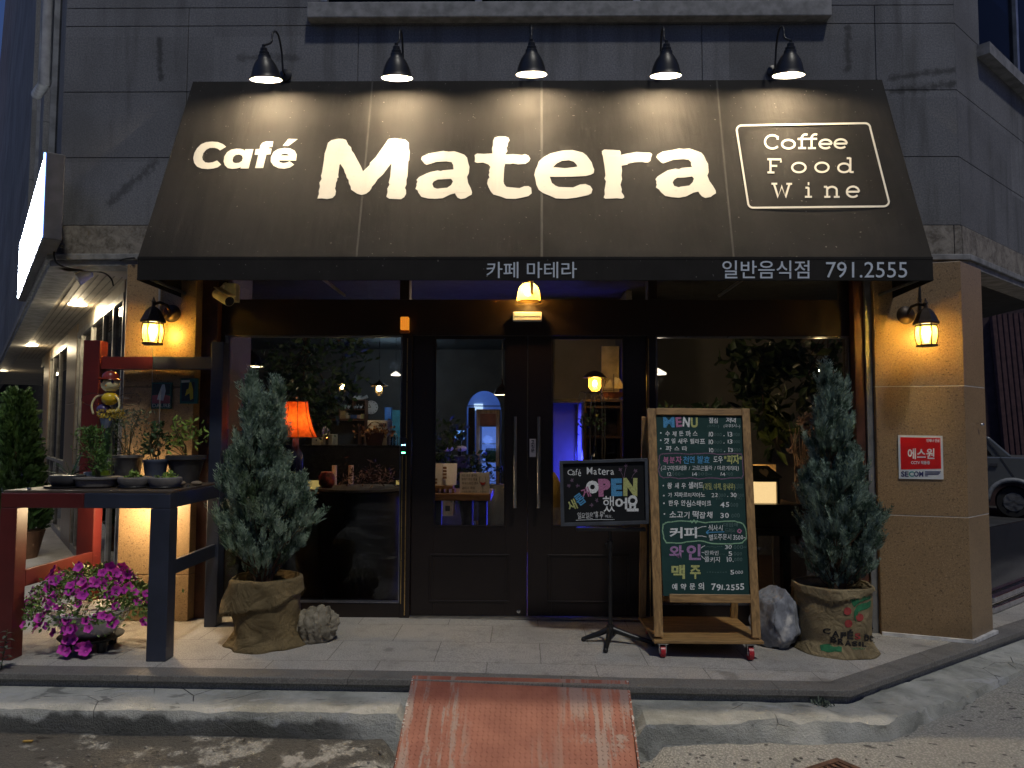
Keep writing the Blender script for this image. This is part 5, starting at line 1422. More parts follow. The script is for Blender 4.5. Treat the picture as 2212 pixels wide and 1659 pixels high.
# pictures on the left pillar: plain stand-ins of the same colours
def pic(u0, v0, u1, v1, label, shapes, text=None):
    a, b_ = at(u0, v1, -.125), at(u1, v0, -.125)
    t = thing("picture_board", label, "picture", ((a.x + b_.x) / 2, -.105, a.z), None)
    MB().box(a.x, b_.x, -.125, -.104, a.z, b_.z).build("board", mat("teal_board", (.015, .09, .075), .4), t, bevel=.002)
    for k, (nm, m, poly) in enumerate(shapes):
        MB().prism([(a.x + (b_.x - a.x) * x, -.1262 - .0012 * k, a.z + (b_.z - a.z) * y) for x, y in poly], (0, -.001, 0)).build(nm, m, t)
    if text:
        q = MB(); write(q, text, rect(u0 + 3, u1 - 3, v1 - 11, v1 - 3), lambda u, v: at(u, v, -.1285), .02); q.build("lettering", mat("cream_ink", (.55, .52, .4)), t)
circ = lambda cx, cy, rx, ry, n=16: [(cx + rx * math.cos(2 * math.pi * k / n), cy + ry * math.sin(2 * math.pi * k / n)) for k in range(n)]
pic(326, 826, 371, 883, "dark green picture with a pale bottle shape, lettered DAURE, on the left pillar", [("rosy_patch", mat("dusty_rose", (.3, .08, .09)), [(.05, .2), (.95, .2), (.95, .48), (.6, .55), (.05, .5)]), ("dark_patch", mat("picture_dark", (.02, .03, .03)), [(.05, .52), (.95, .56), (.95, .94), (.05, .94)]), ("pale_shape", mat("pale_picture", (.45, .48, .45)), [(.3, .35), (.62, .3), (.72, .68), (.66, .92), (.54, .92), (.42, .66)])], "DAURE")
pic(388, 817, 428, 872, "teal picture with a yellow shape, on the left pillar by the navy post", [("dark_patch", mat("picture_dark", (.02, .03, .03)), [(.1, .1), (.8, .08), (.82, .85), (.1, .8)]), ("yellow_shape", mat("picture_yellow", (.5, .38, .02)), [(.3, .3), (.55, .42), (.6, .14), (.76, .2), (.74, .55), (.62, .85), (.52, .82), (.5, .6), (.38, .55)]), ("pale_band", mat("pale_picture", (.45, .48, .45)), [(.08, .82), (.55, .84), (.55, .92), (.08, .92)])])

# ------------------------------------------------------------------ petunias in the white tub
pc = onf(196, 1400); pc.z = zf(pc.x)
pt = thing("petunia_pot", "white tub overflowing with magenta petunias under the plant table", "potted plant", pc)
s2 = (pc.y + 5.5) / 1661
rim = 82 * s2; zr_ = at(196, 1312, pc.y).z; zb3 = .085
def m_tub():
    b = NB("chipped_white_tub"); n = b.noise(7, 5, .6); col = b.mix(b.ramp(n, .60, .64), (.78, .79, .80), (.36, .27, .18))
    col = b.mix(b.math('MULTIPLY', b.ramp(b.noise(3, 4), .45, .7), .4), col, (.42, .43, .46)); return b.set(col, .45, 0, .4, n, .1, .003)
prof_ = [(rim * .52, zb3), (rim * .60, zb3 + .02), (rim * .8, zb3 + (zr_ - zb3) * .5), (rim * .93, zr_ - .02), (rim, zr_ - .01), (rim, zr_), (rim * .93, zr_)]
MB().lathe(prof_, (pc.x, pc.y, 0), 40).build("tub", m_tub(), pt, smooth=True, auto=50)
MB().lathe([(.001, zr_ - .025), (rim * .94, zr_ - .025)], (pc.x, pc.y, 0), 30, None, False).build("soil", M_SOIL, pt)
std = thing("plant_stand", "black three footed dish stand under the petunia tub", "plant stand", pc)
MB().lathe([(.001, .055), (rim * .62, .055), (rim * .76, .072), (rim * .79, .082), (rim * .76, .08), (rim * .6, .066), (.001, .066)], (pc.x, pc.y, 0), 36).build("dish", M_BLACK, std, smooth=True, auto=50)
for a in (-130, -35, 60, 150):
    q = Vector((pc.x + rim * .58 * math.cos(R(a)), pc.y + rim * .58 * math.sin(R(a)), 0)); MB().tube([q, q + Vector((0, 0, .062))], [.028, .034], 10).build("foot", M_BLACK, std)
rg = random.Random(21)
fol = MB(); pts = []
def spill():
    a = rg.uniform(0, 2 * math.pi); rr = rim * (rg.random() ** .5) * 1.55
    front_ = 1.0
    z = zr_ + .19 * (1 - (rr / (rim * 1.6)) ** 2) + rg.uniform(-.03, .07)
    if rr > rim * 1.0: z -= (rr - rim) * rg.uniform(.2, .9)
    return Vector((pc.x + rr * math.cos(a) * 1.12 - .015, pc.y + rr * math.sin(a) * .8, z))
pts = [spill() for _ in range(2600)]
pts += [Vector((pc.x + rg.gauss(.22, .08), pc.y + rg.gauss(.05, .06), zr_ + rg.uniform(-.02, .13))) for _ in range(500)]
leaf_cloud(fol, pts, rg, .032, .5, .5); fol.build("foliage", leafmat("petunia_leaf", (.12, .20, .05)), pt)
# one flower: five lobes round a funnel
def m_petal():
    b = NB("magenta_petal"); r_ = b.n.new("ShaderNodeVectorMath"); r_.operation = 'LENGTH'; b.l.new(b.obj, r_.inputs[0])
    col = b.mix(b.ramp(r_.outputs['Value'], .004, .013), (.12, .012, .11), (.62, .05, .43)); inf = b.n.new("ShaderNodeObjectInfo")
    col = b.mix(b.math('MULTIPLY', inf.outputs['Random'], .55), col, (.40, .035, .42)); return b.set(col, .55, 0, .3)
fl_ = MB(); N_ = 20; vs = [(0, 0, -.012)]
for k in range(N_):
    a = 2 * math.pi * k / N_; vs.append((.007 * math.cos(a), .007 * math.sin(a), 0))
for k in range(N_):
    a = 2 * math.pi * k / N_; r_ = .0225 + .0030 * math.cos(5 * a); vs.append((r_ * math.cos(a), r_ * math.sin(a), .006 + .0025 * math.cos(5 * a + 1)))
fs = [(0, 1 + k, 1 + (k + 1) % N_) for k in range(N_)] + [(1 + k, 1 + N_ + k, 1 + N_ + (k + 1) % N_, 1 + (k + 1) % N_) for k in range(N_)]
fl_.add(vs, fs); f0 = fl_.build("flower", m_petal(), pt, smooth=True, local=True)
for i in range(98):
    o = f0 if i == 0 else f0.copy()
    if i: COL.objects.link(o); o.parent = pt
    if i < 60:
        a = rg.uniform(0, 2 * math.pi); rr = rim * (.5 + 1.0 * rg.random()); z = zr_ + .215 * (1 - (rr / (rim * 1.6)) ** 2) + rg.uniform(-.01, .08)
        if rr > rim: z -= (rr - rim) * rg.uniform(.5, 1.3)
        q = Vector((rr * math.cos(a) * 1.15 - .02, -abs(rr * math.sin(a)) * .8 if rg.random() < .8 else rr * math.sin(a) * .8, z))
    elif i < 82: q = Vector((rg.gauss(-.27, .07), rg.gauss(-.08, .06), zr_ + rg.uniform(-.13, .08)))
    else: q = Vector((rg.gauss(.04, .05), -rim * rg.uniform(.85, 1.05), zr_ - rg.uniform(.0, .21)))
    o.location = q
    d = Vector((q.x, q.y - .12, .16 + rg.uniform(-.1, .15))) + Vector((rg.gauss(0, .06), rg.gauss(-.1, .06), rg.gauss(0, .06)))
    o.rotation_euler = d.to_track_quat('Z', 'Y').to_euler(); s_ = rg.uniform(1.0, 1.5); o.scale = (s_, s_, s_)

ex = MB()
for i in range(50):
    a = rg.uniform(0, 2 * math.pi); rr = rim * (.3 + 1.2 * rg.random() ** .7); z = zr_ + .205 * (1 - (rr / (rim * 1.6)) ** 2) + rg.uniform(-.02, .05)
    if rr > rim: z -= (rr - rim) * rg.uniform(.5, 1.5)
    q = Vector((pc.x + rr * math.cos(a) * 1.15, pc.y + rr * math.sin(a) * .8, z)); M_ = Matrix.Translation(q) @ Vector((math.cos(a), math.sin(a) - .5, .8)).to_track_quat('Z', 'Y').to_matrix().to_4x4() @ Matrix.Scale(rg.uniform(.8, 1.2), 4)
    ex.add([M_ @ Vector(p_) for p_ in fl_.v], fl_.f)
tag(ex.build("blossoms", mat("magenta_blossom", (.55, .045, .42), .6, 0, .3, 30), pt, smooth=True), kind='stuff')

# ------------------------------------------------------------------ juniper trees in burlap sacks
def m_burlap(name, c):
    b = NB(name); n = b.noise(5, 5, .6); wv = b.n.new("ShaderNodeTexWave"); b.l.new(b.map((1, 1, 0)), wv.inputs[0]); wv.inputs['Scale'].default_value = 95; wv.inputs['Distortion'].default_value = 2
    w2 = b.n.new("ShaderNodeTexWave"); w2.bands_direction = 'Z'; b.l.new(b.pos, w2.inputs[0]); w2.inputs['Scale'].default_value = 95; w2.inputs['Distortion'].default_value = 2
    weave = b.math('MULTIPLY', wv.outputs['Fac'], w2.outputs['Fac'])
    col = b.mix(b.ramp(n, .3, .72), tuple(x * .62 for x in c), tuple(x * 1.1 for x in c)); col = b.mix(b.math('MULTIPLY', b.ramp(b.noise(120, 3, .8), .45, .7), .45), col, tuple(x * .5 for x in c))
    col = b.mix(b.math('MULTIPLY', b.ramp(b.noise(30, 4, .7), .5, .75), .3), col, tuple(x * .55 for x in c))
    return b.set(col, .9, 0, .15, b.math('ADD', weave, b.math('ADD', b.math('MULTIPLY', b.noise(22, 6, .7), 3.0), b.math('MULTIPLY', b.math('ABSOLUTE', b.math('SUBTRACT', b.noise(7, 3, .5, None, 1.2), .5)), 18.0))), .75, .012)
M_BURLAP = m_burlap("burlap", (.33, .25, .13)); M_BURLAP2 = m_burlap("pale_burlap", (.47, .37, .21))
def sack_fun(R0, seed, amp, zt_):
    def f(a, z):
        t = z / zt_
        base = 1.16 - .22 * min(1, t / .18) + .05 * math.sin(t * 3.0) + .03 * t
        w = noise.fractal(Vector((math.cos(a) * 1.6 + seed, math.sin(a) * 1.6, z * 5.5)), .8, 2.0, 4) * amp
        w += amp * .55 * math.sin(a * 2 + 17 * z + seed) * (1 - t) + amp * .35 * math.sin(a * 5 + seed * 2 + 24 * z)
        if t < .22: w += amp * (1 - t / .22) * (1.0 * math.sin(a * 4 + seed) + .6 * math.sin(a * 9 + seed))
        return R0 * (base + w)
    return f
def surf(mbq, c, f, zs__, n=72, off=0.0, zfun=None):
    vs = []; m = len(zs__)
    for z in zs__:
        for k in range(n):
            a = 2 * math.pi * k / n; zz_ = z if zfun is None else zfun(a, z); r = f(a, max(0, zz_)) + off
            vs.append((c.x + r * math.cos(a), c.y + r * math.sin(a), c.z + zz_))
    mbq.add(vs, [(i * n + k, i * n + (k + 1) % n, (i + 1) * n + (k + 1) % n, (i + 1) * n + k) for i in range(m - 1) for k in range(n)])
def sack(c, R0, H, seed, m, label, fold, amp=.06):
    t = thing("burlap_sack", label, "sack", c, None)
    f = sack_fun(R0, seed, amp, H)
    mbq = MB(); surf(mbq, c, f, [H * i / 26 for i in range(27)]); 
    n = 72
    vs = []
    for z, k_ in ((H, .93), (H - .06, .88)):
        for k in range(n):
            a = 2 * math.pi * k / n; r = f(a, H) * k_; vs.append((c.x + r * math.cos(a), c.y + r * math.sin(a), c.z + z))
    mbq.add(vs, [(k, n + k, n + (k + 1) % n, (k + 1) % n) for k in range(n)])
    o = mbq.build("sack_body", m, t, smooth=True); sd = o.modifiers.new("s", 'SOLIDIFY'); sd.thickness = .004
    # folded cuff
    q = MB(); K = 12
    edge = lambda a: fold[0] + fold[1] * math.sin(a + fold[2]) + .012 * math.sin(3 * a + seed) + .008 * math.sin(7 * a)
    def fo(a, z): return f(a, z) + .016 + .020 * max(0, (H - z) / H) + .006 * math.sin(6 * a + 20 * z + seed) + fold[3] * max(0, math.cos(a - fold[4])) ** 6 * (.4 + (H - z) * 4)
    vs = []
    for i in range(K + 1):
        for k in range(n):
            a = 2 * math.pi * k / n; z = H + .012 - (H + .012 - edge(a)) * (i / K); r = fo(a, z) - (.018 if i == 0 else 0)
            vs.append((c.x + r * math.cos(a), c.y + r * math.sin(a), c.z + z))
    q.add(vs, [(i * n + (k + 1) % n, i * n + k, (i + 1) * n + k, (i + 1) * n + (k + 1) % n) for i in range(K) for k in range(n)])
    o = q.build("folded_cuff", m, t, smooth=True); sd = o.modifiers.new("s", 'SOLIDIFY'); sd.thickness = .011
    fy = MB(); rq = random.Random(int(seed * 10))
    for _ in range(230):                       # frayed threads along the cuff's edge
        a = rq.uniform(0, 2 * math.pi); z = edge(a); r = fo(a, z) + .008; p_ = Vector((c.x + r * math.cos(a), c.y + r * math.sin(a), c.z + z + .004)); L = rq.uniform(.006, .028); tdir = Vector((-math.sin(a), math.cos(a), 0)); q_ = p_ + Vector((0, 0, -L)) + tdir * rq.uniform(-.012, .012)
        fy.add([p_ - tdir * .0012, p_ + tdir * .0012, q_], [(0, 1, 2)])
    fy.build("frayed_edge", m, t)
    mbq = MB().lathe([(.001, H - .05), (R0 * .93, H - .05)], c, 30, None, False); mbq.build("soil", mat("bark_mulch", (.08, .045, .022), .95, 0, .5, 50, bump=.6), t)
    return t, f
def m_juniper(name, a, b2, tip):
    b = NB(name); n1 = b.noise(11, 3); n2 = b.noise(34, 3)
    col = b.mix(b.ramp(n1, .40, .60), a, b2); col = b.mix(b.math('MULTIPLY', b.ramp(n2, .5, .72), .7), col, tip)
    col = b.mix(b.math('MULTIPLY', b.ramp(b.noise(2.6, 3), .56, .72), .5), col, (a[0] * 1.5, a[1] * 1.25, a[2] * .55)); return b.set(col, .6, 0, .25)
M_JUN = m_juniper("blue_juniper_spray", (.06, .105, .065), (.27, .365, .265), (.46, .55, .44))
M_JUN2 = m_juniper("dark_juniper_spray", (.05, .09, .06), (.23, .32, .25), (.42, .51, .425))
M_TRUNK = mat("juniper_bark", (.10, .06, .035), .9, 0, .4, 30, bump=.6)
def frond(V, F, p, d, L, rg_, w=.0085):
    d = d.normalized(); s = d.cross(Vector((rg_.gauss(0, 1), rg_.gauss(0, 1), rg_.gauss(0, .4)))).normalized(); n = d.cross(s)
    def leaf(q, e, l, ww):
        i = len(V); m = q + e * l * .45; sd = e.cross(n).normalized() * ww * .5
        V.extend([q, m + sd, q + e * l, m - sd]); F.append((i, i + 1, i + 2, i + 3))
    k = 6
    cur = p.copy(); dd = d.copy()
    leaf(p, d, L, w * .8)
    for j in range(k):
        t = (j + .6) / k; q = p + d * L * t * .9 + n * rg_.uniform(-.004, .004)
        for sg_ in (-1, 1):
            e = (d * .82 + s * sg_ * rg_.uniform(.30, .55) + n * rg_.uniform(-.3, .3)).normalized()
            leaf(q, e, L * (.42 - .26 * t) * rg_.uniform(.7, 1.2), w)
def juniper(base, H, prof, leaders, seed, count, m, label, lean=(0, 0)):
    t = thing("juniper_tree", label, "conifer", base, "junipers in sacks either side of the door")
    rg_ = random.Random(seed)
    tr = MB()
    for (dx, dy, h) in leaders: tr.tube(spline([base + Vector((dx * .1, dy * .1, -.03)), base + Vector((dx * .45, dy * .45, h * .45)), base + Vector((dx * .85, dy * .85, h * .96))]), [.016 - .013 * i / 12 for i in range(13)], 7)
    V = []; F = []
    def rad(z): return np.interp(z / H, [q[0] for q in prof], [q[1] for q in prof])
    nb = 170
    br = []
    for i in range(nb):
        ld = leaders[0] if rg_.random() < .55 else rg_.choice(leaders)
        h0 = ld[2] * (rg_.random() ** 1.15) * .93
        a = i * 2.39996 + rg_.uniform(-.4, .4)
        tip_h = h0 + (.12 + .20 * rg_.random()) * (1 - .75 * h0 / ld[2])
        axis = base + Vector((ld[0] * h0 / ld[2], ld[1] * h0 / ld[2], h0))
        rr = max(.025, rad(min(H, tip_h))) * rg_.uniform(.62, 1.22)
        tip = base + Vector((ld[0] * .6 * h0 / ld[2] + rr * math.cos(a), ld[1] * .6 * h0 / ld[2] + rr * math.sin(a) * .9, tip_h))
        if tip_h > ld[2]: tip.z = base.z + ld[2] + .03; tip.x = axis.x + (tip.x - axis.x) * .5; tip.y = axis.y + (tip.y - axis.y) * .5
        mid = axis.lerp(tip, .55) + Vector((0, 0, -.025)); br.append((axis, mid, tip))
        tr.tube([axis, mid, tip], [.006, .004, .0015], 4, False)
    for (dx, dy, h) in leaders:
        for q in range(20):
            z = h * (.7 + .3 * q / 20); p_ = base + Vector((dx * z / h, dy * z / h, z)); br.append((p_, p_ + Vector((rg_.uniform(-.02, .02), rg_.uniform(-.02, .02), .05)) * 1, p_ + Vector((rg_.uniform(-.07, .07) * (1.15 - q / 20), rg_.uniform(-.06, .06) * (1.15 - q / 20), .13))))
    per = count // len(br)
    for (a_, m__, c_) in br:
        out = (c_ - a_)
        for k in range(per):
            u_ = rg_.random() ** .6
            q = a_ * (1 - u_) ** 2 + m__ * 2 * u_ * (1 - u_) + c_ * u_ * u_ + Vector((rg_.gauss(0, .015), rg_.gauss(0, .015), rg_.gauss(0, .012)))
            d = out.normalized() * .6 + Vector((rg_.gauss(0, .2), rg_.gauss(0, .2), .95 + rg_.gauss(0, .2)))
            frond(V, F, q, d, rg_.uniform(.06, .14), rg_)
    for (a_, m__, c_) in br:                       # the long feathery tip of each spray
        for k in range(4):
            d = (c_ - m__).normalized() * .7 + Vector((rg_.gauss(0, .16), rg_.gauss(0, .16), .7)); frond(V, F, c_ + Vector((rg_.gauss(0, .01), rg_.gauss(0, .01), -.02)), d, rg_.uniform(.10, .17), rg_, .007)
    tr.build("trunk", M_TRUNK, t)
    MB().add(V, F).build("foliage", m, t)
    return t
def floor_at(u, v, dy=0):
    p = onf(u, v); p.y += dy; p.z = zf(p.x); return p
c1_ = floor_at(547, 1411, .22)
S1, f1_ = sack(c1_, .205, at(560, 1247, c1_.y).z, 1.7, M_BURLAP, "plain folded burlap sack planter holding the juniper by the left window", (.255, .065, 1.45, .03, 3.5), .06)
H1 = at(540, 868, c1_.y).z
b1 = c1_ + Vector((-.025, 0, at(560, 1262, c1_.y).z - .02))
juniper(b1, H1 - b1.z, [(0, .12), (.10, .19), (.3, .235), (.5, .20), (.7, .14), (.88, .075), (1, .02)], [(-.10, 0, H1 - b1.z), (.065, .0, at(578, 885, c1_.y).z - b1.z), (-.2, -.03, at(490, 1000, c1_.y).z - b1.z - .1), (.12, -.05, .55), (.22, .02, .5)], 5, 6000, M_JUN, "bluish juniper with two thin tops, in the plain sack by the left window")
c2_ = floor_at(1828, 1419, .2)
S2, f2_ = sack(c2_, .232, at(1820, 1262, c2_.y).z - c2_.z, 4.1, M_BURLAP2, "burlap coffee sack planter printed with red cherries, by the right pillar", (.375, .02, .6, .0, 0), .034)
H2 = at(1806, 850, c2_.y).z
b2 = c2_ + Vector((.04, 0, at(1820, 1270, c2_.y).z - c2_.z - .02))
juniper(b2, H2 - b2.z, [(0, .12), (.10, .18), (.25, .205), (.46, .185), (.67, .135), (.83, .075), (1, .02)], [(-.05, 0, H2 - b2.z), (.04, .02, at(1842, 880, c2_.y).z - b2.z), (.12, -.03, .7), (-.14, -.03, .62), (.2, 0, .42)], 9, 5600, M_JUN2, "darker slim juniper in the printed coffee sack by the right pillar")
# the print
def on_sack(u, v, off=.0035):
    d = ray(u, v).normalized(); t_ = (c2_ - CAM).length - .5
    for _ in range(60):
        p_ = CAM + d * t_; dx, dy = p_.x - c2_.x, p_.y - c2_.y; r = math.hypot(dx, dy); g = r - (f2_(math.atan2(dy, dx), max(0, p_.z - c2_.z)) + off)
        if g < .0004: break
        t_ += max(.0008, g * .6)
    return p_
def z6(x, y): return ((2900 + x * 1132 / 2212) * .54861, (1900 + y * 800 / 1563) * .54861)
Z6 = lambda q: [z6(*p_) for p_ in q]
def fan(mbq, poly, cx, cy, rings=4):
    """a blob of print, filled in rings so that it follows the cloth"""
    n = len(poly); vs = [on_sack(*z6(cx, cy))]; 
    for r in range(1, rings + 1):
        for x, y in poly: vs.append(on_sack(*z6(cx + (x - cx) * r / rings, cy + (y - cy) * r / rings)))
    fs = [(0, 1 + k, 1 + (k + 1) % n) for k in range(n)] + [(1 + (r - 1) * n + k, 1 + r * n + k, 1 + r * n + (k + 1) % n, 1 + (r - 1) * n + (k + 1) % n) for r in range(1, rings) for k in range(n)]
    mbq.add(vs, fs)
q = MB()
for cx, cy in ((855, 990), (948, 1038), (862, 1085)): fan(q, [(cx + 30 * math.cos(a), cy + 30 * math.sin(a)) for a in [2 * math.pi * k / 18 for k in range(18)]], cx, cy)
write(q, "S", [z6(910, 1158), z6(955, 1160), z6(955, 1206), z6(910, 1204)], on_sack, .03)
q.build("red_print", mat("red_sack_print", (.36, .05, .045), .85, 0, .25, 40), S2)
q = MB(); fan(q, [(858, 893), (885, 890), (900, 910), (915, 885), (960, 862), (1035, 872), (1030, 895), (990, 908), (950, 922), (925, 940), (905, 960), (890, 930)], 915, 905)
fan(q, [(925, 950), (960, 930), (1000, 925), (1035, 905), (1030, 955), (1000, 975), (960, 985), (930, 1000), (915, 1030), (918, 1072), (905, 1040), (905, 990)], 950, 960)
fan(q, [(640, 1250), (700, 1240), (810, 1262), (810, 1302), (700, 1306), (650, 1290)], 725, 1275)
write(q, "········", [z6(895, 1268), z6(985, 1272), z6(985, 1286), z6(895, 1284)], on_sack, .0)
q.build("green_print", mat("green_sack_print", (.02, .15, .06), .85, 0, .25, 40), S2)
q = MB()
for ch, x0, x1, y0, y1 in (("C", 662, 724, 1120, 1164), ("A", 735, 790, 1140, 1186), ("F", 800, 845, 1150, 1198), ("É", 852, 900, 1128, 1204), ("D", 985, 1022, 1168, 1218), ("O", 1026, 1062, 1172, 1222), ("B", 722, 772, 1186, 1232), ("R", 778, 828, 1200, 1246), ("A", 832, 884, 1212, 1256), ("S", 888, 932, 1218, 1260), ("I", 940, 958, 1222, 1260), ("L", 966, 1000, 1226, 1262)):
    write(q, ch, [z6(x0, y0), z6(x1, y0 + 2), z6(x1, y1 + 2), z6(x0, y1)], on_sack, .045)
q.build("black_print", mat("black_sack_print", (.015, .013, .012), .85), S2)

# ------------------------------------------------------------------ stones
def stone(name, label, c, sz, seed, m, fn, rot=0):
    import bmesh
    bm = bmesh.new(); bmesh.ops.create_icosphere(bm, subdivisions=5, radius=1.0)
    for v in bm.verts:
        p_ = v.co.copy(); v.co = fn(p_, seed)
    zmin = min(v.co.z for v in bm.verts)
    vs = [(c.x + v.co.x * sz[0], c.y + v.co.y * sz[1], c.z + (v.co.z - zmin) * sz[2] - .004) for v in bm.verts]; fs = [tuple(v.index for v in f.verts) for f in bm.faces]; bm.free()
    o = MB().add(vs, fs).build(name, m, None, smooth=True, auto=38); tag(o, label, "stone"); return o
def ridged(p_, s):
    ang = p_.x * .92 + p_.z * .32
    st = abs(((ang * 3.1 + .35 * noise.noise(p_ * 2 + Vector((s, 0, 0)))) % 1.0) - .5) * 2
    q = p_ * (1 + .16 * noise.fractal(p_ * 1.3 + Vector((s, 2, 0)), 1, 2, 4)); q *= 1 - .15 * (1 - st) ** 2 * (1 if p_.z > -.5 else .3)
    q *= 1 + .05 * noise.fractal(p_ * 7 + Vector((0, s, 0)), .8, 2, 3)
    q.z = max(q.z, -.62 + .05 * noise.noise(p_ * 4)); q.x += q.z * .22; return q
def blocky(p_, s):
    q = p_.copy()
    for nrm, d in ((Vector((-.9, -.4, .2)), .62), (Vector((.8, -.55, .15)), .66), (Vector((.1, -1, .1)), .66), (Vector((-.5, -.2, .85)), .72), (Vector((.65, .1, .75)), .70), (Vector((-.6, -.7, -.35)), .74), (Vector((.5, -.5, -.75)), .78), (Vector((0, .1, -1)), .74), (Vector((0, 1, 0)), .7)):
        nrm = nrm.normalized(); k = q.dot(nrm)
        if k > d: q -= nrm * (k - d) * .92
    q *= 1 + .10 * noise.fractal(p_ * 2.2 + Vector((s, 0, 0)), .9, 2, 5); q += Vector((0, 0, 0)); q *= 1 + .05 * abs(noise.noise(p_ * 3.0 + Vector((s, 1, 0))))
    return q
def m_rock(name, a, b2, vein):
    b = NB(name); v = b.map((1, 1, 1)); n1 = b.noise(16, 6, .65); st = b.noise(26, 4, .6, b.map((1, 1, .3), rot=(0, .35, 0)), .5)
    col = b.mix(b.ramp(n1, .3, .7), a, b2); col = b.mix(b.math('MULTIPLY', b.ramp(st, .55, .72), .5), col, vein); col = b.mix(b.math('MULTIPLY', b.ramp(st, .45, .34), .45), col, tuple(x * .4 for x in a))
    return b, col, n1
b, col, n1 = m_rock("ridged_brown_stone", (.17, .15, .11), (.30, .27, .21), (.40, .37, .31)); M_ROCK1 = b.set(col, .85, 0, .25, n1, .5, .008)
sc_ = floor_at(667, 1394, .12); stone("ridged_stone", "ridged brown garden stone beside the plain burlap sack", sc_, (.155, .13, .135), 2.2, M_ROCK1, ridged)
c3_ = floor_at(1697, 1409, .14)
b, col, n1 = m_rock("blue_grey_stone", (.19, .20, .23), (.30, .315, .35), (.36, .37, .40))
va_, vb_, vc_ = at(1702, 1300, c3_.y - .05), at(1699, 1345, c3_.y - .105), at(1688, 1380, c3_.y - .11)
col = b.mix(b.seg(va_, vb_, .030, .9), col, (.62, .60, .57)); col = b.mix(b.seg(vb_, vc_, .04, .85), col, (.62, .60, .57)); M_ROCK2 = b.set(col, .75, 0, .3, n1, .5, .008)
stone("grey_stone", "blue-grey angular stone with a white vein, between the menu board and the printed sack", c3_, (.178, .17, .212), 5.0, M_ROCK2, blocky)
# ------------------------------------------------------------------ menu A-board
M_PINE = wood("golden_pine", (.36, .215, .085), 'Z', .45); M_PINEX = wood("golden_pine_rail", (.36, .215, .085), 'X', .45)
mbz = zf(1.4)
MY0, MY1 = -.78, -.44
pB = at(1528, 1377, MY0); pT = at(1508, 881, MY1)
dv = Vector((0, pT.y - pB.y, pT.z - pB.z)); MN = Vector((0, -dv.z, dv.y)).normalized()
MPL = (pB, MN); mp = lambda o_: (lambda u, v: onp(u, v, MPL, o_))
mnu = thing("menu_board", "tall wooden chalk menu board on red castors, right of the doors", "menu board", (pB.x, pB.y, mbz))
T_ = .030
def mbar(p, q_, w, m, nm, t=T_, off=0.0):
    a, b_ = onp(*p, MPL, off - t / 2), onp(*q_, MPL, off - t / 2); return MB().bar(a, b_, w, t, MN).build(nm, m, mnu, bevel=.003)
s5 = 4.9 / 1661
mbar((1407.5, 882), (1423.5, 1376), 18.5 * s5, M_PINE, "side_post"); mbar((1611, 882), (1635, 1378), 17.5 * s5, M_PINE, "side_post")
mbar((1417.5, 888), (1602.5, 890), 15.5 * s5, M_PINEX, "top_rail", T_ - .002, -.001); mbar((1446.5, 1292), (1622, 1293.5), 17 * s5, M_PINEX, "lower_rail", T_ - .002, -.001)
def m_chalk(nm, c):
    b = NB(nm); n = b.noise(4, 5, .65); sm = b.noise(11, 4, .6, b.map((.3, 1, 1), rot=(0, .4, 0)))
    col = b.mix(b.math('MULTIPLY', b.ramp(n, .45, .7), .4), c, tuple(x * 1.5 + .006 for x in c)); col = b.mix(b.math('MULTIPLY', b.ramp(sm, .55, .75), .3), col, tuple(x * 1.7 + .01 for x in c)); return b.set(col, .7, 0, .25)
GP_ = [onp(u, v, MPL, -.016) for u, v in ((1415, 893), (1606, 894), (1629, 1288), (1434, 1287))]
gb = MB().prism(GP_, MN * -.008).build("chalkboard", m_chalk("green_chalkboard", (.010, .042, .038)), mnu)
# trolley base: shelf, rear legs, castors
fl0, fl1 = onf(1410, 1380, .085), onf(1648, 1382, .085)
fl0.y = fl1.y = MY0 - .005
ry = -.20
sh_z = at(1528, 1384, MY0).z
lx0, lx1 = at(1411, 1380, MY0).x, at(1647, 1380, MY0).x
MB().box(lx0, lx1, MY0 - .03, ry, sh_z - .012, sh_z + .006).build("base_shelf", M_PINEX, mnu, bevel=.003)
for x in (lx0 + .02, lx1 - .02): MB().bar((x, ry - .03, sh_z + .008), (x + (0.0), MY1 + .03, pT.z - .06), .045, .028, Vector((0, 1, .3))).build("rear_leg", M_PINE, mnu, bevel=.003)
M_CAST = mat("red_castor_wheel", (.42, .02, .03), .35, 0, .1)
for x in (lx0 + .055, lx1 - .075):
    for y in (MY0 + .0, ry - .06):
        z0 = zf(x); rr = (sh_z - .012 - z0) * .42
        w_ = MB().tube([(x - .014, y, z0 + rr), (x + .014, y, z0 + rr)], rr, 20).build("caster_wheel", M_CAST, mnu, smooth=True, auto=40)
        MB().tube([(x - .016, y, z0 + rr), (x + .016, y, z0 + rr)], rr * .45, 14).build("hub", M_WHITE, w_)
        MB().box(x - .022, x - .017, y - .015, y + .02, z0 + rr - .008, sh_z - .013).box(x + .017, x + .022, y - .015, y + .02, z0 + rr - .008, sh_z - .013).box(x - .03, x + .03, y - .03, y + .03, sh_z - .0175, sh_z - .0128).build("caster_fork", M_STEEL, w_)
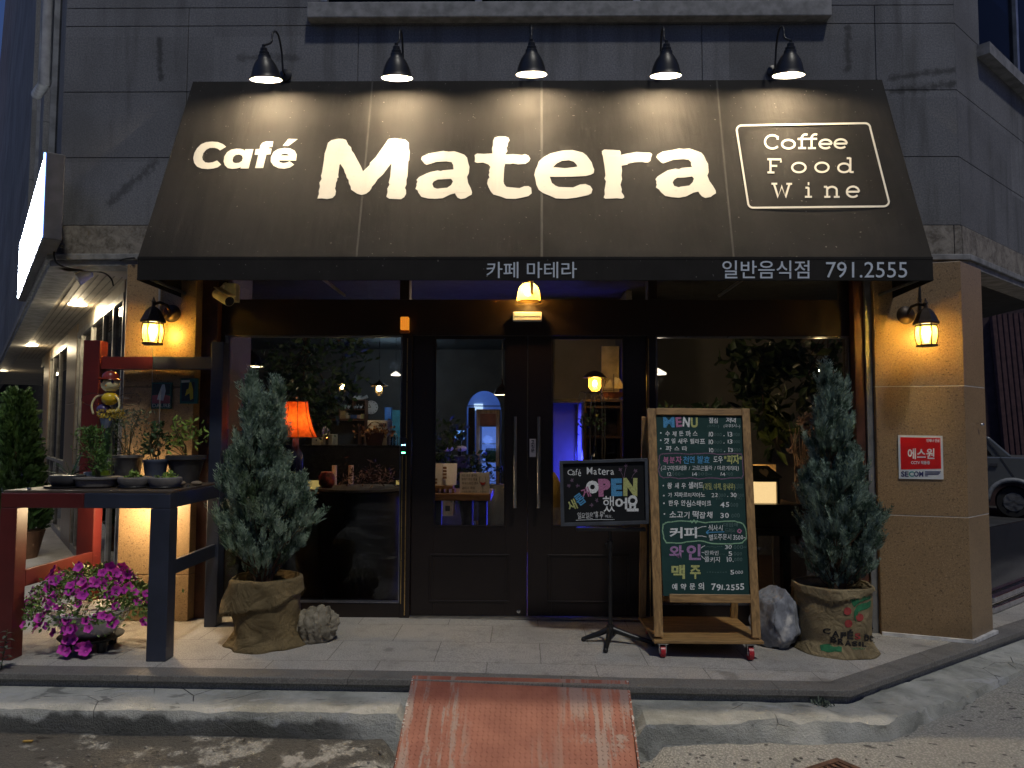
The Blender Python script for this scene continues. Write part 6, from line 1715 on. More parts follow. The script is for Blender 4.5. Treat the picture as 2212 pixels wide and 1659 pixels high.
# chalk writing (photo points read off the board)
CH = {'w': ("chalk_white", (.80, .82, .80)), 'b': ("chalk_blue", (.10, .33, .58)), 'p': ("chalk_pink", (.50, .20, .34)), 'y': ("chalk_yellow", (.50, .52, .20)), 'v': ("chalk_violet", (.42, .24, .44)), 'd': ("chalk_dim", (.10, .16, .15)), 'g': ("chalk_green", (.28, .48, .30)), 'm': ("chalk_mauve", (.20, .13, .19))}
def chalk_mat(k):
    nm, c = CH[k]
    if nm in _mc: return _mc[nm]
    b = NB(nm); n = b.noise(190, 3, .8); col = b.mix(b.ramp(n, .38, .52), tuple(x * .5 for x in c), c); _mc[nm] = b.set(col, .9, 0, .1); return _mc[nm]
def k3(x, y): return ((2400 + x * 700 / 1106) * .54861, (1550 + y * 1050 / 1659) * .54861)
def chalk(parent, items, place, conv, strokes=()):
    by = {}; rgc = random.Random(5)
    for it in items:
        if it[0] == 'R':
            _, body, cx, cy, w, h, k, bold, ang = it; ca, sa = math.cos(R(ang)), math.sin(R(ang)); mbq = by.setdefault(k, MB())
            write(mbq, body, [conv(cx + a * w / 2 * ca - b_ * h / 2 * sa, cy + a * w / 2 * sa + b_ * h / 2 * ca) for a, b_ in ((-1, -1), (1, -1), (1, 1), (-1, 1))], place(.0013), bold, 0, rgc); continue
        body, x0, x1, y0, y1, k = it[:6]; bold = it[6] if len(it) > 6 else .012; jit = it[7] if len(it) > 7 else .11; sl = it[8] if len(it) > 8 else 0.0
        mbq = by.setdefault(k, MB()); d = sl * (x1 - x0)
        o_ = .0012 + .0001 * (len(mbq.v) % 7)
        write(mbq, body, [conv(x0, y0), conv(x1, y0 + d), conv(x1, y1 + d), conv(x0, y1)], place(o_), bold, jit, rgc)
    for pts, k, w in strokes:
        mbq = by.setdefault(k, MB()); ribbon(mbq, [conv(*p_) for p_ in pts], w, place(.0010 + .0001 * (len(mbq.v) % 5)))
    for k, mbq in by.items(): mbq.build(CH[k][0] + "_lettering", chalk_mat(k), parent)
B_ = .04
items = [("M", 336, 408, 140, 208, 'b', B_), ("E", 412, 455, 140, 206, 'p', B_), ("N", 456, 505, 140, 206, 'w', .04), ("U", 508, 552, 144, 208, 'y', B_),
 ("점심", 622, 676, 145, 180, 'w'), ("저녁", 728, 790, 145, 180, 'w'), ("(11시~)", 612, 685, 186, 210, 'd', .02), ("(오후5시~)", 714, 816, 186, 212, 'w', .0),
 ("수 제 돈 까 스", 350, 550, 226, 264, 'w', .018), ("깻 잎 새우 필라프", 342, 598, 274, 310, 'w', .018), ("파 스 타", 352, 486, 322, 356, 'w', .018),
 ("10", 620, 648, 234, 264, 'w', .01), ("000", 652, 702, 240, 262, 'd'), (". 13", 712, 768, 234, 264, 'w', .01), ("000", 772, 815, 240, 262, 'd'),
 ("10", 620, 648, 282, 312, 'w', .01), ("000", 652, 702, 288, 310, 'd'), (". 13", 712, 768, 282, 308, 'w', .01), ("000", 774, 816, 286, 306, 'd'),
 ("10", 622, 650, 334, 362, 'w', .01), ("000", 654, 704, 338, 360, 'd'), (". 13", 716, 772, 332, 360, 'w', .01), ("000", 776, 818, 336, 358, 'd'),
 ("복분자", 336, 452, 386, 434, 'p', .025), ("천연 발효", 460, 626, 384, 434, 'b', .02), ("도우", 650, 708, 386, 430, 'w', .01), ("\"피자\"", 716, 828, 374, 436, 'y', .03),
 ("(고구마프레즐 / 고르곤졸라 / 마르게리따)", 322, 808, 444, 480, 'w', .005), ("12", 362, 388, 486, 510, 'w', .0), ("000~", 390, 466, 486, 508, 'd'), ("14", 518, 548, 486, 510, 'w', .0), ("000~", 550, 640, 486, 508, 'd'), ("14", 694, 724, 486, 510, 'w', .0), ("000", 726, 772, 486, 508, 'd'),
 ("왕 새 우 샐러드", 362, 586, 546, 590, 'w', .018), ("(과일, 야채, 왕새우)", 586, 784, 552, 600, 'y', .008, .09), ("22000", 784, 832, 556, 590, 'd'),
 ("가 지파르미지아노", 366, 598, 610, 644, 'w', .016), ("22", 638, 676, 616, 642, 'w', .01), ("000", 680, 726, 618, 642, 'd'), (". 30", 736, 794, 614, 642, 'w', .01), ("000", 798, 840, 618, 640, 'd'), ("(소)", 666, 706, 642, 660, 'd'), ("(대)", 784, 826, 640, 658, 'd'),
 ("한우 안심스테이크", 370, 636, 660, 702, 'w', .02), ("45", 692, 748, 672, 706, 'w', .015), ("000", 756, 804, 676, 704, 'd', .02),
 ("소고기 떡잡채", 376, 644, 728, 776, 'w', .018), ("30", 694, 746, 740, 772, 'w', .015), ("000", 762, 814, 742, 770, 'd'),
 ("커피", 376, 548, 828, 898, 'w', .03, .02), ("식사시", 618, 708, 812, 852, 'w', .008), ("대접해", 712, 804, 800, 828, 'd', .02), ("드려요", 722, 784, 836, 864, 'd', .02), ("별도주문시 3500~", 622, 856, 872, 912, 'w', .006),
 ("와", 374, 464, 942, 1024, 'v', .035, .0), ("인", 482, 572, 936, 1034, 'v', .035, .0), ("·········", 600, 706, 946, 956, 'd'), ("30", 722, 764, 940, 966, 'w', .008), ("000~", 776, 858, 940, 966, 'd', .01), ("잔와인", 594, 682, 974, 1004, 'w', .008), ("...", 688, 720, 994, 1000, 'd'), ("5", 744, 768, 980, 1008, 'w', .01), ("000", 776, 828, 982, 1006, 'd', .015), ("콜키지", 594, 690, 1012, 1050, 'w', .008), ("10.", 732, 776, 1014, 1046, 'w', .01), ("000", 780, 830, 1018, 1042, 'd', .015),
 ("맥", 388, 472, 1064, 1152, 'y', .03, .0), ("주", 504, 570, 1066, 1152, 'y', .03, .0), ("········", 608, 734, 1106, 1114, 'd'), ("5", 756, 780, 1096, 1124, 'w', .012), ("000", 786, 834, 1100, 1122, 'w', -.004),
 ("예 약 문 의", 392, 592, 1174, 1222, 'w', .02), ("791.2555", 636, 842, 1180, 1226, 'w', .018)]
items += [("•", 316, 326, y - 5, y + 5, 'w', 0, 0) for y in (241, 287, 339)] + [("•", x - 5, x + 5, y - 5, y + 5, 'w', 0, 0) for x, y in ((337, 570), (340, 632), (341, 680), (344, 747))]
def wob(pts, a=2.2, k=4, sd=0):
    r = random.Random(sd); out = []
    for i in range(len(pts) - 1):
        for j in range(k):
            t = j / k; out.append((pts[i][0] * (1 - t) + pts[i + 1][0] * t + r.uniform(-a, a), pts[i][1] * (1 - t) + pts[i + 1][1] * t + r.uniform(-a, a)))
    return out + [pts[-1]]
cl1 = wob([(340, 370), (318, 376), (308, 410), (316, 440), (306, 468), (318, 508), (336, 522), (380, 516), (430, 526), (500, 520), (560, 528), (630, 520), (700, 528), (780, 520), (826, 522), (836, 505), (832, 450), (834, 400), (824, 372), (760, 370), (680, 374), (600, 368), (500, 374), (420, 368), (340, 372)], 2, 3, 1)
cl2 = wob([(360, 798), (336, 812), (332, 850), (340, 900), (356, 924), (420, 930), (520, 916), (560, 912), (640, 930), (760, 932), (830, 926), (856, 900), (852, 840), (834, 806), (780, 792), (680, 794), (600, 800), (540, 792), (450, 790), (360, 798)], 2, 3, 2)
strokes = [(cl1, 'm', 2.4), (cl2, 'g', 2.6), (wob([(548, 838), (580, 826), (606, 824)], 1, 3), 'w', 1.4), (wob([(548, 884), (580, 884), (606, 890)], 1, 3), 'w', 1.4), ([(604, 862), (650, 860), (718, 858)], 'b', 1.6), ([(604, 862), (622, 848)], 'b', 2.2), ([(604, 862), (620, 872)], 'b', 2.2), (wob([(504, 786), (516, 800), (528, 786), (540, 800), (552, 786)], 1, 2), 'g', 3), (wob([(572, 960), (584, 950), (598, 944)], .6, 2), 'w', 1.4), ([(576, 986), (594, 988)], 'w', 1.4), (wob([(574, 1006), (584, 1020), (596, 1026)], .6, 2), 'w', 1.4), (wob([(800, 850), (812, 842), (824, 852), (816, 864), (802, 858), (800, 850)], .8, 2), 'p', 2.4)]
chalk(gb, items, mp_off := (lambda o_: mp(-.016 + o_)), k3, strokes)

# ------------------------------------------------------------------ black OPEN board on its stand
OY = -.53
def m4(x, y): return ((2150 + x * 450 / 830) * .54861, (1750 + y * 900 / 1659) * .54861)
a = onp(1310, 1065, (Vector((0, OY, 0)), Vector((0, -1, 0)))); ON = Vector((-.12, -1, .12)).normalized(); OPL = (a, ON)
ob = thing("chalkboard_stand", "small black chalkboard reading OPEN on a slim black stand in front of the right door", "sign board", (a.x, a.y, zf(a.x)))
op = lambda o_: (lambda u, v: onp(u, v, OPL, o_))
oc = [m4(98, 120), m4(738, 100), m4(748, 578), m4(108, 596)]
M_SLATE = mat("slate_grey_frame", (.055, .062, .072), .45)
inn = [m4(122, 142), m4(716, 124), m4(724, 552), m4(134, 568)]
bd = MB().prism([onp(*p_, OPL, -.006) for p_ in oc], ON * -.012).build("chalkboard", m_chalk("black_chalkboard", (.006, .007, .008)), ob)
fr_ = MB()
for i in range(4):
    j = (i + 1) % 4; fr_.prism([onp(*oc[i], OPL, -.0055), onp(*oc[j], OPL, -.0055), onp(*inn[j], OPL, -.0055), onp(*inn[i], OPL, -.0055)], ON * .016)
fr_.build("board_frame", M_SLATE, ob, bevel=.002)
C_ = [("C", 156, 192, 182, 222, 'w', .0, .1), ("afé", 190, 254, 176, 230, 'w', .0, .1), ("Matera", 296, 494, 164, 222, 'w', .004, .1),
 ("O", 290, 384, 262, 356, 'w', .09, .0), ("P", 378, 468, 248, 380, 'p', .07, .03), ("E", 472, 554, 246, 376, 'b', .07, .02), ("N", 560, 664, 242, 376, 'y', .07, .02),
 ('R', "새", 188, 440, 66, 76, 'y', .022, -24), ('R', "롭", 246, 398, 66, 84, 'b', .02, -36), ('R', "게", 288, 350, 62, 76, 'p', .022, -20),
 ("했", 412, 500, 374, 490, 'w', .004, .0), ("어", 502, 590, 386, 470, 'w', .035, .0), ("요", 586, 672, 368, 486, 'w', .04, .0),
 ("일요일은", 228, 342, 492, 540, 'w', .0, .06), ("\"휴 무\"", 346, 424, 484, 538, 'w', .008, .05), ("예요.", 428, 482, 510, 532, 'w', -.005, .05)]
fl_s = []
rgd = random.Random(2)
for (x, y) in ((540, 180), (580, 150), (650, 190), (190, 260), (165, 300), (370, 405), (330, 440), (230, 300)):
    for k in range(5):
        a_ = 2 * math.pi * k / 5 + rgd.random(); fl_s.append(([(x, y), (x + 9 * math.cos(a_ + .3), y + 9 * math.sin(a_ + .3)), (x + 14 * math.cos(a_), y + 14 * math.sin(a_)), (x + 9 * math.cos(a_ - .3), y + 9 * math.sin(a_ - .3)), (x, y)], 'm', .9))
fl_s += [(wob([(540, 190), (556, 224), (560, 244)], 1, 3), 'm', .9), (wob([(582, 165), (570, 210), (566, 244)], 1, 3), 'm', .9), (wob([(650, 200), (630, 225), (622, 245)], 1, 3), 'm', .9), (wob([(216, 550), (320, 546), (420, 544), (498, 545)], 1.2, 4), 'w', 1.0)]
chalk(bd, C_, (lambda o_: op(-.006 + o_)), m4, fl_s)
ax = a.x + .005
px_ = at(1318, 1200, OY + .03).x; pz1 = at(1318, 1150, OY + .03).z; f0_ = zf(px_)
tr_ = MB().box(onp(*m4(218, 600), OPL).x, onp(*m4(730, 600), OPL).x, OY - .03, OY + .03, onp(*m4(400, 630), OPL).z, onp(*m4(400, 600), OPL).z - .003).build("tray", M_BLACK, ob, bevel=.003)
MB().tube([(px_, OY + .03, f0_ + .06), (px_, OY + .03, pz1 + .02)], .0125, 14).build("pole", M_BLACK, ob, smooth=True, auto=40)
MB().tube([(px_, OY + .03, pz1 - .10), (px_, OY + .03, pz1 - .05)], .021, 14).tube([(px_ - .005, OY + .03, pz1 - .075), (px_ - .04, OY + .01, pz1 - .075)], [.006, .011], 10).build("clamp_knob", M_BLACK, ob, smooth=True, auto=40)
for k, (dx, dy) in enumerate(((-.17, .02), (-.055, -.23), (.26, -.06), (.06, .22))):
    p0 = Vector((px_, OY + .03, f0_ + .09)); p1 = Vector((px_ + dx * .5, OY + .03 + dy * .5, f0_ + .05)); p2 = Vector((px_ + dx, OY + .03 + dy, f0_ + .018))
    MB().tube([p0, p1, p2], [.022, .017, .013], 8).ball(p2 + Vector((0, 0, -.003)), .016, 10, 6).build("foot", M_BLACK, ob, smooth=True, auto=50)
MB().tube([(px_, OY + .03, f0_ + .05), (px_, OY + .03, f0_ + .11)], .026, 14).build("hub", M_BLACK, ob, smooth=True, auto=40)
# ------------------------------------------------------------------ inside the cafe
WARM = (1.0, .66, .30)
def wallbox(name, m, *a): return struct(name, MB().box(*a), m)
# back wall with the arched doorway
ax0, ax1 = at(1006, 1000, BY).x, at(1082, 1000, BY).x; azs, azt = at(1040, 888, BY).z, at(1040, 843, BY).z; acx = (ax0 + ax1) / 2
wl = MB(); wl.box(-8.2, ax0, BY, BY + .2, 0, 2.72); wl.box(ax1, 5.6, BY, BY + .2, 0, 2.72)
N_ = 14
ar = [(acx + (ax1 - ax0) / 2 * math.cos(math.pi * k / N_), azs + (azt - azs) * math.sin(math.pi * k / N_)) for k in range(N_ + 1)]
for (x0, z0), (x1, z1) in zip(ar, ar[1:]): wl.prism([(x0, BY, z0), (x1, BY, z1), (x1, BY, 2.72), (x0, BY, 2.72)], (0, .2, 0))
struct("interior_back_wall", wl, M_ROOMW)
M_BLUEW = mat("blue_room_paint", (.30, .42, .62), .8, 0, .08, 2)
struct("passage_wall", MB().box(ax0 - .7, ax1 + .7, BY + 1.9, BY + 2.0, 0, 2.7).box(ax0 - .72, ax0 - .62, BY + .21, BY + 1.89, 0, 2.7).box(ax1 + .62, ax1 + .72, BY + .21, BY + 1.89, 0, 2.7), M_BLUEW)
struct("passage_ceiling", MB().box(ax0 - .8, ax1 + .8, BY + .21, BY + 2.1, 2.705, 2.715), M_BLUEW)
point("passage_light", (acx - .1, BY + 1.0, 2.45), 3.4, (.30, .45, 1.0), .08)
# partition on the right, lit blue at its foot
PX0 = at(1196, 900, 2.9).x
struct("interior_partition_wall", MB().box(PX0, 4.9, 2.9, 3.0, 0, 2.72), M_ROOMW2)
struct("interior_side_wall", MB().box(PX0 - .10, PX0 - .002, 2.86, BY - .01, 0, 2.72), M_ROOMW)
wallbox("interior_window_reveal", M_ROOMW, at(483, 900, .5).x, at(514, 900, .5).x, .30, .75, 0, 2.7)
# hidden blue strip on the partition, seen through the right door
bx0 = at(1200, 1000, 2.78).x
bl = thing("blue_light_strip", "blue glowing light strip at the foot of the wall behind the right door", "light strip", (bx0 + .25, 2.84, .25))
MB().box(bx0 + .0, bx0 + .62, 2.80, 2.86, .30, .33).build("tube", glow("blue_tube_glow", (.05, .06, 1.0), 6.0), bl)
zlg = at(1220, 872, 2.75).z
MB().box(PX0 - .09, bx0 + .75, 2.5, 2.895, zlg, zlg + .04).build("light_stop_ledge", M_BLACK, bl)  # ledge added to stop the blue light spilling up the wall
point("blue_light", (bx0 + .25, 2.62, .45), 13, (.04, .05, 1.0), .10, bl)
point("blue_light", (bx0 + .25, 2.62, 1.05), 4, (.05, .06, 1.0), .08, bl)
struct("light_stop_divider", MB().box(at(1340, 900, 2.5).x, at(1352, 900, 2.5).x, 2.0, 2.895, 0, 2.71), M_ROOMW)  # wall added to keep the blue light out of the right window
bb = MB().box(at(1246, 900, 2.86).x, at(1328, 900, 2.86).x, 2.845, 2.87, at(1280, 1108, 2.86).z, at(1280, 870, 2.86).z); bp_ = tag(bb.build("blue_wall_picture", mat("pale_blue_canvas", (.45, .5, .62), .6, 0, .5, 2), None), "tall pale picture on the blue-lit wall behind the wire rack", "picture")
MB().box(at(1243, 900, 2.84).x, at(1247, 900, 2.84).x, 2.84, 2.88, at(1280, 1109, 2.86).z, at(1280, 868, 2.86).z).build("picture_frame", M_BLACK, bp_)
# dark tower cabinet with the ship model
Yc = 1.9
tx0, tx1 = at(1262, 1000, Yc).x, at(1345, 1000, Yc).x; tz = at(1300, 868, Yc).z
M_DARKW = wood("dark_stained_wood", (.045, .026, .016), 'X', .35)
cab = thing("dark_cabinet", "tall dark wooden cabinet behind the right door glass", "cabinet", ((tx0 + tx1) / 2, Yc, 0))
q = MB(); q.box(tx0, tx0 + .02, Yc, Yc + .35, .02, tz).box(tx1 - .02, tx1, Yc, Yc + .35, .02, tz).box(tx0 + .021, tx1 - .021, Yc + .33, Yc + .35, .02, tz).box(tx0 - .01, tx1 + .01, Yc - .01, Yc + .36, tz + .001, tz + .025); q.build("carcass", M_DARKW, cab)
for k in range(6): MB().box(tx0 + .022, tx1 - .022, Yc + .004, Yc + .325, .1 + k * (tz - .16) / 5, .122 + k * (tz - .16) / 5).build("shelf", M_DARKW, cab)
sx, sz_ = at(1330, 850, Yc).x, tz + .026; k_ = 7.4 / 1661
sh = thing("model_ship", "cream sailed model ship standing on the dark cabinet", "model ship", (sx, Yc + .15, sz_))
hl = MB(); L_ = 25 * k_
for i in range(1): 
    prof = [(-1, .22, .4), (-.6, .30, .9), (0, .30, 1), (.6, .28, .8), (1.05, .16, .1)]; vs = []
    for x, h_, w_ in prof: vs += [(sx + x * L_, Yc + .15 - .05 * w_, sz_ + .075), (sx + x * L_ * .95, Yc + .15, sz_ + .075 - .20 * h_), (sx + x * L_, Yc + .15 + .05 * w_, sz_ + .075)]
    fs = [f for j in range(4) for f in ((3 * j, 3 * j + 3, 3 * j + 4, 3 * j + 1), (3 * j + 1, 3 * j + 4, 3 * j + 5, 3 * j + 2), (3 * j + 2, 3 * j + 5, 3 * j + 3, 3 * j))] + [(0, 1, 2), (14, 13, 12)]
    hl.add(vs, fs)
hl.build("hull", mat("red_brown_hull", (.12, .04, .03), .4), sh)
MB().tube([(sx, Yc + .15, sz_ + .06), (sx, Yc + .15, at(1327, 808, Yc + .15).z)], .004, 6).tube([(sx - L_, Yc + .15, sz_ + .09), (sx + L_, Yc + .15, sz_ + .10)], .003, 5).build("mast", M_DARKW, sh)
zt2 = at(1327, 814, Yc + .15).z
sa = MB(); sa.add([(sx + .004, Yc + .15, zt2), (sx + L_ * .95, Yc + .12, sz_ + .11), (sx + .004, Yc + .15, sz_ + .11), (sx + L_ * .5, Yc + .10, sz_ + .2)], [(0, 3, 2), (3, 1, 2)]); sa.add([(sx - .006, Yc + .15, zt2 - .02), (sx - L_ * .9, Yc + .13, sz_ + .11), (sx - .006, Yc + .15, sz_ + .12), (sx - L_ * .4, Yc + .10, sz_ + .2)], [(0, 2, 3), (3, 2, 1)])
sa.build("sail", mat("cream_sail", (.42, .36, .28), .8), sh); MB().box(sx - .06, sx - .05, Yc + .12, Yc + .18, sz_, sz_ + .035).box(sx + .05, sx + .06, Yc + .12, Yc + .18, sz_, sz_ + .035).build("cradle", M_DARKW, sh)
# jar lantern over the cabinet
c = at(1285, 830, 1.7); s7 = 7.2 / 1661
jl = thing("jar_lantern", "lit glass jar lantern on a bracket above the dark cabinet", "lantern", c)
MB().lathe([(.001, -17 * s7), (9 * s7, -14 * s7), (13 * s7, -6 * s7), (13.5 * s7, 13 * s7)], c, 20, None, False).build("glass_shade", M_AMBER, jl, smooth=True)
MB().lathe([(13.6 * s7, 13 * s7), (26 * s7, 14 * s7), (17 * s7, 24 * s7), (6 * s7, 29 * s7), (0, 30 * s7)], c, 22).build("hood", M_BRONZE, jl, smooth=True, auto=40)
q = MB(); q.tube([c + Vector((12 * s7, 0, 20 * s7)), c + Vector((24 * s7, 0, 10 * s7)), c + Vector((16 * s7, 0, -20 * s7)), c + Vector((3 * s7, 0, -28 * s7)), c + Vector((4 * s7, 0, -38 * s7))], .006, 6)
for a_ in (0, 180): q.tube([c + Vector((13.6 * s7 * math.cos(R(a_)), 0, 13 * s7)), c + Vector((13.6 * s7 * math.cos(R(a_)), 0, -7 * s7)), c + Vector((0, 0, -18 * s7))], .004, 5)
q.build("cage", M_BRONZE, jl); MB().ball(c + Vector((0, 0, 2 * s7)), 6 * s7, 14, 10, (.8, .8, 1.2)).build("bulb", glow("edison_glow", (1, .66, .22), 22.0), jl, smooth=True)
point("lantern_light", c + Vector((0, -.0, 2 * s7)), 1.2, WARM, .03, jl)
struct("lit_partition_wall", MB().box(at(1300, 900, 2.35).x, at(1338, 900, 2.35).x, 2.35, 2.38, 1.0, 2.2), mat("tan_room_plaster", (.36, .28, .17), .85))
# bent wire rack with a bottle
wr = thing("wire_rack", "bent black wire rack with vine and a wine bottle behind the right door", "rack", (at(1255, 1000, 1.5).x, 1.5, 0))
q = MB()
for u0, u1 in ((1248, 1285), (1276, 1306), (1262, 1300)):
    q.tube(spline([at(u0, 1135, 1.5), at(u0, 880, 1.5), at((u0 + u1) / 2, 848, 1.5), at(u1, 872, 1.5), at(u1, 1000, 1.5)]), .006, 6)
q.tube([at(1248, 905, 1.5), at(1306, 905, 1.5)], .005, 5).tube([at(1270, 1038, 1.5), at(1306, 1038, 1.5)], .005, 5); q.build("wire", M_BLACK, wr)
q = MB(); rg = random.Random(31); leaf_cloud(q, [at(rg.uniform(1246, 1310), rg.choice((rg.gauss(912, 12), rg.gauss(1080, 30))), 1.5 + rg.uniform(-.05, .05)) for _ in range(120)], rg, .05, .6); q.build("vine_leaves", M_DGREEN, wr)
pbt = at(1286, 1037, 1.5); MB().lathe([(.036, 0), (.038, .01), (.038, .19), (.03, .22), (.014, .25), (.014, .31), (.016, .312)], pbt, 18).build("bottle", mat("black_bottle_glass", (.008, .01, .008), .1), wr, smooth=True, auto=40)
tag(MB().ball(at(1191, 1096, .95), 1, 16, 10, (.10, .1, .30)).box(at(1186, 1100, .95).x, at(1206, 1100, .95).x, .95, 1.35, .44, .62).build("yellow_chair", mat("mustard_upholstery", (.42, .27, .05), .8), None, smooth=True, auto=40), "mustard yellow upholstered chair half hidden behind the right door", "chair")

# door window, left: fridge, tablet, table with cards
Yf = 5.4
fa, fb = at(1029, 900, Yf).x, at(1079, 900, Yf).x; fzt = at(1050, 884, Yf).z
fg = thing("drinks_fridge", "wood framed drinks fridge glowing blue, behind the left door", "fridge", ((fa + fb) / 2, Yf, 0))
q = MB(); t_ = .05; q.box(fa, fa + t_, Yf, Yf + .6, 0, fzt).box(fb - t_, fb, Yf, Yf + .6, 0, fzt).box(fa + t_, fb - t_, Yf, Yf + .6, fzt - .06, fzt - .001).box(fa + t_, fb - t_, Yf, Yf + .6, 0.001, .25).box(fa + t_, fb - t_, Yf + .56, Yf + .6, .25, fzt - .06)
q.build("carcass", wood("light_fridge_wood", (.38, .25, .13), 'Z'), fg)
zs1 = at(1050, 920, Yf).z; MB().box(fa + t_ + .002, fb - t_ - .002, Yf + .02, Yf + .05, zs1, fzt - .062).build("sign_panel", mat("brown_fridge_sign", (.22, .06, .02), .5), fg)
MB().box(fa + t_ + .004, fb - t_ - .004, Yf + .5, Yf + .55, .26, zs1 - .01).build("lit_back", glow("fridge_glow", (.16, .30, 1.0), .115, (.5, .6, .8)), fg)
q = MB()
for z in (at(1060, 1000, Yf).z, at(1060, 960, Yf).z): q.box(fa + t_ + .006, fb - t_ - .006, Yf + .1, Yf + .49, z, z + .012)
q.build("shelf", M_WHITE, fg)
q = MB(); zsf = at(1060, 1000, Yf).z + .0125
for k in range(7): q.lathe([(.022, 0), (.022, .12), (.009, .16), (.009, .19)], (fa + t_ + .09 + .035 * k * (fb - fa - 2 * t_) / .25 * .7, Yf + .25, zsf), 10)
q.build("bottles", mat("green_bottle_glass", (.03, .12, .04), .15), fg, smooth=True, auto=40)
MB().box(fa + t_ + .003, fb - t_ - .003, Yf + .005, Yf + .012, .26, zs1 - .003).build("pane", M_GLASS, fg)
point("fridge_light", ((fa + fb) / 2, Yf - .05, 1.2), .5, (.2, .35, 1.0), .1, fg)
tag(MB().box(at(1011, 1000, 5.9).x, at(1025, 1000, 5.9).x, 5.9, 5.94, .9, at(1015, 880, 5.9).z).build("dark_curtain", mat("black_cloth", (.012, .012, .014), .9), None), "dark cloth hanging beside the drinks fridge in the arch", "curtain")
tag(MB().box(at(1009, 1000, 5.86).x, at(1082, 1000, 5.86).x, 5.85, 5.87, at(1050, 878, 5.86).z, at(1050, 876, 5.86).z).build("curtain_rod", M_BLACK, None), "thin black rod across the arched doorway", "rod")
tag(MB().box(at(1024, 870, BY + 1.85).x, at(1043, 870, BY + 1.85).x, BY + 1.84, BY + 1.88, at(1030, 886, BY + 1.8).z, at(1030, 872, BY + 1.8).z).build("passage_lamp_panel", glow("passage_panel_glow", (.6, .8, 1), .16), None), "bright pale lamp panel seen through the arch", "lamp panel")
a, b_ = at(979, 952, 3.6), at(1006, 927, 3.6)
tb2 = thing("tablet_terminal", "till tablet with a glowing blue screen on the counter, behind the left door", "tablet", a)
MB().box(a.x, b_.x, 3.6, 3.62, a.z, b_.z).build("case", M_BLACK, tb2, bevel=.006)
a2, b2_ = at(982, 949, 3.6), at(1003, 930, 3.6); MB().box(a2.x, b2_.x, 3.594, 3.5995, a2.z, b2_.z).build("screen", glow("tablet_glow", (.16, .42, 1.0), .14, (.1, .1, .1)), tb2)
MB().box((a.x + b_.x) / 2 - .02, (a.x + b_.x) / 2 + .02, 3.61, 3.66, a.z - .18, a.z - .001).build("stand", M_BLACK, tb2)
cz = a.z - .181
tag(MB().box(at(930, 1000, 3.5).x, at(1012, 1000, 3.5).x, 3.5, 4.1, 0.01, cz).build("side_counter", mat("dark_counter_front", (.06, .055, .06), .6), None), "low dark counter carrying the tablet, behind the left door", "counter")
for k, (u, lab) in enumerate(((967, "crumpled white napkin bundle left of the tablet"), (996, "white napkin bundle under the tablet"))):
    q = MB().ball(at(u, 969, 3.52) , 1, 12, 8, (.07, .05, .035)); tag(q.build("napkin_bundle", mat("white_linen", (.6, .58, .58), .9), None, smooth=True), lab, "napkins")
# table by the door with menu cards
Yt2 = .95
zt3 = at(1000, 1067, Yt2 - .3).z
tbl = thing("wooden_table", "light wooden table just inside the left door", "table", (at(1000, 1000, Yt2).x, Yt2, 0))
M_OAK = wood("warm_oak", (.32, .17, .065), 'X', .4)
ta_, tb__ = at(915, 1067, Yt2 - .3).x, at(1060, 1067, Yt2 - .3).x
MB().box(ta_, tb__, Yt2 - .3, Yt2 + .3, zt3 - .055, zt3).build("table_top", M_OAK, tbl, bevel=.004)
for x, m in ((at(1043, 1100, Yt2).x, M_BLACK), (ta_ + .08, M_BLACK)): MB().box(x - .035, x + .035, Yt2 - .03, Yt2 + .04, .01, zt3 - .056).build("leg", m, tbl)
MB().tube([(at(1010, 1100, Yt2 + .05).x, Yt2 + .05, .01), (at(1010, 1100, Yt2 + .05).x, Yt2 + .05, zt3 - .056)], .05, 14).build("leg", mat("grey_post", (.14, .12, .12), .6), tbl)
M_PAPER = mat("menu_paper", (.62, .57, .50), .7, 0, .08)
zc1 = zt3 + .001
a, b_ = at(936, 1050, Yt2 - .2), at(985, 1002, Yt2 - .2)
mn = thing("menu_booklet", "open paper menu booklet standing on a wooden rest inside the left door", "menu", (a.x, Yt2 - .2, zc1))
mid = at(955, 1000, Yt2 - .2).x
MB().prism([(a.x, Yt2 - .15, zc1 + .06), (mid - .001, Yt2 - .2, zc1 + .06), (mid - .001, Yt2 - .13, b_.z), (a.x, Yt2 - .08, b_.z)], (0, .004, 0)).prism([(mid + .001, Yt2 - .2, zc1 + .06), (b_.x, Yt2 - .15, zc1 + .06), (b_.x, Yt2 - .08, b_.z), (mid + .001, Yt2 - .13, b_.z)], (0, .004, 0)).build("page", M_PAPER, mn)
q = MB(); 
for (u, v, w, h) in ((938, 1033, 7, 5), (938, 1040, 7, 5), (957, 1008, 8, 5), (957, 1015, 8, 5), (957, 1022, 8, 5), (957, 1029, 8, 5)):
    p0, p1 = at(u, v + h, Yt2 - .2), at(u + w, v, Yt2 - .2); q.box(p0.x, p1.x, Yt2 - .215, Yt2 - .205, p0.z, p1.z)
q.build("photo_patch", mat("food_photo_brown", (.25, .12, .05), .6), mn)
q = MB().box(a.x - .0, b_.x - .02, Yt2 - .25, Yt2 - .1, zc1 + .035, zc1 + .058)
for k in range(4): q.box(a.x + .02 + k * .045, a.x + .04 + k * .045, Yt2 - .23, Yt2 - .12, zc1, zc1 + .034)
q.build("wooden_rest", M_OAK, mn)
a, b_ = at(993, 1066, Yt2 - .22), at(1058, 1021, Yt2 - .22)
cd = thing("wine_card", "white handwritten card with a drawn wine glass, on the table inside the left door", "card", ((a.x + b_.x) / 2, Yt2 - .22, zc1))
MB().box(a.x, b_.x, Yt2 - .22, Yt2 - .215, zc1, b_.z).build("card", M_PAPER, cd, bevel=.002)
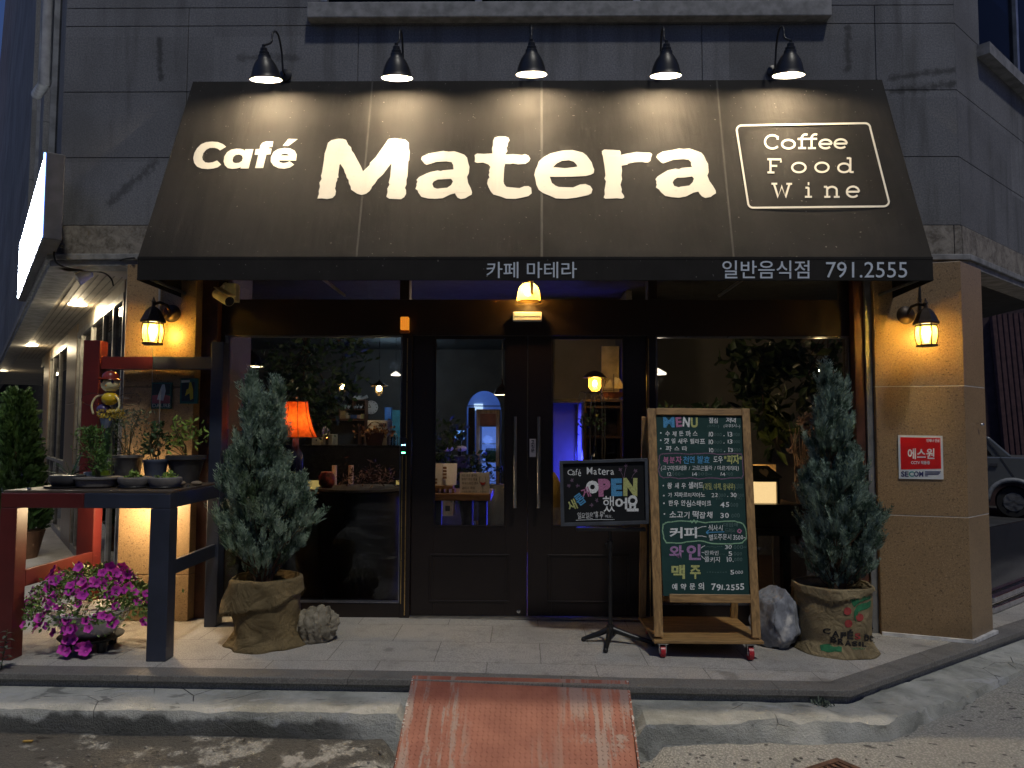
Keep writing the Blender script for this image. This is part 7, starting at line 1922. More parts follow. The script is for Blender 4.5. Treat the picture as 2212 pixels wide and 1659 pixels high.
q = MB(); pcx = lambda u, v: at(u, v, Yt2 - .2225)
for (x0, x1, y0, y1, tx_) in ((997, 1031, 1024, 1030, "와인 한잔 즐겨요"), (997, 1031, 1032, 1038, "분위기 있는 밤을"), (998, 1033, 1041, 1047, "하우스와인 준비"), (998, 1026, 1051, 1057, "글라스 와인"), (998, 1030, 1060, 1063, "가능합니다")): write(q, tx_, rect(x0, x1, y0, y1), pcx, .012, .05)
gl_ = [(1037, 1029), (1035, 1038), (1037, 1045), (1043, 1049), (1049, 1045), (1050, 1038), (1048, 1029)]
ribbon(q, gl_, .8, pcx); ribbon(q, [(1043, 1049), (1043, 1062)], .8, pcx); ribbon(q, [(1037, 1062.5), (1050, 1062.5)], .8, pcx)
q.build("ink_lettering", mat("grey_ink", (.06, .05, .05), .8), cd)
q = MB(); q.add([pcx(*p_) for p_ in ((1037, 1041), (1043, 1043), (1049, 1041), (1047, 1046), (1043, 1048), (1039, 1046))], [(0, 1, 2, 3, 4, 5)]); q.build("red_wine_drawing", mat("red_ink", (.5, .05, .04), .8), cd)
point("table_fill_light", (at(985, 700, .3).x, .38, 2.25), 7.0, (1, .72, .45), .1)  # added lamp without a fixture, brightens the table and cards
def house_plant(name, label, c, r, h, n, size, m, sd, potm=None, potr=.12, poth=.25, hang=False):
    rg_ = random.Random(sd); t = thing(name, label, "plant", c)
    if potm: MB().lathe([(potr * .75, 0), (potr, poth), (potr * .92, poth)], c, 20).build("pot", potm, t, smooth=True, auto=40)
    q = MB(); cs = [Vector((rg_.gauss(0, .5) * r, rg_.gauss(0, .4) * r, rg_.uniform(0, 1) * h)) for _ in range(16)]; pts = []
    for _ in range(n): pts.append(c + Vector((0, 0, poth if potm else 0)) + rg_.choice(cs) + Vector((rg_.gauss(0, .2) * r, rg_.gauss(0, .2) * r, rg_.gauss(0, .12) * h)))
    leaf_cloud(q, pts, rg_, size, .5, -.4 if hang else .2); q.build("foliage", m, t)
    st_ = MB()
    for k in range(7): st_.tube([c + Vector((rg_.uniform(-.03, .03), 0, poth if potm else h)), c + rg_.choice(cs) + Vector((0, 0, poth if potm else 0))], .005, 5)
    st_.build("stem", M_TRUNK, t); return t
house_plant("leafy_plant", "dark leafy potted plant behind the wine card", Vector((at(1020, 1000, 2.2).x, 2.2, .45)), .28, .42, 420, .07, M_DGREEN, 3, M_POTB, .14, .2)
house_plant("leafy_plant", "tall dark leafy plant at the left edge of the left door glass", Vector((at(948, 1000, 2.6).x, 2.6, .6)), .22, .6, 320, .08, M_DGREEN, 4, M_POTB, .14, .2)
tag(MB().lathe([(.12, 0), (.17, .2), (.16, .42), (.1, .5), (.09, .52)], at(1074, 1085, 1.9).to_2d().to_3d() + Vector((0, 0, .3)), 20).build("grey_urn", mat("grey_urn_glaze", (.09, .10, .11), .5), None, smooth=True), "large dim grey urn at the right edge of the left door glass", "urn")
for k, (u, v, lab) in enumerate(((967, 1097, "pale concrete block low under the table, behind the left door"),)):
    p0, p1 = at(u - 12, v + 18, 2.0), at(u + 12, v - 18, 2.0); t = MB().box(p0.x, p1.x, 2.0, 2.3, p0.z, p1.z); o = t.build("concrete_block", mat("pale_block", (.35, .34, .32), .8), None); tag(o, lab, "block"); MB().box(p0.x + .03, p1.x - .03, 1.997, 2.0, p0.z + .05, p1.z - .06).build("recess", M_BLACK, o)
# left window: counter, shelves, clock, lamps
Yb = 4.6; ctz = at(780, 962, Yb).z
cn = thing("bar_counter", "long black bar counter across the left window", "bar counter", (at(780, 1000, Yb).x, Yb, 0))
MB().box(at(560, 1000, Yb).x, at(905, 1000, Yb).x, Yb, Yb + .5, .01, ctz - .03).build("front", mat("black_counter_front", (.012, .012, .013), .4), cn)
MB().box(at(555, 1000, Yb).x, at(910, 1000, Yb).x, Yb - .04, Yb + .55, ctz - .029, ctz).build("counter_top", mat("black_stone_top", (.02, .02, .022), .25), cn)
Ys = BY - .30
sv = thing("wall_shelf", "brown wooden wall shelving with cups and boxes at the back of the bar", "shelf", (at(740, 900, Ys).x, Ys, 1.2))
M_SHELF = wood("red_brown_shelf", (.22, .085, .04), 'X', .5)
def shb(u0, u1, v0, v1): a, b_ = at(u0, v1, Ys), at(u1, v0, Ys); return MB().box(a.x, b_.x, Ys, Ys + .25, a.z, b_.z)
for (nm, r_) in (("shelf", (600, 786, 904.5, 907.5)), ("shelf", (732, 786, 883, 885)), ("shelf", (761, 788.5, 863, 865)), ("upright", (786.3, 789, 865.3, 960)), ("upright", (732, 734, 885.3, 904)), ("upright", (761, 763, 865.3, 882.6)), ("upright", (683, 685, 908, 960)), ("upright", (773, 775, 920, 960))):
    shb(*r_).build(nm, M_SHELF, sv)
M_CUP = mat("white_china", (.55, .53, .5), .4); M_CUPG = mat("green_china", (.25, .32, .27), .4)
CUPL = ['green mug at the left end of the box shelf in the bar', 'second green mug on the box shelf in the bar', 'small white teapot-like cup right of the two green mugs', 'first of three white cups under the short top shelf', 'middle one of three white cups under the short top shelf', 'last of three white cups, next to the shelf upright', 'pale cup on the long shelf nearest the orange lamp shade', 'middle pale cup on the long shelf beside the orange lamp shade', 'pale cup on the long shelf, third from the orange lamp shade']
for k, (u, v, w, h, m) in enumerate(((735.5, 882.5, 5, 8, M_CUPG), (742, 882.5, 6, 8, M_CUPG), (750, 882.5, 6, 6, M_CUP), (763.5, 882, 5, 5, M_CUP), (769, 882, 5, 5, M_CUP), (776, 882, 6, 5, M_CUP), (641, 904, 4, 5, M_CUP), (647, 904, 4, 5, M_CUP), (654, 904, 4, 5, M_CUP))):
    a, b_ = at(u, v, Ys + .08), at(u + w, v - h, Ys + .08); r_ = (b_.x - a.x) / 2; t = thing("cup", CUPL[k], "cup", ((a.x + b_.x) / 2, Ys + .09, a.z), "cups on the bar shelves")
    MB().lathe([(r_ * .75, 0), (r_, (b_.z - a.z) * .5), (r_ * 1.02, b_.z - a.z), (r_ * .9, b_.z - a.z)], ((a.x + b_.x) / 2, Ys + .09, a.z + .001), 14).build("bowl", m, t, smooth=True, auto=40); MB().tube([((a.x + b_.x) / 2 + r_ * 1.0, Ys + .09, a.z + .03), ((a.x + b_.x) / 2 + r_ * 1.6, Ys + .09, a.z + .04), ((a.x + b_.x) / 2 + r_ * 1.0, Ys + .09, a.z + .07)], .005, 5).build("handle", m, t)
for k, (u, v, w, h, c_, lab) in enumerate(((734.5, 904, 11, 17, (.45, .27, .1), "tall tan box at the left of the bar shelf"), (747, 904, 7, 12, (.5, .36, .2), "narrow cream box second on the bar shelf"), (757, 904, 13, 8, (.08, .10, .2), "low blue box in the middle of the bar shelf"), (771, 904, 7, 8, (.5, .28, .2), "pinkish box next to the striped one on the bar shelf"), (779, 904, 6.5, 10, (.55, .42, .14), "striped yellow box at the right end of the bar shelf"))):
    a, b_ = at(u, v, Ys + .04), at(u + w, v - h, Ys + .04); tag(MB().box(a.x, b_.x, Ys + .04, Ys + .2, a.z + .001, b_.z).build("storage_box", mat("box_%d_card" % k, c_, .7), None, bevel=.003), lab, "box")
p_ = at(768, 864, Ys + .1); q = MB().box(p_.x - .04, p_.x + .10, Ys + .05, Ys + .15, p_.z - .003, p_.z + .07); q.tube([p_ + Vector((.1, 0, .02)), p_ + Vector((.2, 0, .06))], [.02, .03], 10); tag(q.build("white_pitcher", M_CUP, None, smooth=True, auto=40), "white pitcher lying on top of the bar shelving", "pitcher")
# clock
cC = at(802, 880, BY - .03); cr = 14.6 / 1661 * (BY + 5.5)
ck = thing("wall_clock", "round white wall clock at the back of the bar", "clock", cC)
My = Matrix.Rotation(R(90), 3, 'X')
MB().lathe([(.001, 0), (cr, 0), (cr, .02), (.001, .021)], cC, 32, My).build("dial", mat("clock_white", (.66, .62, .6), .5, 0, .03), ck, smooth=True, auto=40)
q = MB()
for k in range(12):
    a_ = 2 * math.pi * k / 12; q.bar(cC + Vector((cr * .78 * math.sin(a_), -.0225, cr * .78 * math.cos(a_))), cC + Vector((cr * .9 * math.sin(a_), -.0225, cr * .9 * math.cos(a_))), .012, .002, Vector((0, 1, 0)))
for (dx, dz) in ((-.87 * .62, -.02 * .6), (-.35 * .75, .5 * .75)): q.bar(cC + Vector((0, -.026, 0)), cC + Vector((cr * dx * 1.25, -.026, cr * dz * 1.25)), .009, .002, Vector((0, 1, 0)))
q.build("hands_and_marks", mat("clock_ink", (.05, .04, .04), .6), ck)
# coffee machine, grinder, flower basket, jars on the counter
def cbox(name, label, cat, parts, Y):
    o = None; first = parts[0]; a0 = at(first[0], first[3], Y); t = thing(name, label, cat, (a0.x, Y, ctz))
    for (u0, u1, v0, v1, m, nm, d0, d1) in parts: a, b_ = at(u0, v1, Y), at(u1, v0, Y); MB().box(a.x, b_.x, Y + d0, Y + d1, max(a.z, ctz + .001), b_.z).build(nm, m, t, bevel=.004)
    return t
M_MACH = mat("pale_blue_steel", (.45, .47, .6), .35, .3); M_IVORY = mat("ivory_plastic", (.6, .56, .48), .5)
cbox("coffee_machine", "pale blue and white coffee machine on the bar counter below the clock", "coffee machine", [(790, 834, 908, 927, M_MACH, "hood", .1, .5), (790, 834, 927.5, 934, M_IVORY, "band", .1, .5), (789, 800, 934.5, 963, M_IVORY, "body_side", .12, .48), (822, 832, 934.5, 963, M_IVORY, "body_side", .12, .48), (816, 832, 914, 921, mat("dark_badge", (.03, .03, .08)), "badge", .095, .099)], Yb + .02)
cbox("coffee_grinder", "grey coffee grinder with a small red light on the bar counter", "grinder", [(692, 714, 938, 963, mat("grey_steel_case", (.28, .28, .27), .4), "case", .1, .4), (699, 706, 941, 961, M_BLACK, "spout_recess", .09, .099), (701, 703.5, 943.5, 946, glow("red_pilot", (1, .25, .05), 3), "pilot_light", .085, .0895)], Yb + .02)
cbox("espresso_cup_stack", "white appliance beside the lamp shade on the bar counter", "appliance", [(671, 690, 945, 963, M_CUP, "case", .05, .3), (680, 683, 949, 953, M_BLACK, "knob", .04, .049)], Yb + .02)
for k, (u, lab) in enumerate(((697, "steel jug on the coffee grinder, nearer the shelf post"), (707, "steel and glass jug on the coffee grinder, beside the darker bottle"))):
    p_ = at(u, 938, Yb + .2); tag(MB().lathe([(.035, .001), (.04, .06), (.035, .11), (.03, .11)], p_, 16).build("steel_jug", M_STEEL, None, smooth=True, auto=40), lab, "jug")
p_ = at(809, 962, Yb + .06); fbk = thing("flower_basket", "basket of dried brown flowers on the bar counter", "flower basket", (p_.x, p_.y, ctz))
MB().lathe([(.10, .001), (.13, .16), (.12, .16)], (p_.x, p_.y, ctz), 18).build("basket", mat("dark_wicker", (.07, .03, .025), .8), fbk, smooth=True, auto=40); q = MB(); rg = random.Random(5); leaf_cloud(q, [(p_.x + rg.gauss(0, .11), p_.y + rg.gauss(0, .06), ctz + .19 + rg.gauss(0, .04)) for _ in range(160)], rg, .05, .8); q.build("dried_flowers", leafmat("dried_petals", (.26, .13, .09)), fbk); MB().tube([(p_.x + .12 * math.cos(a_), p_.y, ctz + .14 + .17 * math.sin(a_)) for a_ in [math.pi * k / 12 for k in range(13)]], .006, 5).build("handle", mat("dark_wicker", (.07, .03, .025)), fbk)
for k, u in enumerate((842, 849, 855)):
    p_ = at(u, 962, Yb + .15); tag(MB().lathe([(.03, .001), (.035, .02), (.035, .10), (.02, .125), (.02, .14)], (p_.x, p_.y, ctz), 14).build("glass_jar", glass("clear_jar_glass", (.8, .8, .82), 1.5, 2.0), None, smooth=True, auto=40), "small clear glass jar on the bar counter right of the coffee machine", "jar", "glass jars on the bar counter")
# blue door at the back
a, b_ = at(830, 963, 6.6), at(845, 880, 6.6); struct("blue_door_frame", MB().box(a.x, b_.x, 6.6, 6.7, .01, b_.z), mat("blue_gloss_paint", (.03, .15, .45), .4)); a, b_ = at(846, 963, 7.2), at(872, 886, 7.2); struct("teal_side_wall", MB().box(a.x, b_.x + .25, 7.2, 7.25, .01, b_.z), mat("teal_wall_paint", (.05, .28, .36), .6))
point("blue_door_light", (at(848, 900, 6.2).x, 6.2, 2.3), 3.5, (.5, .75, 1.0), .08)
# pendants
def pendant(name, label, u, v, Y, kind, power, rw):
    c = at(u, v, Y); k = (Y + 5.5) / 1661; t = thing(name, label, "pendant lamp", c)
    MB().tube([c + Vector((0, 0, 26 * k)), (c.x, c.y, 2.72)], .004, 5).build("cord", M_BLACK, t)
    if kind == 'dome':
        MB().lathe([(rw, 0), (rw * .96, rw * .3), (rw * .75, rw * .75), (rw * .3, rw * 1.1), (rw * .13, rw * 1.3), (.012, rw * 1.9), (0, rw * 1.92)], c, 28, None, False).build("shade", M_BRONZE, t, smooth=True, auto=50)
        MB().lathe([(rw * .2, rw * 1.0), (rw * .7, rw * .72), (rw * .93, rw * .28), (rw * .985, .001)], c, 28, None, False).build("shade_lining", M_SHADEIN, t, smooth=True)
        MB().ball(c + Vector((0, 0, rw * .35)), rw * .22, 12, 8).build("bulb", glow("pendant_glow", (1, .78, .5), 9.0), t, smooth=True); point("pendant_light", c + Vector((0, 0, rw * .2)), power, (1, .72, .42), .03, t)
    elif kind == 'cage':
        MB().lathe([(rw, 0), (rw * .5, rw * .3), (rw * .18, rw * .45), (.0, rw * .8)], c + Vector((0, 0, 5 * k)), 20, None, False).build("shade", M_BRONZE, t, smooth=True)
        MB().ball(c, 5.2 * k, 12, 10, (1, 1, 1.15)).build("bulb", glow("edison_glow", (1, .66, .22), 22.0), t, smooth=True)
        q = MB()
        for a_ in range(0, 180, 45):
            q.tube([c + Vector((6.5 * k * math.cos(R(a_)) * s_, 6.5 * k * math.sin(R(a_)) * s_, z * k)) for s_, z in ((1, 5), (1.1, -6), (.6, -14), (0, -16), (-.6, -14), (-1.1, -6), (-1, 5))], .003, 4)
        q.build("cage", M_BRONZE, t); point("pendant_light", c, power, (1, .62, .25), .03, t)
    elif kind == 'disc':
        MB().lathe([(0.001, 0), (rw, 0), (rw, .015), (rw * .3, .05), (0, .06)], c, 24).build("shade", glow("disc_lamp_glow", (1, .86, .68), .3), t, smooth=True, auto=40); point("pendant_light", c + Vector((0, 0, -.05)), power, (1, .8, .6), .06, t)
    return t
pendant("pendant_lamp", "black dome pendant lamp just inside the left window", 540, 792, 2.0, 'dome', 2.2, .125)
pendant("pendant_lamp", "caged bulb pendant nearer the hanging foliage, at the back of the bar", 740, 835, 4.5, 'cage', 11.0, .10)
pendant("pendant_lamp", "caged bulb pendant with a flat shade above the wall clock", 819, 839, 4.5, 'cage', 12.0, .12)
pendant("pendant_lamp", "small white disc lamp near the blue door at the back", 855, 811, 5.5, 'disc', .8, .07)
pendant("pendant_lamp", "small red-rimmed dome pendant at the right edge of the left door glass", 1085, 853, 3.5, 'dome', 1.0, .10)
pendant("pendant_lamp", "pale disc pendant in the right window, next to the door post", 1418, 809, 1.2, 'disc', .3, .085)
# table lamp with the orange shade
Yl = .72; c = at(639, 945, Yl); k = (Yl + 5.5) / 1661
tl = thing("table_lamp", "orange bell shaded table lamp with a navy vase base in the left window", "table lamp", (c.x, Yl, at(640, 1062, Yl).z))
def m_shade():
    b = NB("orange_lamp_shade"); n = b.noise(40, 4); col = b.mix(b.ramp(n, .35, .65), (.48, .085, .012), (.62, .14, .022)); b.set(col, .8)
    tr = b.n.new("ShaderNodeBsdfTranslucent"); b.l.new(col, tr.inputs[0]); mx = b.n.new("ShaderNodeMixShader"); mx.inputs[0].default_value = .6; b.l.new(b.bsdf.outputs[0], mx.inputs[1]); b.l.new(tr.outputs[0], mx.inputs[2]); b.l.new(mx.outputs[0], b.out.inputs[0]); return b.m
hh = 78 * k; pr = [(47 * k, 0), (43 * k, 6 * k), (36 * k, 20 * k), (31 * k, 38 * k), (26.5 * k, 56 * k), (24 * k, hh)]
MB().lathe(pr, c, 36, None, False, lambda a_, z: 1 - .025 * abs(math.sin(4 * a_))).build("lamp_shade", m_shade(), tl, smooth=True)
q = MB()
for i in range(8):
    a_ = R(22.5 + 45 * i); q.tube([c + Vector((r_ * 1.0 * math.cos(a_), r_ * 1.0 * math.sin(a_), z)) for r_, z in pr], .003, 4)
for r_, z in (pr[0], pr[-1]): q.tube([c + Vector((r_ * math.cos(2 * math.pi * j / 30), r_ * math.sin(2 * math.pi * j / 30), z)) for j in range(30)], .004, 5, closed=True)
q.build("shade_rib", mat("dark_shade_rib", (.06, .02, .01)), tl)
zb_l = at(640, 1062, Yl).z; zc_ = c.z
MB().lathe([(.05, 0), (.052, .03), (.035, .05), (.055, .12), (.068, .22), (.06, .30), (.03, .35), (.02, zc_ - zb_l + .06)], (c.x, Yl, zb_l), 24).build("vase_base", mat("navy_glaze", (.015, .022, .07), .18), tl, smooth=True)
MB().tube([c + Vector((0, 0, hh * .4)), c + Vector((0, 0, hh + 8 * k))], .006, 6).ball(c + Vector((0, 0, hh + 10 * k)), .014, 8, 6).build("finial", M_BRONZE, tl)
point("lamp_light", c + Vector((0, 0, hh * .42)), 1.1, (1, .50, .2), .04, tl)
tag(MB().box(c.x - .35, c.x + .38, Yl - .22, Yl + .3, zb_l - .04, zb_l - .001).box(c.x - .32, c.x + .34, Yl - .18, Yl + .26, .01, zb_l - .041).build("lamp_chest", mat("black_stained_chest", (.012, .011, .011), .45), None, bevel=.004), "black chest under the orange table lamp in the left window", "chest")
# foliage hanging inside the left window, and barrel with dried flowers
house_plant("weeping_fig", "large dark weeping fig filling the top of the left window", Vector((at(655, 900, 1.7).x, 1.7, 1.36)), .36, .85, 1700, .075, M_DGREEN, 12, None, hang=True)
Yr = .62; c = at(785, 1052, Yr); br_ = .36; bz = c.z
bar_ = thing("barrel_table", "dark round barrel table behind the left window glass", "barrel table", (c.x, Yr, 0))
MB().lathe([(br_ * .8, .01), (br_ * .98, bz * .4), (br_ * .95, bz - .03)], (c.x, Yr, 0), 32).build("barrel", mat("black_barrel_wood", (.014, .012, .011), .4), bar_, smooth=True, auto=40); MB().lathe([(br_, bz - .029), (br_ * 1.02, bz - .015), (br_, bz)], (c.x, Yr, 0), 36).build("barrel_top", mat("worn_barrel_top", (.008, .006, .005), .7), bar_, smooth=True, auto=40)
p_ = at(706, 1050, Yr - .1); jr = thing("flower_jar", "squat red patterned jar on the barrel table", "jar", (p_.x, p_.y, bz)); MB().lathe([(.04, .001), (.06, .03), (.06, .09), (.045, .115), (.045, .125)], (p_.x, p_.y, bz), 20, None, True, lambda a_, z: 1 + .05 * math.sin(8 * a_)).build("jar_body", mat("red_patterned_glaze", (.22, .04, .02), .4, 0, .6, 30), jr, smooth=True)
q = MB(); rg = random.Random(77); leaf_cloud(q, [(c.x + rg.gauss(.06, .14), Yr + rg.gauss(0, .08), bz + .03 + abs(rg.gauss(0, .07))) for _ in range(320)], rg, .05, .25); tag(q.build("dried_flowers", leafmat("dried_stalks", (.13, .07, .05)), None), "heap of dried dark flowers on the barrel table", "dried flowers")
for k, (u, lab) in enumerate(((722, "white candle on the bar side of the dried flowers, nearer the red jar"), (758, "white candle standing among the dried flowers, nearer the door"))): p_ = at(u, 1035, Yr + .5); tag(MB().tube([(p_.x, p_.y, bz - .02), (p_.x, p_.y, at(u, 1005, Yr + .5).z)], .022, 12).build("candle", mat("ivory_wax", (.55, .45, .35), .6), None, smooth=True, auto=40), lab, "candle")
for k, (u0, u1, lab) in enumerate(((664, 702, "small lamplit yellow seat with painted glow, low behind the juniper"), (855, 869, "small lamplit yellow seat with painted glow, low beside the left door post"))):
    a, b_ = at(u0, 1066, 2.6), at(u1, 1038, 2.6); tag(MB().box(a.x, b_.x, 2.6, 2.62, a.z, b_.z).build("lit_seat_glow", glow("painted_seat_glow", (1, .72, .22), .05, (.5, .4, .2)), None), lab, "lit seat")  # lamplit bench cushions: their light is painted as an even glow
# right window: lantern on a stand, lit twigs, vines
Yw = .62
a, b_ = at(1600, 1135, Yw), at(1712, 1085, Yw)
stn = thing("lantern_stand", "dark wooden plinth stand in the right window beside the menu board", "stand", ((a.x + b_.x) / 2, Yw, 0))
MB().box(a.x, b_.x, Yw - .2, Yw + .25, a.z, b_.z).build("top_box", M_DARKW, stn); MB().box(a.x - .02, b_.x + .03, Yw - .22, Yw + .27, a.z - .05, a.z - .001).build("shelf", M_DARKW, stn)
for x in (a.x + .06, b_.x - .10): MB().box(x, x + .06, Yw - .05, Yw + .02, zf(1.5) + .01, a.z - .051).build("leg", M_BLACK, stn)
lz0 = b_.z + .001
hl_ = thing("house_lantern", "glowing house shaped lantern in the right window", "lantern", (at(1650, 1080, Yw).x, Yw, lz0))
hx0, hx1 = at(1612, 1050, Yw - .1).x, at(1682, 1050, Yw - .1).x; hz1 = at(1650, 1035, Yw - .1).z; hz2 = at(1650, 1008, Yw - .1).z
q = MB()
for x in (hx0, hx1 - .018):
    for y in (Yw - .12, Yw + .10): q.box(x, x + .018, y, y + .018, lz0, hz1)
q.box(hx0 + .019, hx1 - .019, Yw - .12, Yw - .104, hz1 - .02, hz1).box(hx0 - .0, hx1, Yw - .125, Yw + .125, hz1 + .001, hz1 + .012); q.build("frame", M_BLACK, hl_)
MB().prism([(hx0 - .02, Yw - .14, hz1 + .013), (hx1 + .02, Yw - .14, hz1 + .013), (hx1 - .05, Yw - .02, hz2), (hx0 + .05, Yw - .02, hz2)], (0, .012, .004)).prism([(hx0 - .02, Yw + .14, hz1 + .013), (hx1 + .02, Yw + .14, hz1 + .013), (hx1 - .05, Yw + .02, hz2), (hx0 + .05, Yw + .02, hz2)], (0, -.012, .004)).build("roof", M_BLACK, hl_)
q = MB(); hcx = (hx0 + hx1) / 2 + .02; heart = [(hcx + .0022 * 16 * math.sin(t) ** 3, hz1 + .052 + .0022 * (13 * math.cos(t) - 5 * math.cos(2 * t) - 2 * math.cos(3 * t) - math.cos(4 * t))) for t in [2 * math.pi * j / 26 for j in range(26)]]
def onroof(x, z): t_ = (z - hz1 - .013) / (hz2 - hz1 - .013); return Vector((x, Yw - .14 + .12 * t_ - .004, z))
q.add([onroof(x, z) for x, z in heart], [tuple(range(26))]); q.build("heart_cutout", mat("tan_heart", (.4, .27, .13), .6), hl_)
MB().box(hx0 + .02, hx1 - .02, Yw - .1, Yw + .09, lz0 + .0, hz1 - .022).build("lit_panel", glow("lantern_panel_glow", (1, .66, .30), .19), hl_)
point("lantern_light", ((hx0 + hx1) / 2, Yw + .22, hz1 - .02), .9, (1, .58, .22), .05, hl_)
wx0, wx1 = at(1590, 1000, Yw + .35).x, at(1676, 1000, Yw + .35).x
struct("window_niche_panel", MB().box(wx0, wx1, Yw + .35, Yw + .38, .6, at(1650, 1003, Yw + .35).z), mat("tan_niche", (.42, .30, .16), .8))
struct("window_side_wall", MB().box(at(1676, 1000, Yw + .5).x, at(1900, 1000, Yw + .5).x + .3, Yw + .6, Yw + .64, 0, at(1700, 940, Yw + .6).z), M_ROOMW2)
tw = thing("twig_arrangement", "pale lit twigs with metal roses in a rusty vase in the right window", "dried flowers", (at(1735, 1110, Yw).x, Yw - .1, .6))
q = MB(); rg = random.Random(14)
for k in range(22):
    u0 = 1737 + rg.gauss(0, 5); u1 = 1735 + rg.gauss(0, 15); q.tube(spline([at(u0, 1118, Yw - .1), at(u0 + rg.gauss(0, 10), 1040 + rg.gauss(0, 15), Yw - .1), at(u1, 985 + rg.gauss(0, 20), Yw - .1 + rg.gauss(0, .03)), at(u1 + rg.gauss(0, 8), 925 + rg.gauss(0, 22), Yw - .1)]), .0035, 5)
q.build("twig", mat("pale_twig", (.5, .36, .24), .6), tw)
q = MB()
for (u, v) in ((1742, 900), (1728, 912), (1754, 905), (1738, 930), (1757, 960), (1715, 975), (1750, 972), (1722, 1013), (1719, 1050), (1745, 1040), (1760, 915)):
    for _ in range(14): leaf_cloud(q, [at(u, v, Yw - .1) + Vector((rg.gauss(0, .012), rg.gauss(0, .012), rg.gauss(0, .012)))], rg, .045, .75)
q.build("rose", leafmat("pale_rose_petal", (.50, .36, .26), .3), tw)
MB().lathe([(.05, 0), (.07, .1), (.06, .26), (.04, .3), (.045, .31)], (at(1737, 1118, Yw - .1).x, Yw - .1, at(1737, 1150, Yw).z - .12), 18).build("vase", mat("rust_vase", (.2, .07, .03), .5), tw, smooth=True)
house_plant("climbing_vine", "dark broad leaved vine hanging across the right window", Vector((at(1650, 900, 1.1).x, 1.1, 1.32)), .40, .72, 520, .15, leafmat("vine_green_leaf", (.032, .055, .014)), 15, None, hang=True)
house_plant("climbing_vine", "smaller bare vine at the top corner of the right window", Vector((at(1790, 900, 1.0).x, 1.0, 1.6)), .25, .6, 160, .10, M_DGREEN, 16, None, hang=True)
house_plant("leafy_plant", "low leafy plant behind the top edge of the menu board", Vector((at(1490, 880, 1.6).x, 1.6, 1.32)), .35, .22, 300, .10, M_DGREEN, 17, None)
c = at(1773, 803, 1.4); sp_ = thing("spot_lamp", "small glowing spot lamp above the right juniper, inside the window", "spot lamp", c)
MB().ball(c, 8 * 6.9 / 1661, 14, 10, (1, .6, .85)).build("bulb", glow("spot_glow", (1, .72, .34), 10.0), sp_, smooth=True); MB().tube([c + Vector((.02, .02, .02)), c + Vector((.12, .1, .12))], [.03, .035], 12).build("housing", M_BLACK, sp_, smooth=True, auto=40); point("spot_light", c + Vector((-.03, -.04, -.03)), .5, (1, .7, .35), .03, sp_)
# ------------------------------------------------------------------ thuja, weeds, litter, grate
tc = onf(42, 1205); rgt = random.Random(19)
th = thing("thuja_tree", "dark conical thuja in a brown pot at the far left edge", "conifer", (tc.x, tc.y, 0))
s_ = (tc.y + 5.5) / 1661; Ht = at(30, 858, tc.y).z
q = MB(); V = []; F = []
for i in range(2600):
    h = .28 + (Ht - .28) * rgt.random() ** 1.1; rr = 62 * s_ * (1 - (h - .2) / (Ht - .1)) ** .7 * (.55 + .5 * rgt.random()); a = rgt.uniform(0, 6.283)
    frond(V, F, Vector((tc.x - .08 + rr * math.cos(a), tc.y + rr * math.sin(a), h)), Vector((math.cos(a) * .5, math.sin(a) * .5, .7 + rgt.gauss(0, .3))), rgt.uniform(.09, .16), rgt, .02)
MB().add(V, F).build("foliage", leafmat("thuja_green", (.035, .075, .02)), th)
MB().tube([(tc.x - .08, tc.y, .15), (tc.x - .08, tc.y, Ht * .8)], [.04, .01], 8).build("trunk", M_TRUNK, th)
MB().lathe([(.16, 0), (.22, .26), (.23, .28), (.2, .28)], (tc.x - .0, tc.y, 0), 22).build("pot", mat("brown_pot", (.2, .10, .05), .6), th, smooth=True, auto=40)
fbx = thing("far_backdrop", "dark made-up backdrop hiding the horizon glow, far behind the thuja at the left edge", "building", (-28, 30, 0))  # invented block, added to hide the bright horizon
MB().box(-60, -14, 30, 34, -.3, 9).build("wall", mat("unlit_far_render", (.03, .03, .033), .9), fbx)
MB().box(-61, -13, 29.5, 34.5, 9.002, 9.4).build("roof", mat("unlit_far_roof", (.02, .02, .02), .9), fbx)
# folded parasol pole by the pillar, under the table
c = onf(240, 1258); tag(MB().tube([(c.x, c.y, .0), (c.x, c.y, .35), (c.x + .01, c.y, 1.02)], [.05, .045, .03], 14).build("grey_bollard", mat("grey_metal_cladding", (.2, .2, .2)), None, smooth=True, auto=40), "slim grey metal post standing between the red back post and the pillar", "post")
def weed(c, n, h, sd, label, m):
    r_ = random.Random(sd); q = MB()
    for _ in range(n): strap(q, c + Vector((r_.gauss(0, .03), r_.gauss(0, .015), 0)), (r_.gauss(0, .5), r_.gauss(0, .5), 1), h * r_.uniform(.5, 1.2), .008, h * .25, 5)
    o = q.build("weed", m, None); tag(o, label, "weed"); return o
wd = onf(14, 1440); weed(Vector((wd.x, wd.y - .07, -.07)), 10, .05, 1, "low weed tuft in the kerb joint at the far left", M_GREEN)
t = thing("weed", "upright grey-green weed growing from the kerb by the left table post", "weed", (wd.x, wd.y - .06, -.07))
q = MB(); top_ = at(16, 1360, wd.y - .06); q.tube([(wd.x, wd.y - .06, -.07), top_], .003, 5); q.build("stem", mat("green_brown_stem", (.08, .07, .03)), t)
q = MB()
for k in range(26): z = k / 26; strap(q, Vector((wd.x + (top_.x - wd.x) * z, wd.y - .06, -.07 + (top_.z + .07) * z)), (math.cos(k * 2.4), math.sin(k * 2.4), .5), .09 * (1 - z * .5), .018, .03, 5)
q.build("leaf", M_GREY, t)
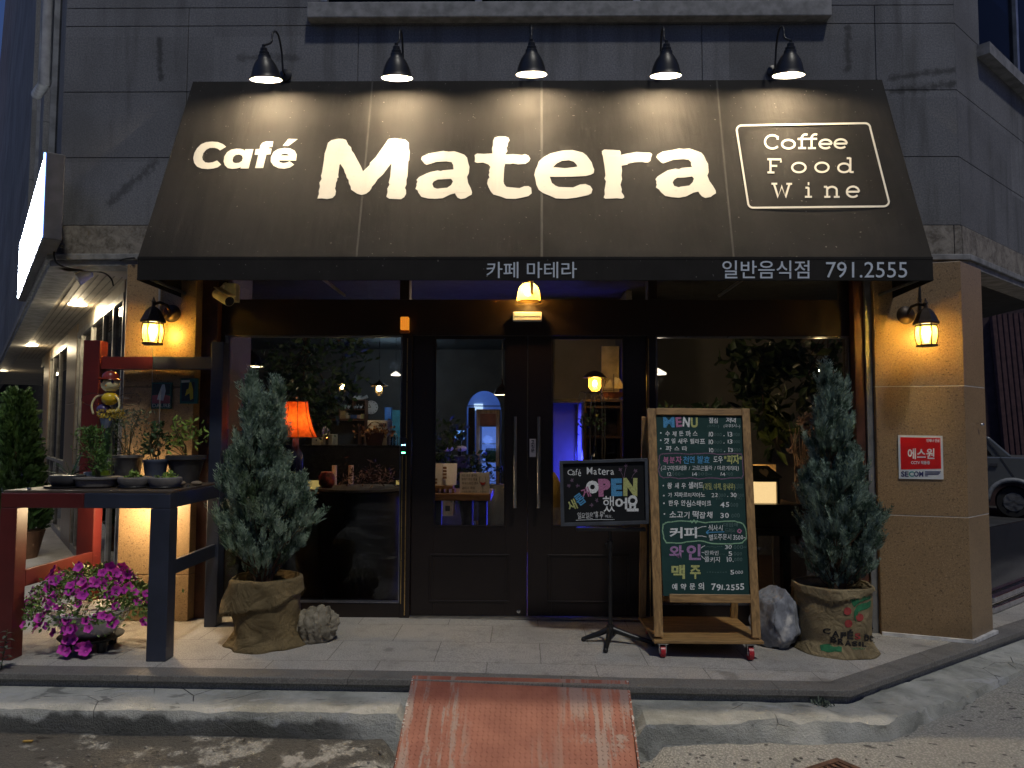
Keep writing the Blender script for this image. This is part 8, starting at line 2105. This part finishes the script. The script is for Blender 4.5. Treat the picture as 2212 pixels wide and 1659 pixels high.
g0 = onf(1745, 1505, -.085); weed(Vector((g0.x, o4.y - .03 + .0, zf(g0.x) - .075)), 40, .06, 5, "grass tuft on the kerb at the platform corner", M_GREY)
g0 = onf(1660, 1497, -.08); weed(Vector((g0.x, g0.y, zf(g0.x) - .075)), 26, .035, 6, "short grass in the kerb joint right of the ramp", M_GREY)
g0 = onf(1990, 1538, -.23); weed(Vector((g0.x, g0.y, road_z(g0.x, g0.y))), 16, .04, 7, "tiny weed at the foot of the kerb on the right", M_GREEN)
g0 = onf(1393, 1525, -.2); weed(Vector((g0.x, g0.y - .02, road_z(g0.x, g0.y))), 16, .06, 8, "dry brown weed against the ramp's right edge", leafmat("dry_leaf", (.12, .08, .03)))
g0 = onf(960, 1658, -.22); 
def litter(u, v, label, cat, L, w, c_, ang, nm):
    p = onf(u, v, -.24); p.z = road_z(p.x, p.y) + .008; d = Vector((math.cos(ang), math.sin(ang), 0)); tag(MB().bar(p - d * L / 2, p + d * L / 2, w, .006, Vector((0, 0, 1))).build(nm, mat(nm + "_colour", c_, .8), None), label, cat)
litter(1340, 1578, "white cigarette end on the road right of the ramp", "cigarette end", .05, .008, (.7, .68, .62), -.6, "cigarette_end")
litter(1900, 1596, "small white scrap on the road under the broken kerb", "paper scrap", .02, .012, (.7, .7, .68), .3, "paper_scrap")
litter(60, 1612, "curled yellow leaf on the wet road at the left", "leaf", .045, .014, (.35, .22, .05), .1, "fallen_leaf")
# drain grate, cut by the lower edge of the picture
ga, gb_, gc_ = onf(1690, 1694, -.225), onf(1808, 1659, -.225), onf(1935, 1694, -.225)
zg = -.285; e1_ = (ga - gb_); e2_ = (gc_ - gb_); e1_.z = e2_.z = 0; e1_ = e1_.normalized(); e2_ = (e2_ - e1_ * e2_.dot(e1_)).normalized()
gt_ = thing("drain_grate", "rusty iron drain grate set in the road at the lower right", "drain grate", (gb_.x, gb_.y, zg))
zr2 = max(road_z(gb_.x + (e1_ * a + e2_ * b__).x, gb_.y + (e1_ * a + e2_ * b__).y) for a in (0, .2, .4) for b__ in (0, .2, .4)) + .004
q = MB(); S_ = .42; up_v = Vector((0, 0, .012)); B0 = Vector((gb_.x, gb_.y, zr2))
for a, b__, w_, l_ in ((0, 0, S_, .03), (0, S_ - .03, S_, .03)): q.obox(B0 + e1_ * (a + w_ / 2) + e2_ * (b__ + l_ / 2) + up_v / 2, e1_ * w_ / 2, e2_ * l_ / 2, up_v / 2)
for a in (0, S_ - .03): q.obox(B0 + e1_ * (a + .015) + e2_ * S_ / 2 + up_v / 2, e1_ * .015, e2_ * (S_ / 2 - .031), up_v / 2)
q.build("rim", mat("rusty_iron", (.10, .05, .03), .8, .2, .5, 30), gt_)
q = MB()
for k in range(10): q.obox(B0 + e1_ * (.045 + k * .036) + e2_ * S_ / 2 + up_v * .4, e1_ * .010, e2_ * (S_ / 2 - .032), up_v * .38)
q.build("bar", mat("rusty_iron", (.10, .05, .03)), gt_)
q = MB(); q.obox(B0 + e1_ * S_ / 2 + e2_ * S_ / 2 + Vector((0, 0, .001)), e1_ * (S_ / 2 - .031), e2_ * (S_ / 2 - .031), Vector((0, 0, .0012))); q.build("pit", mat("black_pit", (.008, .008, .008), .9), gt_)

# ------------------------------------------------------------------ car mirrored in the shop window, built as a solid one beyond the right pillar
E1 = Vector((.86, -.51, 0)); E2 = Vector((.51, .86, 0))          # along the car, and away from us
wc = CAM + ray(2190, 1085) * 14.5; gz = wc.z - .30
W0 = Vector((wc.x, wc.y, gz))
def cp_(x, y, z): return W0 + E1 * x + E2 * y + Vector((0, 0, z))
car = thing("mirrored_pickup", "silver grey double cab pickup mirrored in the shop window, built solid beyond the right pillar", "pickup truck", W0)
M_CAR = NB("silver_car_paint").set((.17, .18, .185), .28, .5, .5); M_TRIM = mat("dark_grey_trim", (.05, .05, .055), .5); M_TYRE = mat("tyre_rubber", (.012, .012, .012), .8)
def extr(poly, y0, y1): return MB().prism([cp_(x, y0, z) for x, z in poly], E2 * (y1 - y0))
wa = lambda cx, r_: [(cx + r_ * math.cos(a), .30 + r_ * math.sin(a)) for a in [math.pi - math.pi * k / 12 for k in range(13)]]
low = [(-3.9, .45), (-3.95, .80), (-3.7, 1.02), (-2.9, 1.12), (-.1, 1.15), (1.05, 1.15), (1.1, .55), (.60, .45)] + wa(0, .40)[::-1] + [(-.60, .42), (-2.45, .42)] + wa(-2.95, .40)[::-1] + [(-3.4, .45)]
extr(low, 0, 1.7).build("body", M_CAR, car, bevel=.03)
extr([(-2.5, 1.14), (-1.9, 1.50), (-.75, 1.56), (-.36, 1.53), (.02, 1.14)], .10, 1.60).build("cabin", M_CAR, car, bevel=.03)
M_CWIN = mat("car_window_dark", (.012, .012, .014), .08)
extr([(-1.92, 1.17), (-1.80, 1.42), (-1.30, 1.48), (-1.30, 1.17)], .088, .098).build("side_window", M_CWIN, car)
extr([(-1.24, 1.17), (-1.24, 1.48), (-.52, 1.48), (-.32, 1.17)], .088, .098).build("side_window", M_CWIN, car)
MB().bar(cp_(-.19, .088, 1.16), cp_(-.42, .088, 1.52), .02, .012, E2).bar(cp_(.05, -.006, .72), cp_(-.19, -.006, 1.14), .014, .01, E2).build("door_seam", M_TRIM, car)
MB().bar(cp_(-.36, -.02, 1.0), cp_(-.24, -.02, 1.0), .05, .03, E2).build("door_handle", M_TRIM, car)
MB().bar(cp_(-2.4, -.012, .68), cp_(-.45, -.012, .68), .07, .02, E2).bar(cp_(-2.4, -.06, .36), cp_(-.5, -.06, .36), .05, .06, E2).build("side_moulding", mat("bright_trim", (.55, .56, .57), .25, .8), car)
for cx in (0, -2.95):
    pts = [cp_(x, -.03, z) for x, z in [(cx + .42 * math.cos(a), .30 + .42 * math.sin(a)) for a in [math.pi * k / 14 for k in range(15)]]]
    MB().tube(pts, .045, 8).build("wheel_flare", mat("grey_flare", (.20, .21, .22), .5), car, smooth=True)
    w_ = MB().tube([cp_(cx, .02, .30), cp_(cx, .06, .30), cp_(cx, .20, .30), cp_(cx, .24, .30)], [.275, .30, .30, .275], 32).build("wheel", M_TYRE, car, smooth=True, auto=40)
    q = MB().tube([cp_(cx, .012, .30), cp_(cx, .03, .30)], [.17, .185], 28)
    for k in range(6): a = 2 * math.pi * k / 6; q.bar(cp_(cx, .004, .30), cp_(cx + .16 * math.cos(a), .004, .30 + .16 * math.sin(a)), .05, .014, E2)
    q.build("rim", mat("alloy_rim", (.3, .3, .3), .35, .8), w_)
# made-up backdrop behind the pickup, carrying the wing window's rosy curtain
fb_ = thing("curtain_backdrop", "dim made-up backdrop with the reddish window curtain, beyond the mirrored pickup", "building", W0 + E2 * 2.6)
MB().prism([cp_(-6, 2.6, -.05), cp_(5, 2.6, -.05), cp_(5, 2.6, 6), cp_(-6, 2.6, 6)], E2 * .3).build("wall", mat("dark_red_brown_render", (.05, .028, .03), .8), fb_)
q = MB(); v0 = CAM + ray(2172, 900) * 15; xx = (v0 - W0).dot(E1)
for k in range(8): q.tube([cp_(xx + .05 + .1 * k, 2.5, .9), cp_(xx - .12 + .1 * k, 2.5, 4.2)], .08, 8)
q.build("curtain", mat("rosy_curtain_cloth", (.075, .038, .04), .9), fb_)
# bright metal sill and low rail at the edge of the platform on the right
q = MB(); a, b_ = onf(2140, 1296, .10), onf(2225, 1262, .10)
q.bar(a, b_ + (b_ - a), .05, .05, Vector((0, 0, 1))); a2_, b2_ = onf(2140, 1318, .03), onf(2225, 1284, .03); q.bar(a2_, b2_ + (b2_ - a2_), .05, .05, Vector((0, 0, 1)))
lp = thing("low_window_panel", "low dark panel added in place of the window pane, on a shiny double metal sill beside the right pillar", "panel", a)
q.build("metal_sill", mat("bright_metal_sill", (.5, .5, .52), .18, 1.0), lp, bevel=.006)
ab = (b_ - a); MB().prism([a - ab * .3 + Vector((0, .06, .03)), b_ + ab * 1.5 + Vector((0, .06, .03)), b_ + ab * 1.5 + Vector((0, .06, .55)), a - ab * .3 + Vector((0, .06, .55))], (0, .03, 0)).build("dark_panel", mat("dark_gloss_panel", (.012, .012, .013), .12), lp)  # panel added in place of the wing window's dark lower pane
